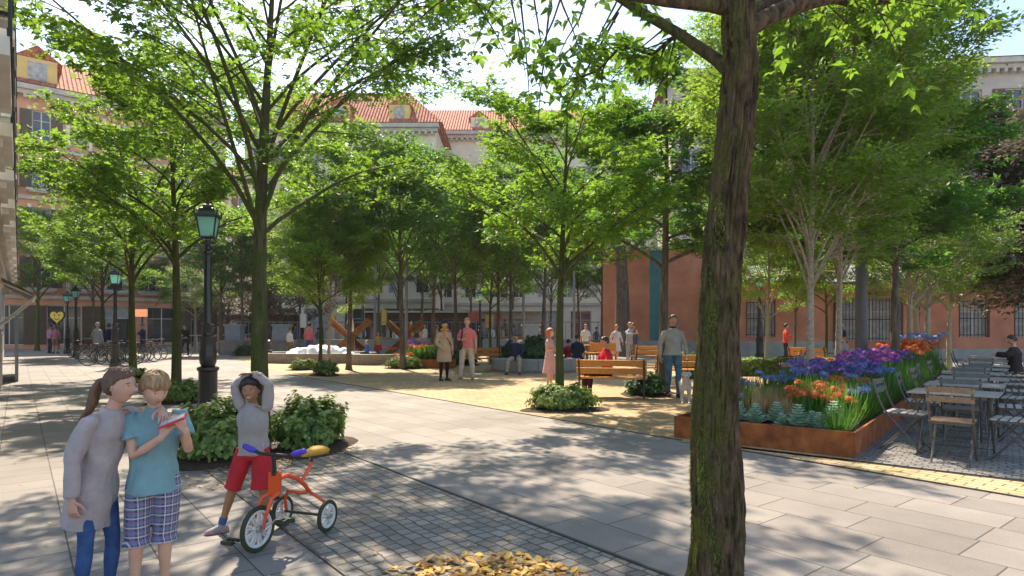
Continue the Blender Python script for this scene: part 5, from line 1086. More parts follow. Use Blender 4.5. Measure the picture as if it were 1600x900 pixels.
mb = MB(); mb.tube([sub(top - Vector((0, 0, .01))), sub(hs - Vector((0, 0, .02)))], .014, 10); mb.tube([sub(hs - stx * .22 + Vector((0, 0, .035))), sub(hs - stx * .12 + Vector((0, 0, .0))), sub(hs), sub(hs + stx * .12), sub(hs + stx * .22 + Vector((0, .0, .03)))], .013, 10)
mb.tube([sub(top + Vector((0, 0, .0))), sub(top + Vector((0, 0, .025)))], .028, 12); mb.tube([sub(top - Vector((0, 0, .15))), sub(top - Vector((0, 0, .165)))], .034, 12); mb.build('handlebar', M['black_paint'], t)
for s in (-1, 1): mb = MB(); p = hs + stx * .165 * s + Vector((0, 0, .016)); mb.tube([sub(p), sub(p + stx * .03 * s + Vector((0, 0, .006))), sub(p + stx * .09 * s + Vector((0, 0, .025)))], [.017, .022, .019], 12, rnd=True); mb.build('grip', M['purple'], t)
mb = MB(); sc_ = Vector((-1.462, 4.60, .60)); mb.loft([(sub(sc_ + hd * q), w, hgt, (hd.y, -hd.x, 0), (0, 0, 1)) for q, w, hgt in ((.13, .008, .008), (.115, .024, .018), (.06, .035, .026), (0, .055, .032), (-.06, .082, .034), (-.10, .078, .030), (-.125, .04, .018))], 18); mb.build('saddle', M['seat_yellow'], t, 60)
mb = MB()
for s, dz, dx in ((-1, -.085, -.06), (1, .05, .06)):
    a = fw + stx * .06 * s; b = a + Vector((-.03 * 1 if s < 0 else .03, .0, dz)) + hd * .06 * (1 if s < 0 else -1); mb.tube([sub(fw + stx * .02 * s), sub(a), sub(b), sub(b + stx * .05 * s)], .007, 8)
mb.build('crank', M['steel'], t)
for s, dz in ((-1, -.085), (1, .05)):
    a = fw + stx * .06 * s + Vector((-.03 if s < 0 else .03, 0, dz)) + hd * .06 * (1 if s < 0 else -1) + stx * .085 * s; mb = MB(); x = stx
    for q in (-1, 1): mb.bar(sub(a + hd * .03 * q - x * .045), sub(a + hd * .03 * q + x * .045), .022, .024)
    for q in (-.04, 0, .04): mb.bar(sub(a + x * q - hd * .03), sub(a + x * q + hd * .03), .010, .018)
    mb.build('pedal', M['rubber'], t, None)
# ------------------------------------------------------------------ organic meshes: union of closed lofts, voxel remeshed
TMP = bpy.data.scenes.new('tmp_remesh')
def remesh(mb, voxel, name, mats, smooth=3, noise_amp=0, noise_scale=8, extra=None, seed=0):
    me = mb.mesh('tmp', M['slab'], None); ob = bpy.data.objects.new('tmp', me); TMP.collection.objects.link(ob)
    m = ob.modifiers.new('r', 'REMESH'); m.mode = 'VOXEL'; m.voxel_size = voxel; m.adaptivity = 0
    if smooth: s = ob.modifiers.new('s', 'SMOOTH'); s.factor = .5; s.iterations = smooth
    vl = TMP.view_layers[0]; vl.update(); e = ob.evaluated_get(vl.depsgraph); m2 = bpy.data.meshes.new_from_object(e)
    bpy.data.objects.remove(ob); bpy.data.meshes.remove(me)
    n = len(m2.vertices); co = np.empty(n * 3, np.float32); m2.vertices.foreach_get('co', co); co = co.reshape(-1, 3)
    if noise_amp:
        no = np.empty(n * 3, np.float32); m2.vertices.foreach_get('normal', no); no = no.reshape(-1, 3)
        d = np.array([noise.noise(Vector(c) * noise_scale + Vector((seed, 0, 0))) + .5 * noise.noise(Vector((c[0] * 2.6, c[1] * 2.6, c[2] * .9)) * noise_scale + Vector((0, seed, 0))) for c in co]); co = co + no * (d * noise_amp)[:, None]; m2.vertices.foreach_set('co', co.astype(np.float32).ravel())
    if extra is not None and extra.v:
        fv = [tuple(c) for c in co]; ff = [tuple(p.vertices) for p in m2.polygons]; k = MB(); k.v = fv; k.f = ff; k.m = [0] * len(ff); k._mm(extra, None, None); bpy.data.meshes.remove(m2); return k.mesh(name, mats, 80)
    m2.name = name; m2.materials.clear()
    for q in (mats if isinstance(mats, (list, tuple)) else [mats]): m2.materials.append(q)
    m2.polygons.foreach_set('use_smooth', [True] * len(m2.polygons)); m2.update(); return m2
link('foam', remesh(FOAM[0], .05, 'foam', FOAM[2], 6, .02, 5), FOAM[1])['label'] = 'heap of bright white foam'

def skin(name, c): return mat(name, c, .5, .08, 9, .05, 120, spec=.35, sss=.15)
SK = {'fair': skin('fair_skin', (.66, .37, .26)), 'rosy': skin('rosy_skin', (.60, .33, .24)), 'tan': skin('tan_skin', (.46, .26, .17)), 'brown': skin('brown_skin', (.37, .18, .10))}
SOLE = mat('coral_shoe_sole', (.62, .22, .16), .6, .3, 30); LACE = mat('white_laces', (.6, .58, .55), .7, 0)
EYE_W = mat('eye_white', (.7, .68, .65), .3, 0); EYE_D = mat('dark_iris', (.03, .02, .015), .2, 0)
LIP = mat('lips', (.42, .19, .15), .45, .05); BROW = mat('brow_hair', (.10, .06, .035), .8, 0)
def hairm(n, c): return mat(n, c, .45, .45, 60, .9, 140, spec=.5, stretch=(1, 1, .14))
HM = {'black': hairm('black_hair', (.018, .013, .010)), 'brown': hairm('brown_hair', (.13, .065, .035)), 'dkbrown': hairm('dark_brown_hair', (.06, .033, .02)), 'blond': hairm('sandy_blond_hair', (.36, .21, .10)), 'red': hairm('copper_red_hair', (.48, .13, .035)), 'grey': hairm('grey_hair', (.35, .33, .31))}
CL = {}
def cloth(n, c, var=.12, bump=.25, scale=10):
    if n not in CL: CL[n] = mat(n, c, .85, var, scale, bump, 220, spec=.15, sheen=.0)
    return CL[n]

def head_pt(u, s=1.0):
    """unit direction -> point on the head; face looks to -y, z up"""
    x, y, z = u; f = -y
    px, py, pz = x * .074, y * .094, z * .112
    if z < 0: t = min(1, -z); px *= 1 - .30 * t ** 1.6; py = py * (1 - .10 * t) - .010 * t
    if y > 0: py *= 1.02; pz *= 1.0
    if f > 0:
        X, Z = px, pz; g = lambda cx, cz, sx, sz: math.exp(-((X - cx) / sx) ** 2 - ((Z - cz) / sz) ** 2) * f
        py -= .023 * g(0, -.018, .0105, .017) + .010 * g(0, .002, .008, .018) + .006 * g(0, -.052, .018, .011) + .007 * g(0, -.088, .020, .014) + .004 * (g(-.030, .026, .018, .008) + g(.030, .026, .018, .008)) + .004 * (g(-.038, -.028, .018, .02) + g(.038, -.028, .018, .02))
        py += .010 * (g(-.030, .008, .014, .010) + g(.030, .008, .014, .010)) + .003 * g(0, -.060, .014, .003)
    return Vector((px, py, pz)) * s
def head_parts(skin_idx, s, T, nu=48, nv=46):
    """head island (mat 0 skin, 1 lips, 2 brow, 3 eye white, 4 iris)"""
    mb = MB(); vs = []; fs = []; ms = []
    for i in range(nv + 1):
        a = -math.pi / 2 + math.pi * (i + .02) / (nv + .04)
        for j in range(nu): b = 2 * math.pi * j / nu - math.pi / 2; vs.append(head_pt((math.cos(a) * math.cos(b), math.cos(a) * math.sin(b), math.sin(a)), s))
    for i in range(nv):
        for j in range(nu):
            k = (j + 1) % nu; q = (i * nu + j, i * nu + k, (i + 1) * nu + k, (i + 1) * nu + j); c = sum((vs[z] for z in q), Vector()) / 4 / s; m = 0
            if c.y < -.06 and abs(c.x) < .018 and -.060 < c.z < -.048: m = 1
            fs.append(q); ms.append(m)
    fs.append(tuple(reversed(range(nu)))); ms.append(0); fs.append(tuple(nv * nu + j for j in range(nu))); ms.append(0)
    mb.v = [tuple(T @ v) for v in vs]; mb.f = fs; mb.m = ms
    for sx in (-1, 1):
        ear = MB(); ear.ball((sx * .074 * s, .006 * s, -.004 * s), (.010 * s, .018 * s, .030 * s), 10, 8); mb.merge(ear, T @ Matrix.Rotation(0, 4, 'Z'), 0)
        e = MB(); e.ball((sx * .030 * s, -.0702 * s, .007 * s), (.0130 * s, .0105 * s, .0062 * s), 12, 8); mb.merge(e, T, 3)
        e = MB(); e.ball((sx * .030 * s, -.0766 * s, .0072 * s), (.0060 * s, .0050 * s, .0058 * s), 10, 6); mb.merge(e, T, 4)
        e = MB(); e.tube([(sx * .015 * s, -.087 * s, .024 * s), (sx * .03 * s, -.0845 * s, .029 * s), (sx * .047 * s, -.0735 * s, .024 * s)], [.0025 * s, .0032 * s, .0015 * s], 6); mb.merge(e, T, 2)
    return mb
def hair_mb(style, s, T, seed=0, nu=56, nv=40):
    mb = MB(); vs = []; keep = {}; rnd_ = Vector((seed * 7.3, 0, 0)); vol = {'short': .012, 'bowl': .018, 'long': .020, 'tied': .010, 'afro': .028, 'bald': .0, 'bob': .030}[style]
    for i in range(nv + 1):
        a = -math.pi / 2 + math.pi * i / nv
        for j in range(nu):
            b = 2 * math.pi * j / nu - math.pi / 2; u = Vector((math.cos(a) * math.cos(b), math.cos(a) * math.sin(b), math.sin(a))); p = head_pt(u, 1.0)
            strand = noise.noise(Vector((b * 9, a * 1.6, 0)) + rnd_) * (.006 if style != 'afro' else .002) + noise.noise(u * 6 + rnd_) * .004 + noise.noise(u * 22 + rnd_) * (.004 if style == 'afro' else .001)
            f = -u.y; hl = .62 - .25 * abs(u.x) if style in ('short', 'afro', 'tied', 'long', 'bob') else .34 - .1 * abs(u.x)
            side = abs(u.x)
            low = -.42 if style in ('short', 'bowl', 'afro') else (-.55 if style == 'tied' else -.95)
            zl = hl if f > .42 else (low if f < -.05 else low + (hl - low) * ((f + .05) / .47) ** (.7 if style in ('bowl', 'bob', 'long') else .45))
            if style == 'short' and side > .75 and f > -.2: zl = max(zl, -.05)
            inside = u.z - zl; k = max(-1, min(1, inside / .14)); off = vol * max(0, min(1, (inside + .05) / .22)) ** .5 + strand * max(0, k) + (-.012 if inside < -.02 else .0015)
            if style in ('bob', 'long') and u.z < .1 and inside > 0: off += .014 * min(1, -u.z + .1)
            vs.append((p + Vector((u.x, u.y, u.z)) * off) * s)
    for i in range(nv):
        for j in range(nu): k = (j + 1) % nu; mb.f.append((i * nu + j, i * nu + k, (i + 1) * nu + k, (i + 1) * nu + j))
    mb.v = [tuple(T @ v) for v in vs]; mb.m = [0] * len(mb.f); return mb

def hand_mb(core, fine, wrist, d, n, s, curl=.5, thumb=1, grip=None):
    """d direction of the hand, n palm normal (fingers curl towards it), thumb side +-1"""
    d = Vector(d).normalized(); n = Vector(n); n = (n - d * n.dot(d)).normalized(); x = d.cross(n) * thumb; w = Vector(wrist)
    core.loft([(w - d * .02 * s, .024 * s, .018 * s, x, n), (w + d * .015 * s, .028 * s, .015 * s, x, n), (w + d * .05 * s, .036 * s, .014 * s, x, n), (w + d * .085 * s, .037 * s, .012 * s, x, n), (w + d * .093 * s, .03 * s, .008 * s, x, n)], 10)
    for i, (o, l) in enumerate(((.027, .068), (.009, .076), (-.009, .070), (-.026, .055))):
        p = w + d * .082 * s + x * o * s; pts = [p]; a = 0; L_ = l * s
        for seg, f in ((.42, .6), (.32, 1.0), (.26, .9)):
            a += curl * f; q = d * math.cos(a) + n * math.sin(a) + x * (o * 1.2) * (1 - curl); p = p + q.normalized() * L_ * seg; pts.append(p)
        fine.tube(pts, [.0085 * s, .008 * s, .0072 * s, .0058 * s], 8, rnd=True)
    p = w + d * .025 * s + x * .024 * s; q = (d * .62 + x * .7 + n * .35).normalized(); p1 = p + q * .034 * s; q = (d * .85 + x * .25 + n * .45).normalized(); p2 = p1 + q * .028 * s; fine.tube([p, p1, p2, p2 + (d * .9 + n * .5 - x * .1).normalized() * .02 * s], [.0115 * s, .010 * s, .009 * s, .007 * s], 8, rnd=True)

def J0(**k):
    j = dict(pelvis=(0, 0, .95), chest=(0, 0, 1.26), neck=(0, .005, 1.47), head=(0, -.015, 1.625), shR=(-.158, .005, 1.36), elR=(-.235, .03, 1.12), wrR=(-.25, -.04, .88), shL=(.158, .005, 1.36), elL=(.235, .03, 1.12), wrL=(.25, -.04, .88),
             hiR=(-.09, 0, .93), knR=(-.10, -.012, .50), anR=(-.105, .02, .085), hiL=(.09, 0, .93), knL=(.10, -.012, .50), anL=(.105, .02, .085), ftR=(-.15, -1), ftL=(.15, -1), look=(0, 0, 0), hdR=None, hdL=None, plR=(1, 0, 0), plL=(-1, 0, 0), curlR=.45, curlL=.45, hs=1.0)
    j.update(k); return j
def V(p): return Vector(p)
def lerp(a, b, t): return V(a) * (1 - t) + V(b) * t
def person(label, J, loc, rz, s, o, group=None, vox=.014, name='person', detail=True):
    """o: skin, hair=(style,colour), top=dict(m, sleeve, hem, ease), legs=dict(m, kind, length, ease), shoes, extras"""
    t = thing(name, label, 'person', loc, rz, group); j = {k: (V(v) * s if isinstance(v, tuple) and len(v) == 3 and k not in ('look', 'plR', 'plL', 'hdR', 'hdL') else v) for k, v in J.items()}
    bw = o.get('bulk', 1.0); g = s * bw; fem = o.get('fem', 0); core = MB(); fine = MB(); hs = J['hs'] * s * 1.0
    sx = (j['shL'] - j['shR']).normalized(); hx = (j['hiL'] - j['hiR']).normalized(); up = (j['neck'] - j['pelvis']).normalized(); fw_ = sx.cross(up); fw_ = fw_.normalized(); hf = hx.cross(up).normalized()
    yaw, pit, rol = J['look']; headT = Matrix.Translation(j['head']) @ Matrix.Rotation(R(yaw), 4, 'Z') @ Matrix.Rotation(R(pit), 4, 'X') @ Matrix.Rotation(R(rol), 4, 'Y')
    w_sh = 1 - .08 * fem; w_hip = 1 + .06 * fem; dn = -up
    def torso(e, z0=None, flare=0, hem=None, neckr=1.0, top=True):
        P_, W_ = j['pelvis'], []
        C_ = j['chest']; N_ = j['neck']; wai = lerp(P_, C_, .45)
        secs = []
        if hem is not None: secs.append((P_ + dn * hem, .165 * g * w_hip + e + flare, .125 * g + e + flare * .9, hx, hf))
        if hem is not None and hem > .25 * s: secs.append((P_ + dn * hem * .5, .165 * g * w_hip + e + flare * .55, .122 * g + e + flare * .5, hx, hf))
        if hem is None: secs.append((P_ + dn * .07 * s, .12 * g * w_hip + e, .09 * g + e, hx, hf))
        secs += [(P_, .158 * g * w_hip + e, .112 * g + e, hx, hf), (wai, (.138 - .012 * fem) * g + e, .098 * g + e, lerp(hx, sx, .5).normalized(), lerp(hf, fw_, .5).normalized()), (lerp(P_, C_, .85), .152 * g * w_sh + e, .108 * g + e, sx, fw_), (C_ + up * .04 * s, .160 * g * w_sh + e, .112 * g + e + .008 * fem * s, sx, fw_),
                 (lerp(C_, N_, .55), .142 * g * w_sh + e * .9, .090 * g + e * .8, sx, fw_), (lerp(C_, N_, .86), .090 * g * w_sh + e * .6, .066 * g + e * .5, sx, fw_), (lerp(C_, N_, 1.0) - up * .005 * s, .058 * s * neckr + e * .3, .054 * s * neckr + e * .3, sx, fw_)]
        return secs
    def arm(mb, sh, el, wr, e, upto=1.0, n=12, cuff=1.0):
        cn = lerp(sh, j['neck'], .28); k = upto
        pts = [lerp(sh, cn, .6) + dn * .02 * s, sh, lerp(sh, el, .5), el, lerp(el, wr, .35), wr]; rad = [.044 * g, .050 * g, .044 * g, .037 * g, .036 * g, .025 * s]
        rad = [r + e for r in rad]; rad[-1] = .025 * s + e * cuff
        if k < .5: m_ = k * 2; pts = pts[:2] + [lerp(sh, el, m_ * .5), lerp(sh, el, m_)]; rad = [rad[0], rad[1], rad[2] + e * .3, rad[2] + e * .6]
        elif k < 1: m_ = (k - .5) * 2; q = lerp(el, wr, m_); pts = pts[:4] + [q]; rad = rad[:4] + [rad[4] + e * .2]
        mb.tube(pts, rad, n, rnd=(k == 1 and cuff == 1.0))
    def leg(mb, hi, kn, an, e, upto=1.0, n=14, cuff=0.0):
        pts = [hi + up * .03 * s, lerp(hi, kn, .15), lerp(hi, kn, .55), kn, lerp(kn, an, .32), lerp(kn, an, .72), an]; rad = [.078 * g, .084 * g, .066 * g, .051 * g, .052 * g, .037 * g, .033 * g]; rad = [r + e for r in rad]; rad[0] -= e * .75; rad[1] -= e * .5
        if upto < 1:
            L1 = (kn - hi).length; L2 = (an - kn).length; c = upto * (L1 + L2)
            if c <= L1: q = lerp(hi, kn, c / L1); pts = pts[:2] + [lerp(hi, kn, c / L1 * .6), q]; rad = [rad[0], rad[1], rad[2] + e * .5, rad[2] + e * .9 + cuff]
            else: q = lerp(kn, an, (c - L1) / L2); pts = pts[:4] + [q]; rad = rad[:4] + [rad[4] + e * .3 + cuff]
        mb.tube(pts, rad, n)
    # body
    core.loft(torso(-.004 * s), 18); core.tube([j['neck'] - up * .05 * s, j['neck'], lerp(j['neck'], j['head'], .45) + V((0, .008 * s, 0))], [.055 * s, .049 * s * (1 - .08 * fem), .047 * s * (1 - .08 * fem)], 12, rnd=True)
    for q in 'RL':
        arm(core, j['sh' + q], j['el' + q], j['wr' + q], 0); leg(core, j['hi' + q], j['kn' + q], j['an' + q], 0)
        d = V(J['hd' + q]) if J['hd' + q] else (j['wr' + q] - j['el' + q]); hand_mb(core, fine, j['wr' + q], d, J['pl' + q], s * J.get('hand', 1.0), J['curl' + q], 1 if q == 'R' else -1)
    bodym = [SK[o['skin']], LIP, BROW if o['hair'][1] not in ('blond', 'grey', 'red') else HM[o['hair'][1]], EYE_W, EYE_D]
    hp_ = head_parts(0, hs, headT); fine._mm(hp_, None, None)
    body = link('body', remesh(core, vox, 'body', bodym, 3, extra=fine), t)
    # hair
    st, hc = o['hair']
    if st != 'bald':
        h = hair_mb(st, hs, headT, seed=len(label)); ex = o.get('hair_extra'); 
        if ex: ex(h, headT, hs)
        h.build('hair', HM[hc], t, 80)
    tp_ = o['top']; e = tp_.get('ease', .014) * s; mb = MB(); hem = tp_.get('hem', .06) * s
    mb.loft(torso(e, hem=hem, flare=tp_.get('flare', .01) * s), 22)
    if tp_['sleeve'] > 0:
        for q in 'RL': arm(mb, j['sh' + q], j['el' + q], j['wr' + q], e * .75, tp_['sleeve'], 14, cuff=.9 if tp_['sleeve'] == 1 else 1.0) if tp_['sleeve'] < 1 else arm(mb, j['sh' + q], j['el' + q], lerp(j['el' + q], j['wr' + q], .96), e * .75, 1.0, 14, cuff=.95)
    if tp_.get('collar'): mb.tube([j['neck'] - up * .03 * s, lerp(j['neck'], j['head'], .12)], [.068 * s, .060 * s], 14)
    link(tp_.get('name', 'shirt'), remesh(mb, vox * .9, 'shirt', tp_['m'], 3, .006 * s * tp_.get('fold', 1), 7 / s, seed=len(label)), t)
    lg = o['legs']; e = lg.get('ease', .012) * s; k = lg['kind']; mb = MB()
    if k == 'skirt': 
        P_ = j['pelvis']; ln = lg['length'] * s; kn = (j['knR'] + j['knL']) / 2; dd = (kn - P_).normalized() if (kn - P_).z < -.2 * s else dn
        mb.loft([(P_ + up * .06 * s, .14 * g + e, .10 * g + e, hx, hf), (P_ + dd * .04 * s, .165 * g + e, .118 * g + e, hx, hf), (P_ + dd * ln * .5, .175 * g + e * 2, .14 * g + e * 2, hx, hf), (P_ + dd * ln, .20 * g + e * 3, .17 * g + e * 3, hx, hf)], 24)
    else:
        up_to = {'pants': 1.0, 'shorts': lg.get('length', .5)}[k]
        e2 = e * .3; mb.loft([(j['pelvis'] + up * .03 * s, .146 * g + e2, .104 * g + e2, hx, hf), (j['pelvis'] - up * .02 * s, .158 * g * w_hip + e2, .112 * g + e2, hx, hf), (j['pelvis'] + dn * .06 * s, .150 * g * w_hip + e, .108 * g + e, hx, hf), (j['pelvis'] + dn * .10 * s, .10 * g + e, .08 * g + e, hx, hf)], 20)
        for q in 'RL': leg(mb, j['hi' + q], j['kn' + q], j['an' + q], e, up_to, 16, lg.get('cuff', 0) * s)
    link(lg.get('name', 'trousers' if k == 'pants' else k), remesh(mb, vox * .9, 'trousers', lg['m'], 3, .005 * s, 9 / s, seed=3 + len(label)), t)
    for q in 'RL':
        a = j['an' + q]; fd = J['ft' + q]; f3 = V((fd[0], fd[1], J.get('toez', 0))).normalized(); x_ = V((-f3.y, f3.x, 0)); base_ = a - V((0, 0, .085 * s)) if not J.get('hang') else a - V((0, 0, .07 * s)); sc2 = s * o.get('foot', 1.0); mb = MB()
        for (dy, w, h0, h1) in ((),) if False else (): pass
        secs = [(base_ + f3 * dy * sc2 + V((0, 0, (h1 * .5) * sc2)), w * sc2, h1 * .5 * sc2, x_, V((0, 0, 1))) for dy, w, h1 in ((-.075, .020, .05), (-.065, .033, .075), (-.02, .038, .095), (.05, .040, .085), (.11, .047, .065), (.155, .044, .05), (.18, .022, .03))]
        mb.loft(secs, 14); mb.tube([base_ + V((0, 0, .06 * sc2)), a + (j['kn' + q] - a).normalized() * .03 * s], [.038 * sc2, .040 * s], 10)
        sh_ = link('shoe', remesh(mb, vox * .8, 'shoe', o['shoes'], 2), t)
        if vox < .008:
            mb = MB(); mb.loft([(base_ + f3 * dy * sc2 + V((0, 0, .010 * sc2)), w * sc2, .010 * sc2, x_, V((0, 0, 1))) for dy, w in ((-.08, .02), (-.07, .036), (-.02, .041), (.05, .043), (.11, .050), (.155, .046), (.185, .024))], 14); mb.build('sole', SOLE, sh_); mb = MB()
            for k_ in range(4): c_ = base_ + f3 * (.045 + k_ * .022) * sc2 + V((0, 0, (.083 - k_ * .009) * sc2)); mb.tube([c_ - x_ * .024 * sc2 - V((0, 0, .006 * sc2)), c_ + V((0, 0, .004 * sc2)), c_ + x_ * .024 * sc2 - V((0, 0, .006 * sc2))], .0035 * sc2, 5)
            mb.build('laces', LACE, sh_)
    return t, j
W_ALL = {}
def simple(label, loc, rz, s, skin_, hair, topc, legc, J=None, group=None, kind='pants', sleeve=1.0, length=.5, shoes=None, fem=0, vox=.016, **k):
    """topc / legc: (name, colour)"""
    o = dict(skin=skin_, hair=hair, fem=fem, top=dict(m=cloth(*topc), sleeve=sleeve, hem=k.get('hem', .06), flare=k.get('flare', .01), ease=k.get('ease', .014), name=k.get('tname', 'shirt')), legs=dict(m=cloth(*legc), kind=kind, length=length, ease=k.get('lease', .012), name=k.get('lname', 'trousers' if kind == 'pants' else kind)), shoes=cloth(*(shoes or ('dark_shoe_leather', (.05, .035, .03)))), bulk=k.get('bulk', 1.0), hair_extra=k.get('hair_extra'), foot=k.get('foot', 1.0))
    return person(label, J or J0(), loc, rz, s, o, group, vox)
WALK = J0(knR=(-.10, -.10, .52), anR=(-.10, -.16, .085), knL=(.09, .03, .50), anL=(.09, .20, .14), elR=(-.235, .10, 1.14), wrR=(-.24, .06, .89), elL=(.235, -.03, 1.13), wrL=(.235, -.16, .93))
def SIT(**k):
    d = dict(pelvis=(0, .05, .53), chest=(0, .04, .85), neck=(0, .03, 1.06), head=(0, .0, 1.215), shR=(-.158, .035, .955), shL=(.158, .035, .955), elR=(-.23, -.02, .74), wrR=(-.14, -.22, .63), elL=(.23, -.02, .74), wrL=(.14, -.22, .63), hiR=(-.09, .03, .52), hiL=(.09, .03, .52), knR=(-.13, -.40, .50), knL=(.13, -.40, .50), anR=(-.14, -.42, .085), anL=(.14, -.42, .085), hdR=(.1, -1, -.2), hdL=(-.1, -1, -.2), plR=(0, 0, -1), plL=(0, 0, -1)); d.update(k); return J0(**d)
CROSS = dict(elR=(-.22, -.02, 1.12), wrR=(.0, -.20, 1.16), elL=(.22, -.02, 1.12), wrL=(.02, -.17, 1.10), plR=(0, 1, 0), plL=(0, 1, 0))

# ------------------------------------------------------------------ the girl in the knitted sweater (faces right)
def plaid():
    m = bpy.data.materials.new('plaid_cotton'); m.use_nodes = True; n = m.node_tree; L = n.links.new; b = n.nodes['Principled BSDF']; b.inputs['Roughness'].default_value = .85; tc = n.nodes.new('ShaderNodeTexCoord'); sep = n.nodes.new('ShaderNodeSeparateXYZ'); L(tc.outputs['Object'], sep.inputs[0])
    def stripe(sock, freq, ph, thr):
        a = n.nodes.new('ShaderNodeMath'); a.operation = 'MULTIPLY_ADD'; a.inputs[1].default_value = freq; a.inputs[2].default_value = ph; L(sock, a.inputs[0]); f = n.nodes.new('ShaderNodeMath'); f.operation = 'FRACT'; L(a.outputs[0], f.inputs[0]); g = n.nodes.new('ShaderNodeMath'); g.operation = 'LESS_THAN'; g.inputs[1].default_value = thr; L(f.outputs[0], g.inputs[0]); return g.outputs[0]
    ad = n.nodes.new('ShaderNodeMath'); ad.operation = 'ADD'; L(sep.outputs[0], ad.inputs[0]); L(sep.outputs[1], ad.inputs[1])
    prev = (.045, .055, .14)
    def over(prev, fac, col, k):
        mu = n.nodes.new('ShaderNodeMath'); mu.operation = 'MULTIPLY'; mu.inputs[1].default_value = k; L(fac, mu.inputs[0]); x = n.nodes.new('ShaderNodeMixRGB'); L(mu.outputs[0], x.inputs[0]); x.inputs[2].default_value = (*col, 1)
        if isinstance(prev, tuple): x.inputs[1].default_value = (*prev, 1)
        else: L(prev, x.inputs[1])
        return x.outputs[0]
    p = over(prev, stripe(ad.outputs[0], 22, 0, .42), (.22, .22, .36), .55); p = over(p, stripe(sep.outputs[2], 20, .1, .42), (.22, .22, .36), .55)
    p = over(p, stripe(ad.outputs[0], 22, .3, .14), (.62, .55, .52), .8); p = over(p, stripe(sep.outputs[2], 20, .4, .14), (.62, .55, .52), .8); p = over(p, stripe(sep.outputs[2], 20, .75, .08), (.35, .10, .12), .7); L(p, b.inputs['Base Color']); return m
def knit():
    m = mat('grey_mauve_knit', (.43, .36, .36), .95, .12, 14, 0); n = m.node_tree; L = n.links.new; b = n.nodes['Principled BSDF']; tc = n.nodes.new('ShaderNodeTexCoord'); bps = []
    w = n.nodes.new('ShaderNodeTexWave'); w.inputs['Scale'].default_value = 40; w.inputs['Distortion'].default_value = 2.5; w.inputs['Detail'].default_value = 2; w.bands_direction = 'DIAGONAL'; L(tc.outputs['Object'], w.inputs['Vector']); v = n.nodes.new('ShaderNodeTexVoronoi'); v.inputs['Scale'].default_value = 130; L(tc.outputs['Object'], v.inputs['Vector'])
    ad = n.nodes.new('ShaderNodeMath'); ad.operation = 'ADD'; L(w.outputs[1], ad.inputs[0]); L(v.outputs[0], ad.inputs[1]); bp = n.nodes.new('ShaderNodeBump'); bp.inputs['Strength'].default_value = .6; bp.inputs['Distance'].default_value = .0025; L(ad.outputs[0], bp.inputs['Height']); L(bp.outputs[0], b.inputs['Normal']); return m
M['plaid'] = plaid(); M['knit'] = knit()
denim = ('blue_denim', (.05, .10, .24), .3, .3, 12)
# local frame: x to the picture's right, -y towards the camera. The girl faces +x
def pony(h, T, s):
    h.tube([T @ V((0, .10 * s, .02 * s)), T @ V((.0, .135 * s, .0)), T @ V((.005, .165 * s, -.06 * s)), T @ V((.0, .17 * s, -.14 * s)), T @ V((-.01, .18 * s, -.20 * s)), T @ V((-.03, .215 * s, -.25 * s))], [.018 * s, .026 * s, .034 * s, .033 * s, .022 * s, .004 * s], 14)
gs = .74
girl = J0(pelvis=(-.02, 0, .93), chest=(.05, 0, 1.26), neck=(.11, 0, 1.46), head=(.165, -.01, 1.625), shR=(.055, -.165, 1.39), shL=(.10, .165, 1.40), elR=(-.035, -.22, 1.12), wrR=(-.03, -.22, .86), elL=(.27, .23, 1.27), wrL=(.385, .13, 1.43), hiR=(-.02, -.085, .92), hiL=(-.02, .085, .92), knR=(-.03, -.09, .50), knL=(.04, .09, .50), anR=(-.08, -.09, .085), anL=(.0, .10, .085), ftR=(1, -.1), ftL=(1, .1), look=(88, 8, 0), hdR=(.1, 0, -1), plR=(0, 1, 0), curlR=.7, hdL=(.55, -.6, -.35), plL=(0, -.5, -1), curlL=.35, hs=1.13, hand=1.1)
t, jg = person('child in long grey mauve knitted sweater and jeans with a ponytail, arm around the other', girl, (-2.20, 3.34, 0), R(-4), gs,
  dict(skin='rosy', hair=('tied', 'brown'), hair_extra=pony, fem=.3, bulk=.86, top=dict(m=M['knit'], sleeve=1.0, hem=.31, flare=.02, ease=.026, name='sweater', fold=3.2), legs=dict(m=cloth(*denim), kind='pants', ease=.006, name='jeans'), shoes=cloth('dark_shoe_leather', (.05, .035, .03))), 'children in the foreground', vox=.0065)
bs = .735
boy = J0(pelvis=(0, 0, .93), chest=(-.0, 0, 1.24), neck=(.0, -.01, 1.44), head=(.01, -.07, 1.60), shR=(-.165, .0, 1.385), shL=(.165, .0, 1.385), elR=(-.12, -.12, 1.12), wrR=(.06, -.24, 1.26), elL=(.235, -.10, 1.13), wrL=(.215, -.25, 1.30), look=(26, 26, 0), hdR=(.45, -.25, .75), plR=(.5, .3, .1), curlR=.7, hdL=(-.5, -.25, .8), plL=(-.5, .2, .2), curlL=.75, hs=1.13, ftR=(.3, -1), ftL=(.5, -1), knR=(-.11, -.03, .5), anR=(-.13, .0, .085), knL=(.07, .0, .50), anL=(.07, .05, .085), hand=1.1)
t, jb = person('fair haired child in teal polo shirt and plaid shorts looking at a red phone', boy, (-1.975, 3.46, 0), R(26), bs,
  dict(skin='fair', hair=('bowl', 'blond'), bulk=.93, top=dict(m=cloth('teal_polo_cotton', (.21, .35, .38), .1, .15), sleeve=.30, hem=.10, flare=.015, ease=.026, name='polo_shirt', collar=True, fold=3.2), legs=dict(m=M['plaid'], kind='shorts', length=.56, ease=.032, cuff=.012), shoes=cloth('dark_shoe_leather', (.05, .035, .03))), 'children in the foreground', vox=.0065)
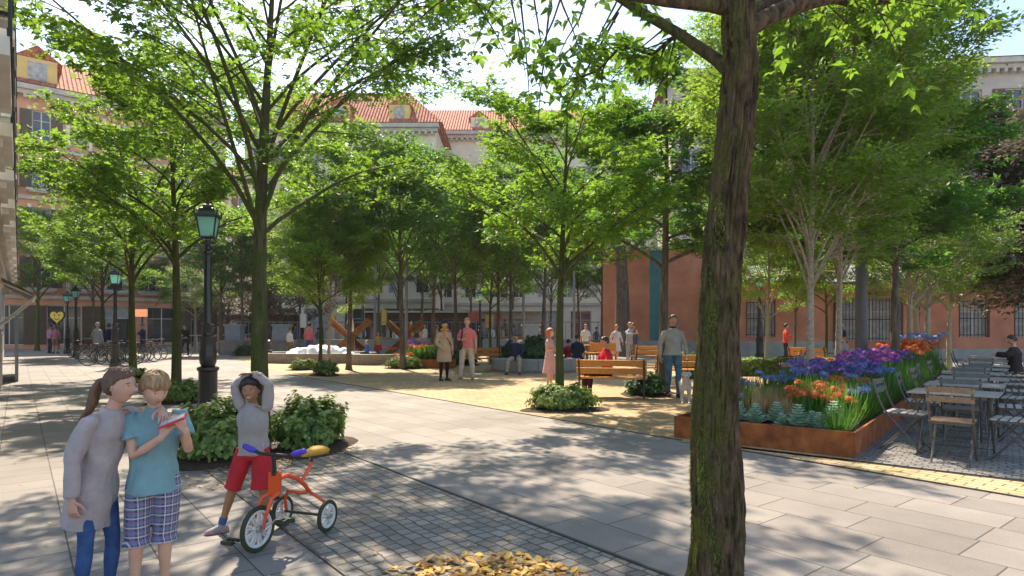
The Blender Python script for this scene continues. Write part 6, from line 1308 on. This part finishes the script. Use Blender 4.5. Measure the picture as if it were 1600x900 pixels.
wl_ = Matrix.Translation((-1.975, 3.46, 0)) @ Matrix.Rotation(R(26), 4, 'Z'); pc = wl_ @ ((jb['wrR'] + jb['wrL']) / 2 + V((.0, -.045, .075)))
t = thing('phone', 'phone in a red case held by the fair haired child', 'phone', pc, R(12)); Tp = Matrix.Rotation(R(-22), 4, 'Y') @ Matrix.Rotation(R(16), 4, 'X')
mb = MB(); mb.box((0, 0, 0), (.135, .072, .010), T=Tp); mb.build('case', mat('red_phone_case', (.65, .05, .06), .4, .05), t, None); mb = MB(); mb.box((0, 0, .0075), (.120, .060, .003), T=Tp); mb.build('screen', mat('pale_phone_screen', (.45, .45, .48), .15, .05), t, None)
# ------------------------------------------------------------------ child with raised arms
cs = .655
def curls(h, T, s):
    rg_ = random.Random(1)
    for i in range(46):
        a = rg_.uniform(.15, 2.99); b = rg_.uniform(-.2, 1.35); u = V((math.cos(a) * math.cos(b), math.sin(a) * math.cos(b), math.sin(b))); p = head_pt(u, s) * 1.14; h.ball(T @ p, rg_.uniform(.014, .022) * s, 7, 5)
kid = J0(pelvis=(.0, 0, .93), chest=(-.01, 0, 1.24), neck=(-.01, .0, 1.44), head=(-.015, -.03, 1.60), shR=(-.15, .0, 1.42), shL=(.15, .0, 1.42), elR=(-.20, -.02, 1.66), wrR=(-.03, -.02, 1.79), elL=(.19, -.02, 1.67), wrL=(.03, -.05, 1.795), hdR=(1, -.2, .05), hdL=(-1, -.1, .05), plR=(0, .1, -1), plL=(0, .1, -1), curlR=.3, curlL=.3, hiR=(-.10, 0, .92), knR=(-.22, -.03, .51), anR=(-.36, -.02, .085), knL=(.12, -.01, .50), anL=(.13, .05, .085), ftR=(-.75, -.65), ftL=(.3, -1), look=(10, 2, -6), hs=1.18, hand=1.1)
t, jk = person('smiling child in grey sweatshirt and red shorts with both arms folded over the head', kid, G(396, 832), R(-4), cs,
  dict(skin='brown', hair=('afro', 'black'), hair_extra=curls, bulk=1.0, top=dict(m=cloth('grey_marl_sweatshirt', (.37, .33, .31), .1, .3), sleeve=1.0, hem=.045, flare=.004, ease=.022, name='sweatshirt', collar=True, fold=3.2), legs=dict(m=cloth('crimson_cotton', (.50, .035, .045), .1, .2), kind='shorts', length=.50, ease=.032, cuff=.014), shoes=cloth('grey_trainer_mesh', (.33, .31, .32), .3, .3, 30)), 'children in the foreground', vox=.006)
for q in 'RL':
    a = jk['an' + q]; d = (jk['kn' + q] - a).normalized(); mb = MB(); mb.tube([a + d * .01, a + d * .06], [.0275, .030], 12); mb.build('sock', cloth('blue_sock', (.05, .13, .28)), t)
mb = MB(); P_ = jk['pelvis'] + V((0, 0, .055)) * 1; mb.loft([(P_ + V((0, 0, -.026)), .110, .082, (1, 0, 0), (0, 1, 0)), (P_ + V((0, 0, .0)), .108, .080, (1, 0, 0), (0, 1, 0))], 24); mb.build('waistband', cloth('cream_waistband', (.55, .47, .40)), t)

hT = Matrix.Translation(V(kid['head']) * cs) @ Matrix.Rotation(R(10), 4, 'Z') @ Matrix.Rotation(R(2), 4, 'X') @ Matrix.Rotation(R(-6), 4, 'Y'); hs_ = cs * kid['hs']
mb = MB(); mb.tube([hT @ (V(p) * hs_) for p in ((-.019, -.0835, -.048), (-.010, -.091, -.0535), (0, -.094, -.055), (.010, -.091, -.0535), (.019, -.0835, -.048))], [.0015 * hs_, .0042 * hs_, .0048 * hs_, .0042 * hs_, .0015 * hs_], 8); mb.build('teeth', mat('teeth_enamel', (.7, .66, .6), .3, 0), t)
# ------------------------------------------------------------------ people in the square
def scarf(h, T, s): pass
K = 'people in the square'
t, j_ = simple('person in tan coat, orange scarf and dark cap standing beside the pink shirted one', G(694, 595), R(35), 1.0, 'fair', ('short', 'dkbrown'), ('tan_wool_coat', (.50, .36, .26)), ('black_leggings', (.03, .025, .035)), fem=.8, hem=.40, flare=.035, ease=.026, tname='coat', lease=.004, shoes=('brown_boot_leather', (.10, .04, .03)), J=J0(wrR=(-.16, -.16, .93), elR=(-.25, .02, 1.12), look=(12, 4, 0)), vox=.013)
mb = MB(); mb.tube([(.07 * math.cos(a) * 1.25, .07 * math.sin(a) - .005, 1.475 + .02 * math.sin(a * 2)) for a in [i * .52 for i in range(13)]], .036, 10); mb.tube([(-.05, -.09, 1.45), (-.07, -.15, 1.30)], [.035, .03], 8); mb.build('scarf', cloth('orange_scarf', (.62, .27, .05)), t)
mb = MB(); mb.ball((0, .0, 1.70), (.10, .112, .085), 18, 10); mb.ball((0, -.09, 1.685), (.075, .06, .012), 12, 6); mb.build('cap', cloth('dark_cap', (.04, .035, .05)), t)
mb = MB(); mb.tube([(-.15, .0, 1.46), (.0, -.15, 1.25), (.2, -.08, 1.02), (.2, .1, 1.0), (0, .16, 1.25), (-.15, .03, 1.46)], .010, 6); mb.build('bag_strap', cloth('dark_strap', (.03, .025, .025)), t)
t, j_ = simple('person in pink short sleeved shirt and cream trousers carrying a shoulder bag', G(730, 593), R(-6), 1.05, 'fair', ('short', 'blond'), ('pink_shirt', (.66, .20, .20)), ('cream_trousers', (.60, .53, .45)), sleeve=.4, ease=.024, lease=.022, bulk=1.08, shoes=('tan_shoe_leather', (.40, .24, .15)), J=J0(elR=(-.26, .02, 1.14), wrR=(-.12, -.17, 1.12), plR=(0, 1, 0), hdR=(1, -.2, .2), hiR=(-.1, 0, .93), knR=(-.15, -.02, .50), anR=(-.2, .02, .085), knL=(.13, 0, .5), anL=(.15, .03, .085)), vox=.013)
mb = MB(); mb.loft([((0, 0, .965), .185, .145, (1, 0, 0), (0, 1, 0)), ((0, 0, 1.005), .185, .145, (1, 0, 0), (0, 1, 0))], 24); mb.build('belt', cloth('brown_belt', (.09, .05, .03)), t)
mb = MB(); mb.tube([(-.13, -.10, 1.50), (-.13, -.18, 1.3), (-.15, -.17, 1.15)], .018, 6); mb.build('bag_strap', cloth('dark_strap', (.03, .025, .025)), t); mb = MB(); mb.ball((-.20, -.10, 1.02), (.10, .07, .14), 12, 8); mb.build('bag', cloth('dark_brown_bag', (.06, .04, .035)), t)
simple('person in navy jacket sitting on the stone planter, phone held to the ear', D(806, 20.95) + V((0, 0, -.01)), R(-8), 1.0, 'tan', ('short', 'dkbrown'), ('navy_jacket', (.025, .035, .07)), ('beige_trousers', (.40, .34, .29)), J=SIT(elR=(-.34, -.04, .96), wrR=(-.13, -.09, 1.16), hdR=(.4, .0, 1), plR=(1, .4, 0), knR=(-.20, -.38, .48), anR=(-.24, -.42, .085), anL=(.18, -.42, .085), knL=(.18, -.38, .49)), ease=.02, lease=.02, shoes=('brown_boot_leather', (.10, .04, .03)), vox=.014)
t = thing('mobile_phone', 'small dark phone held to the ear of the person on the stone planter', 'phone', D(806, 20.95) + V((-.10, -.06, 1.235)), 0); mb = MB(); mb.box((0, 0, 0), (.012, .07, .14)); mb.build('body', M['black_iron'], t, None); mb = MB(); mb.box((.007, 0, 0), (.003, .06, .12)); mb.build('screen', M['glass'], t, None)
simple('child with curly red hair in a pale pink dress, arms folded, beside the tree', G(859, 606), R(62), .86, 'fair', ('bob', 'red'), ('pale_pink_dress', (.62, .36, .36)), ('pale_pink_dress', (.62, .36, .36)), kind='skirt', sleeve=.25, length=.52, fem=.7, J=J0(hs=1.1, look=(10, 0, 0), **CROSS), lease=.02, shoes=('tan_shoe_leather', (.40, .24, .15)), vox=.012, tname='dress_top', lname='dress_skirt')
simple('person in a bright red sweater sitting on the nearest wooden bench', D(945, 14.0), R(-74), 1.0, 'tan', ('short', 'dkbrown'), ('crimson_sweater', (.60, .025, .045)), ('dark_plum_trousers', (.05, .02, .03)), J=SIT(pelvis=(0, .05, .55), elL=(.24, -.06, .78), wrL=(.20, -.34, .74), elR=(-.23, -.06, .76), wrR=(-.13, -.32, .72), look=(0, 12, 0)), ease=.022, vox=.012)
simple('person sitting on the round planter seen from behind in a navy top', D(902, 22.2), R(172), 1.0, 'tan', ('short', 'black'), ('navy_sweater', (.02, .028, .06)), ('black_trousers', (.02, .02, .025)), J=SIT(), ease=.022, vox=.016)
simple('smaller person in dark red sitting beside the navy one on the round planter', D(888, 22.9), R(160), .85, 'tan', ('short', 'black'), ('dark_red_top', (.38, .02, .03)), ('black_trousers', (.02, .02, .025)), J=SIT(), vox=.016)
t, jm = simple('person in grey sweater and blue jeans walking the white dog', G(1051, 621), R(8), 1.04, 'tan', ('short', 'dkbrown'), ('light_grey_sweater', (.33, .31, .27)), ('washed_blue_jeans', (.07, .14, .20), .4, .3, 9), J=J0(elR=(-.27, .03, 1.13), wrR=(-.285, -.03, .87), elL=(.27, .02, 1.13), wrL=(.26, -.10, .90), anR=(-.07, .12, .10), knR=(-.09, .0, .5), knL=(.1, -.08, .51), anL=(.09, -.10, .085), shR=(-.172, .005, 1.36), shL=(.172, .005, 1.36)), ease=.018, lease=.014, bulk=1.06, shoes=('brown_boot_leather', (.10, .04, .03)), vox=.011)
mb = MB(); mb.lathe([(.072, 1.52), (.062, 1.56), (.058, 1.56), (.066, 1.515)], 16); o_ = mb.build('collar', cloth('navy_collar', (.03, .035, .06)), t)
# dog
def dog(loc, rz, label, m, s=1.0):
    t = thing('dog', label, 'dog', loc, rz); mb = MB(); X, Y_, Z = V((1, 0, 0)), V((0, 1, 0)), V((0, 0, 1))
    # faces -y; y backwards
    mb.loft([(V((0, -.26, .47)), .085, .11, X, Z), (V((0, -.18, .45)), .11, .15, X, Z), (V((0, .0, .46)), .105, .13, X, Z), (V((0, .15, .48)), .09, .105, X, Z), (V((0, .27, .48)), .10, .11, X, Z), (V((0, .33, .47)), .06, .07, X, Z)], 16)
    mb.tube([(0, -.22, .50), (0, -.31, .60), (0, -.36, .66)], [.09, .075, .068], 12, rnd=True); mb.ball((0, -.38, .68), (.072, .085, .068), 12, 9); mb.loft([(V((0, -.42, .67)), .045, .042, X, Z), (V((0, -.49, .645)), .036, .033, X, Z), (V((0, -.54, .635)), .028, .026, X, Z)], 10)
    for x in (-.075, .075):
        mb.tube([(x, -.20, .42), (x, -.20, .28), (x, -.17, .20), (x, -.20, .04)], [.055, .036, .027, .024], 10, rnd=True); mb.ball((x, -.225, .025), (.032, .045, .025), 10, 6)
        mb.tube([(x, .25, .44), (x * 1.1, .18, .30), (x * 1.1, .30, .19), (x * 1.1, .25, .04)], [.075, .05, .028, .024], 10, rnd=True); mb.ball((x * 1.1, .225, .025), (.030, .045, .025), 10, 6); mb.tube([(x * .8, -.35, .735), (x * 1.25, -.37, .70), (x * 1.3, -.385, .635)], [.024, .022, .012], 8, rnd=True)
    mb.tube([(0, .33, .50), (0, .42, .58), (0, .44, .68), (0, .40, .74)], [.026, .020, .014, .008], 8, rnd=True); mb2 = MB(); mb2.v = [tuple(V(v) * s) for v in mb.v]; mb2.f = mb.f; mb2.m = mb.m
    link('body', remesh(mb2, .013 * s, 'body', m, 3, .003, 22), t); f = MB(); f.ball((0, -.565 * s, .645 * s), (.017 * s, .013 * s, .013 * s), 8, 6)
    f.build('nose', M['black_iron'], t); f = MB()
    for x in (-.034, .034): f.ball((x * s, -.445 * s, .70 * s), .0095 * s, 8, 6)
    f.build('eyes', M['black_iron'], t); f = MB(); f.tube([V((.085 * math.cos(a), -.30 + .075 * math.sin(a) * .8, .585 - .05 * math.sin(a))) * s for a in [i * .524 for i in range(13)]], .009, 6); f.build('collar', cloth('dark_strap', (.03, .025, .025)), t); return t
dg = dog(G(1071, 630), R(-12), 'white short haired dog standing beside the walking man', mat('white_dog_fur', (.55, .50, .45), .9, .15, 12, .5, 90), .88)
t = thing('leash', 'thin dark leash from the hand to the white dog', 'leash', (0, 0, 0)); h0 = Matrix.Translation(G(1051, 621)) @ Matrix.Rotation(R(8), 4, 'Z') @ (jm['wrL'] + V((0, -.03, -.09))); h1 = G(1071, 630) + V((-.02, -.25, .52)); mb = MB(); mb.tube([h0, h0.lerp(h1, .5) + V((0, 0, -.06)), h1], .005, 5); mb.build('strap', cloth('dark_strap', (.03, .025, .025)), t)

simple('person in white shirt standing with back turned far behind the navy pair', D(915, 31), R(190), 1.0, 'fair', ('short', 'grey'), ('white_shirt', (.66, .65, .63)), ('grey_trousers', (.2, .2, .22)), sleeve=.4, vox=.02)
simple('person in white dress walking beyond the orange cafe chairs', D(963, 27.5), R(15), .97, 'fair', ('tied', 'blond'), ('white_dress', (.66, .62, .64)), ('white_dress', (.66, .62, .64)), kind='skirt', sleeve=.9, length=.42, fem=.8, vox=.018, J=WALK)
t = thing('handbag', 'white handbag carried by the person in the white dress', 'bag', D(956, 27.4, .48)); mb = MB(); mb.box((0, 0, .13), (.30, .12, .26)); mb.build('bag_body', mat('white_bag', (.7, .66, .6), .5), t, None); mb = MB(); mb.tube([(-.1, 0, .26), (-.06, 0, .38), (.06, 0, .38), (.1, 0, .26)], .01, 5); mb.build('handle', M['metal_dark'], t)
simple('person in pale grey top embracing the person beside them near the dark table', D(984, 25.2), R(30), 1.02, 'fair', ('short', 'blond'), ('pale_grey_top', (.42, .44, .5)), ('light_grey_trousers', (.40, .42, .46)), J=J0(elL=(.24, -.12, 1.22), wrL=(.10, -.30, 1.34), elR=(-.22, -.14, 1.25), wrR=(.0, -.30, 1.3), plL=(0, 1, 0), plR=(0, 1, 0)), vox=.016)
simple('person in blue grey jacket being embraced near the dark table', D(990, 25.0) + V((.05, .25, 0)), R(-60), 1.0, 'tan', ('short', 'brown'), ('slate_blue_jacket', (.12, .14, .24)), ('tan_trousers', (.36, .26, .2)), vox=.018)
# left side
simple('person in light grey suit jacket seen from behind beside the second lamp post', G(152, 565), R(172), 1.04, 'tan', ('short', 'grey'), ('light_grey_suit', (.30, .32, .34)), ('grey_trousers', (.2, .2, .22)), hem=.16, ease=.022, lease=.016, J=J0(wrL=(.10, -.2, 1.1)), vox=.016, tname='jacket')
simple('person in dark navy jacket and beige trousers facing the grey suited one', G(170, 563), R(205), 1.02, 'tan', ('short', 'dkbrown'), ('navy_jacket', (.025, .035, .07)), ('beige_trousers', (.40, .34, .29)), hem=.14, ease=.022, tname='jacket', vox=.016)
simple('person in dark blue overalls working at the parked bicycles', G(223, 559), R(-30), 1.02, 'tan', ('short', 'brown'), ('dark_blue_overall', (.025, .03, .09)), ('dark_blue_overall', (.025, .03, .09)), J=J0(elR=(-.24, -.12, 1.20), wrR=(-.15, -.34, 1.24), elL=(.24, -.12, 1.2), wrL=(.12, -.32, 1.2), look=(0, 14, 0)), vox=.016)
simple('person in pink top and brown shorts under the heart sign, right of the couple', G(87, 552.5), R(190), .98, 'tan', ('tied', 'dkbrown'), ('pink_top', (.50, .16, .24)), ('brown_shorts', (.25, .16, .1)), kind='shorts', sleeve=.4, fem=.7, vox=.02)
simple('person in mauve shirt and dark trousers under the heart sign, left of the couple', G(78, 552.0), R(150), 1.02, 'tan', ('short', 'black'), ('mauve_shirt', (.35, .22, .32)), ('charcoal_trousers', (.04, .045, .06)), sleeve=.4, vox=.02)
cy = simple('cyclist in black riding towards the camera beyond the mossy tree', D(290, 33.5) + V((0, 0, .0)), R(4), 1.0, 'tan', ('short', 'black'), ('black_jacket', (.02, .02, .025)), ('charcoal_trousers', (.04, .045, .06)), J=J0(pelvis=(0, .18, 1.0), chest=(0, .0, 1.30), neck=(0, -.08, 1.48), head=(0, -.14, 1.62), shR=(-.175, -.06, 1.42), shL=(.175, -.06, 1.42), elR=(-.27, -.2, 1.2), elL=(.27, -.2, 1.2), wrR=(-.22, -.42, 1.08), wrL=(.22, -.42, 1.08), hiR=(-.09, .15, .98), hiL=(.09, .15, .98), knR=(-.12, -.12, .66), knL=(.12, -.02, .60), anR=(-.12, .0, .32), anL=(.12, .05, .18)), vox=.02)
dup(bp_, 'bicycle ridden by the cyclist in black', D(290, 33.5), R(-86))
# play area and square centre
simple('small child in bright blue sitting on the curved stone seat', D(573, 26.9), R(-70), .62, 'fair', ('short', 'blond'), ('bright_blue_top', (.04, .16, .62)), ('dark_teal_trousers', (.03, .08, .09)), J=SIT(pelvis=(0, .05, .80), chest=(0, .04, 1.12), neck=(0, .03, 1.33), head=(0, 0, 1.49), shR=(-.175, .03, 1.27), shL=(.175, .03, 1.27), elR=(-.23, -.02, 1.0), elL=(.23, -.02, 1.0), wrR=(-.14, -.22, .9), wrL=(.14, -.22, .9), hiR=(-.09, .03, .79), hiL=(.09, .03, .79), knR=(-.13, -.4, .76), knL=(.13, -.4, .76), anR=(-.14, -.44, .36), anL=(.14, -.44, .36), hs=1.25), vox=.014)
simple('child in yellow top and red shorts playing behind the crossed beams', D(591, 32.0) + V((0, 0, 0)), R(10), .78, 'tan', ('short', 'dkbrown'), ('yellow_green_top', (.4, .36, .12)), ('bright_red_shorts', (.6, .03, .06)), J=J0(anR=(-.28, 0, .085), knR=(-.2, 0, .5), anL=(.25, 0, .085), knL=(.18, 0, .5), hs=1.15, elL=(.28, 0, 1.3), wrL=(.3, -.1, 1.5), hdL=(0, 0, 1)), kind='shorts', sleeve=.4, vox=.018)
simple('person in red plaid shirt and blue jeans standing behind the white foam', D(483, 33.0), R(170), 1.05, 'tan', ('short', 'black'), ('red_plaid_shirt', (.48, .14, .18), .5, .2, 30), denim, vox=.02)
simple('person crouched in white top left of the plaid shirt', D(453, 33.5), R(150), .9, 'fair', ('short', 'brown'), ('white_shirt', (.66, .65, .63)), ('brown_shorts', (.25, .16, .1)), vox=.02)
simple('person in mauve dress sitting on the bench behind the orange flowers', D(645, 28.5), R(20), 1.05, 'tan', ('bob', 'brown'), ('mauve_dress', (.30, .18, .36)), ('mauve_dress', (.30, .18, .36)), kind='skirt', length=.5, J=SIT(), fem=.8, vox=.02)
simple('person in grey sitting beside the mauve dress', D(658, 28.6), R(10), 1.05, 'fair', ('tied', 'blond'), ('soft_grey_top', (.34, .32, .34)), ('grey_trousers', (.2, .2, .22)), J=SIT(), vox=.02)
dup(be, 'wooden bench behind the orange flowers with the mauve and grey sitters', D(651, 28.5), R(182))
simple('person in orange red jacket and dark trousers before the barred window', D(1228, 27.5), R(80), 1.0, 'tan', ('short', 'black'), ('orange_red_jacket', (.65, .07, .05)), ('charcoal_trousers', (.04, .045, .06)), J=J0(elL=(.23, -.1, 1.2), wrL=(.2, -.34, 1.16)), vox=.018)
simple('person in navy jacket standing behind the flowers left of the grey pole', D(1314, 24), R(100), 1.04, 'tan', ('short', 'dkbrown'), ('navy_jacket', (.025, .035, .07)), ('light_blue_jeans', (.28, .34, .42)), vox=.018)
simple('small child in grey beside the navy jacket behind the flowers', D(1320, 23.2), R(200), .68, 'fair', ('short', 'blond'), ('soft_grey_top', (.34, .32, .34)), ('light_blue_jeans', (.28, .34, .42)), J=J0(hs=1.2), vox=.018)
pt = T0 + bb * (1.42 * 7) + ba * .55
simple('person in loose dark brown top sitting at the eighth bistro table', pt - ba * .02, ra + R(-84), 1.02, 'fair', ('short', 'dkbrown'), ('dark_brown_top', (.055, .04, .04)), ('black_trousers', (.02, .02, .025)), J=SIT(pelvis=(0, .05, .54), elL=(.24, -.1, .86), wrL=(.12, -.3, .9), elR=(-.24, -.1, .84), wrR=(-.1, -.3, .86), look=(0, 14, 0)), hem=.10, ease=.035, fem=.5, vox=.014)
# walkers behind the parapet
first = {}; crowd = [(415, 42, 'white'), (428, 43, 'beige'), (447, 41.5, 'white'), (462, 42.5, 'grey'), (497, 42, 'grey'), (512, 43, 'white'), (527, 41.5, 'beige'), (552, 43, 'grey'), (566, 42, 'white'), (583, 41.5, 'red'), (606, 43, 'beige'), (619, 42, 'white'), (641, 43, 'grey'), (664, 41.5, 'white'), (683, 42.5, 'beige'), (699, 43, 'red'), (752, 42, 'grey'), (768, 41.5, 'white'), (786, 43, 'beige'), (803, 42, 'grey'), (822, 42.5, 'white'), (845, 42, 'beige'), (862, 43, 'grey'), (918, 41, 'white'), (932, 41.5, 'grey')]
spec = {'white': (('white_shirt', (.66, .65, .63)), ('light_blue_jeans', (.28, .34, .42)), 'blond'), 'beige': (('beige_top', (.5, .38, .28)), ('brown_shorts', (.25, .16, .1)), 'brown'), 'grey': (('slate_blue_jacket', (.12, .14, .24)), ('charcoal_trousers', (.04, .045, .06)), 'black'), 'red': (('pink_top', (.50, .16, .24)), ('grey_trousers', (.2, .2, .22)), 'brown')}
cnt = {}
for px, Y, c in crowd:
    cnt[c] = cnt.get(c, 0) + 1; lb = '%s passer-by in a %s from the left behind the glass railing' % (ORD[cnt[c] - 1], {'white': 'white shirt', 'beige': 'beige top', 'grey': 'slate blue jacket', 'red': 'pink top'}[c])
    if c not in first: a, b, h_ = spec[c]; first[c] = simple(lb, D(px, Y), R(px * 7 % 360), 1.0, 'tan', ('short', h_), a, b, J=WALK, group='passers-by behind the railing', vox=.03)[0]
    else: dup(first[c], lb, D(px, Y), R(px * 7 % 360), None, .92 + (px % 7) * .02)
bpy.data.scenes.remove(TMP)
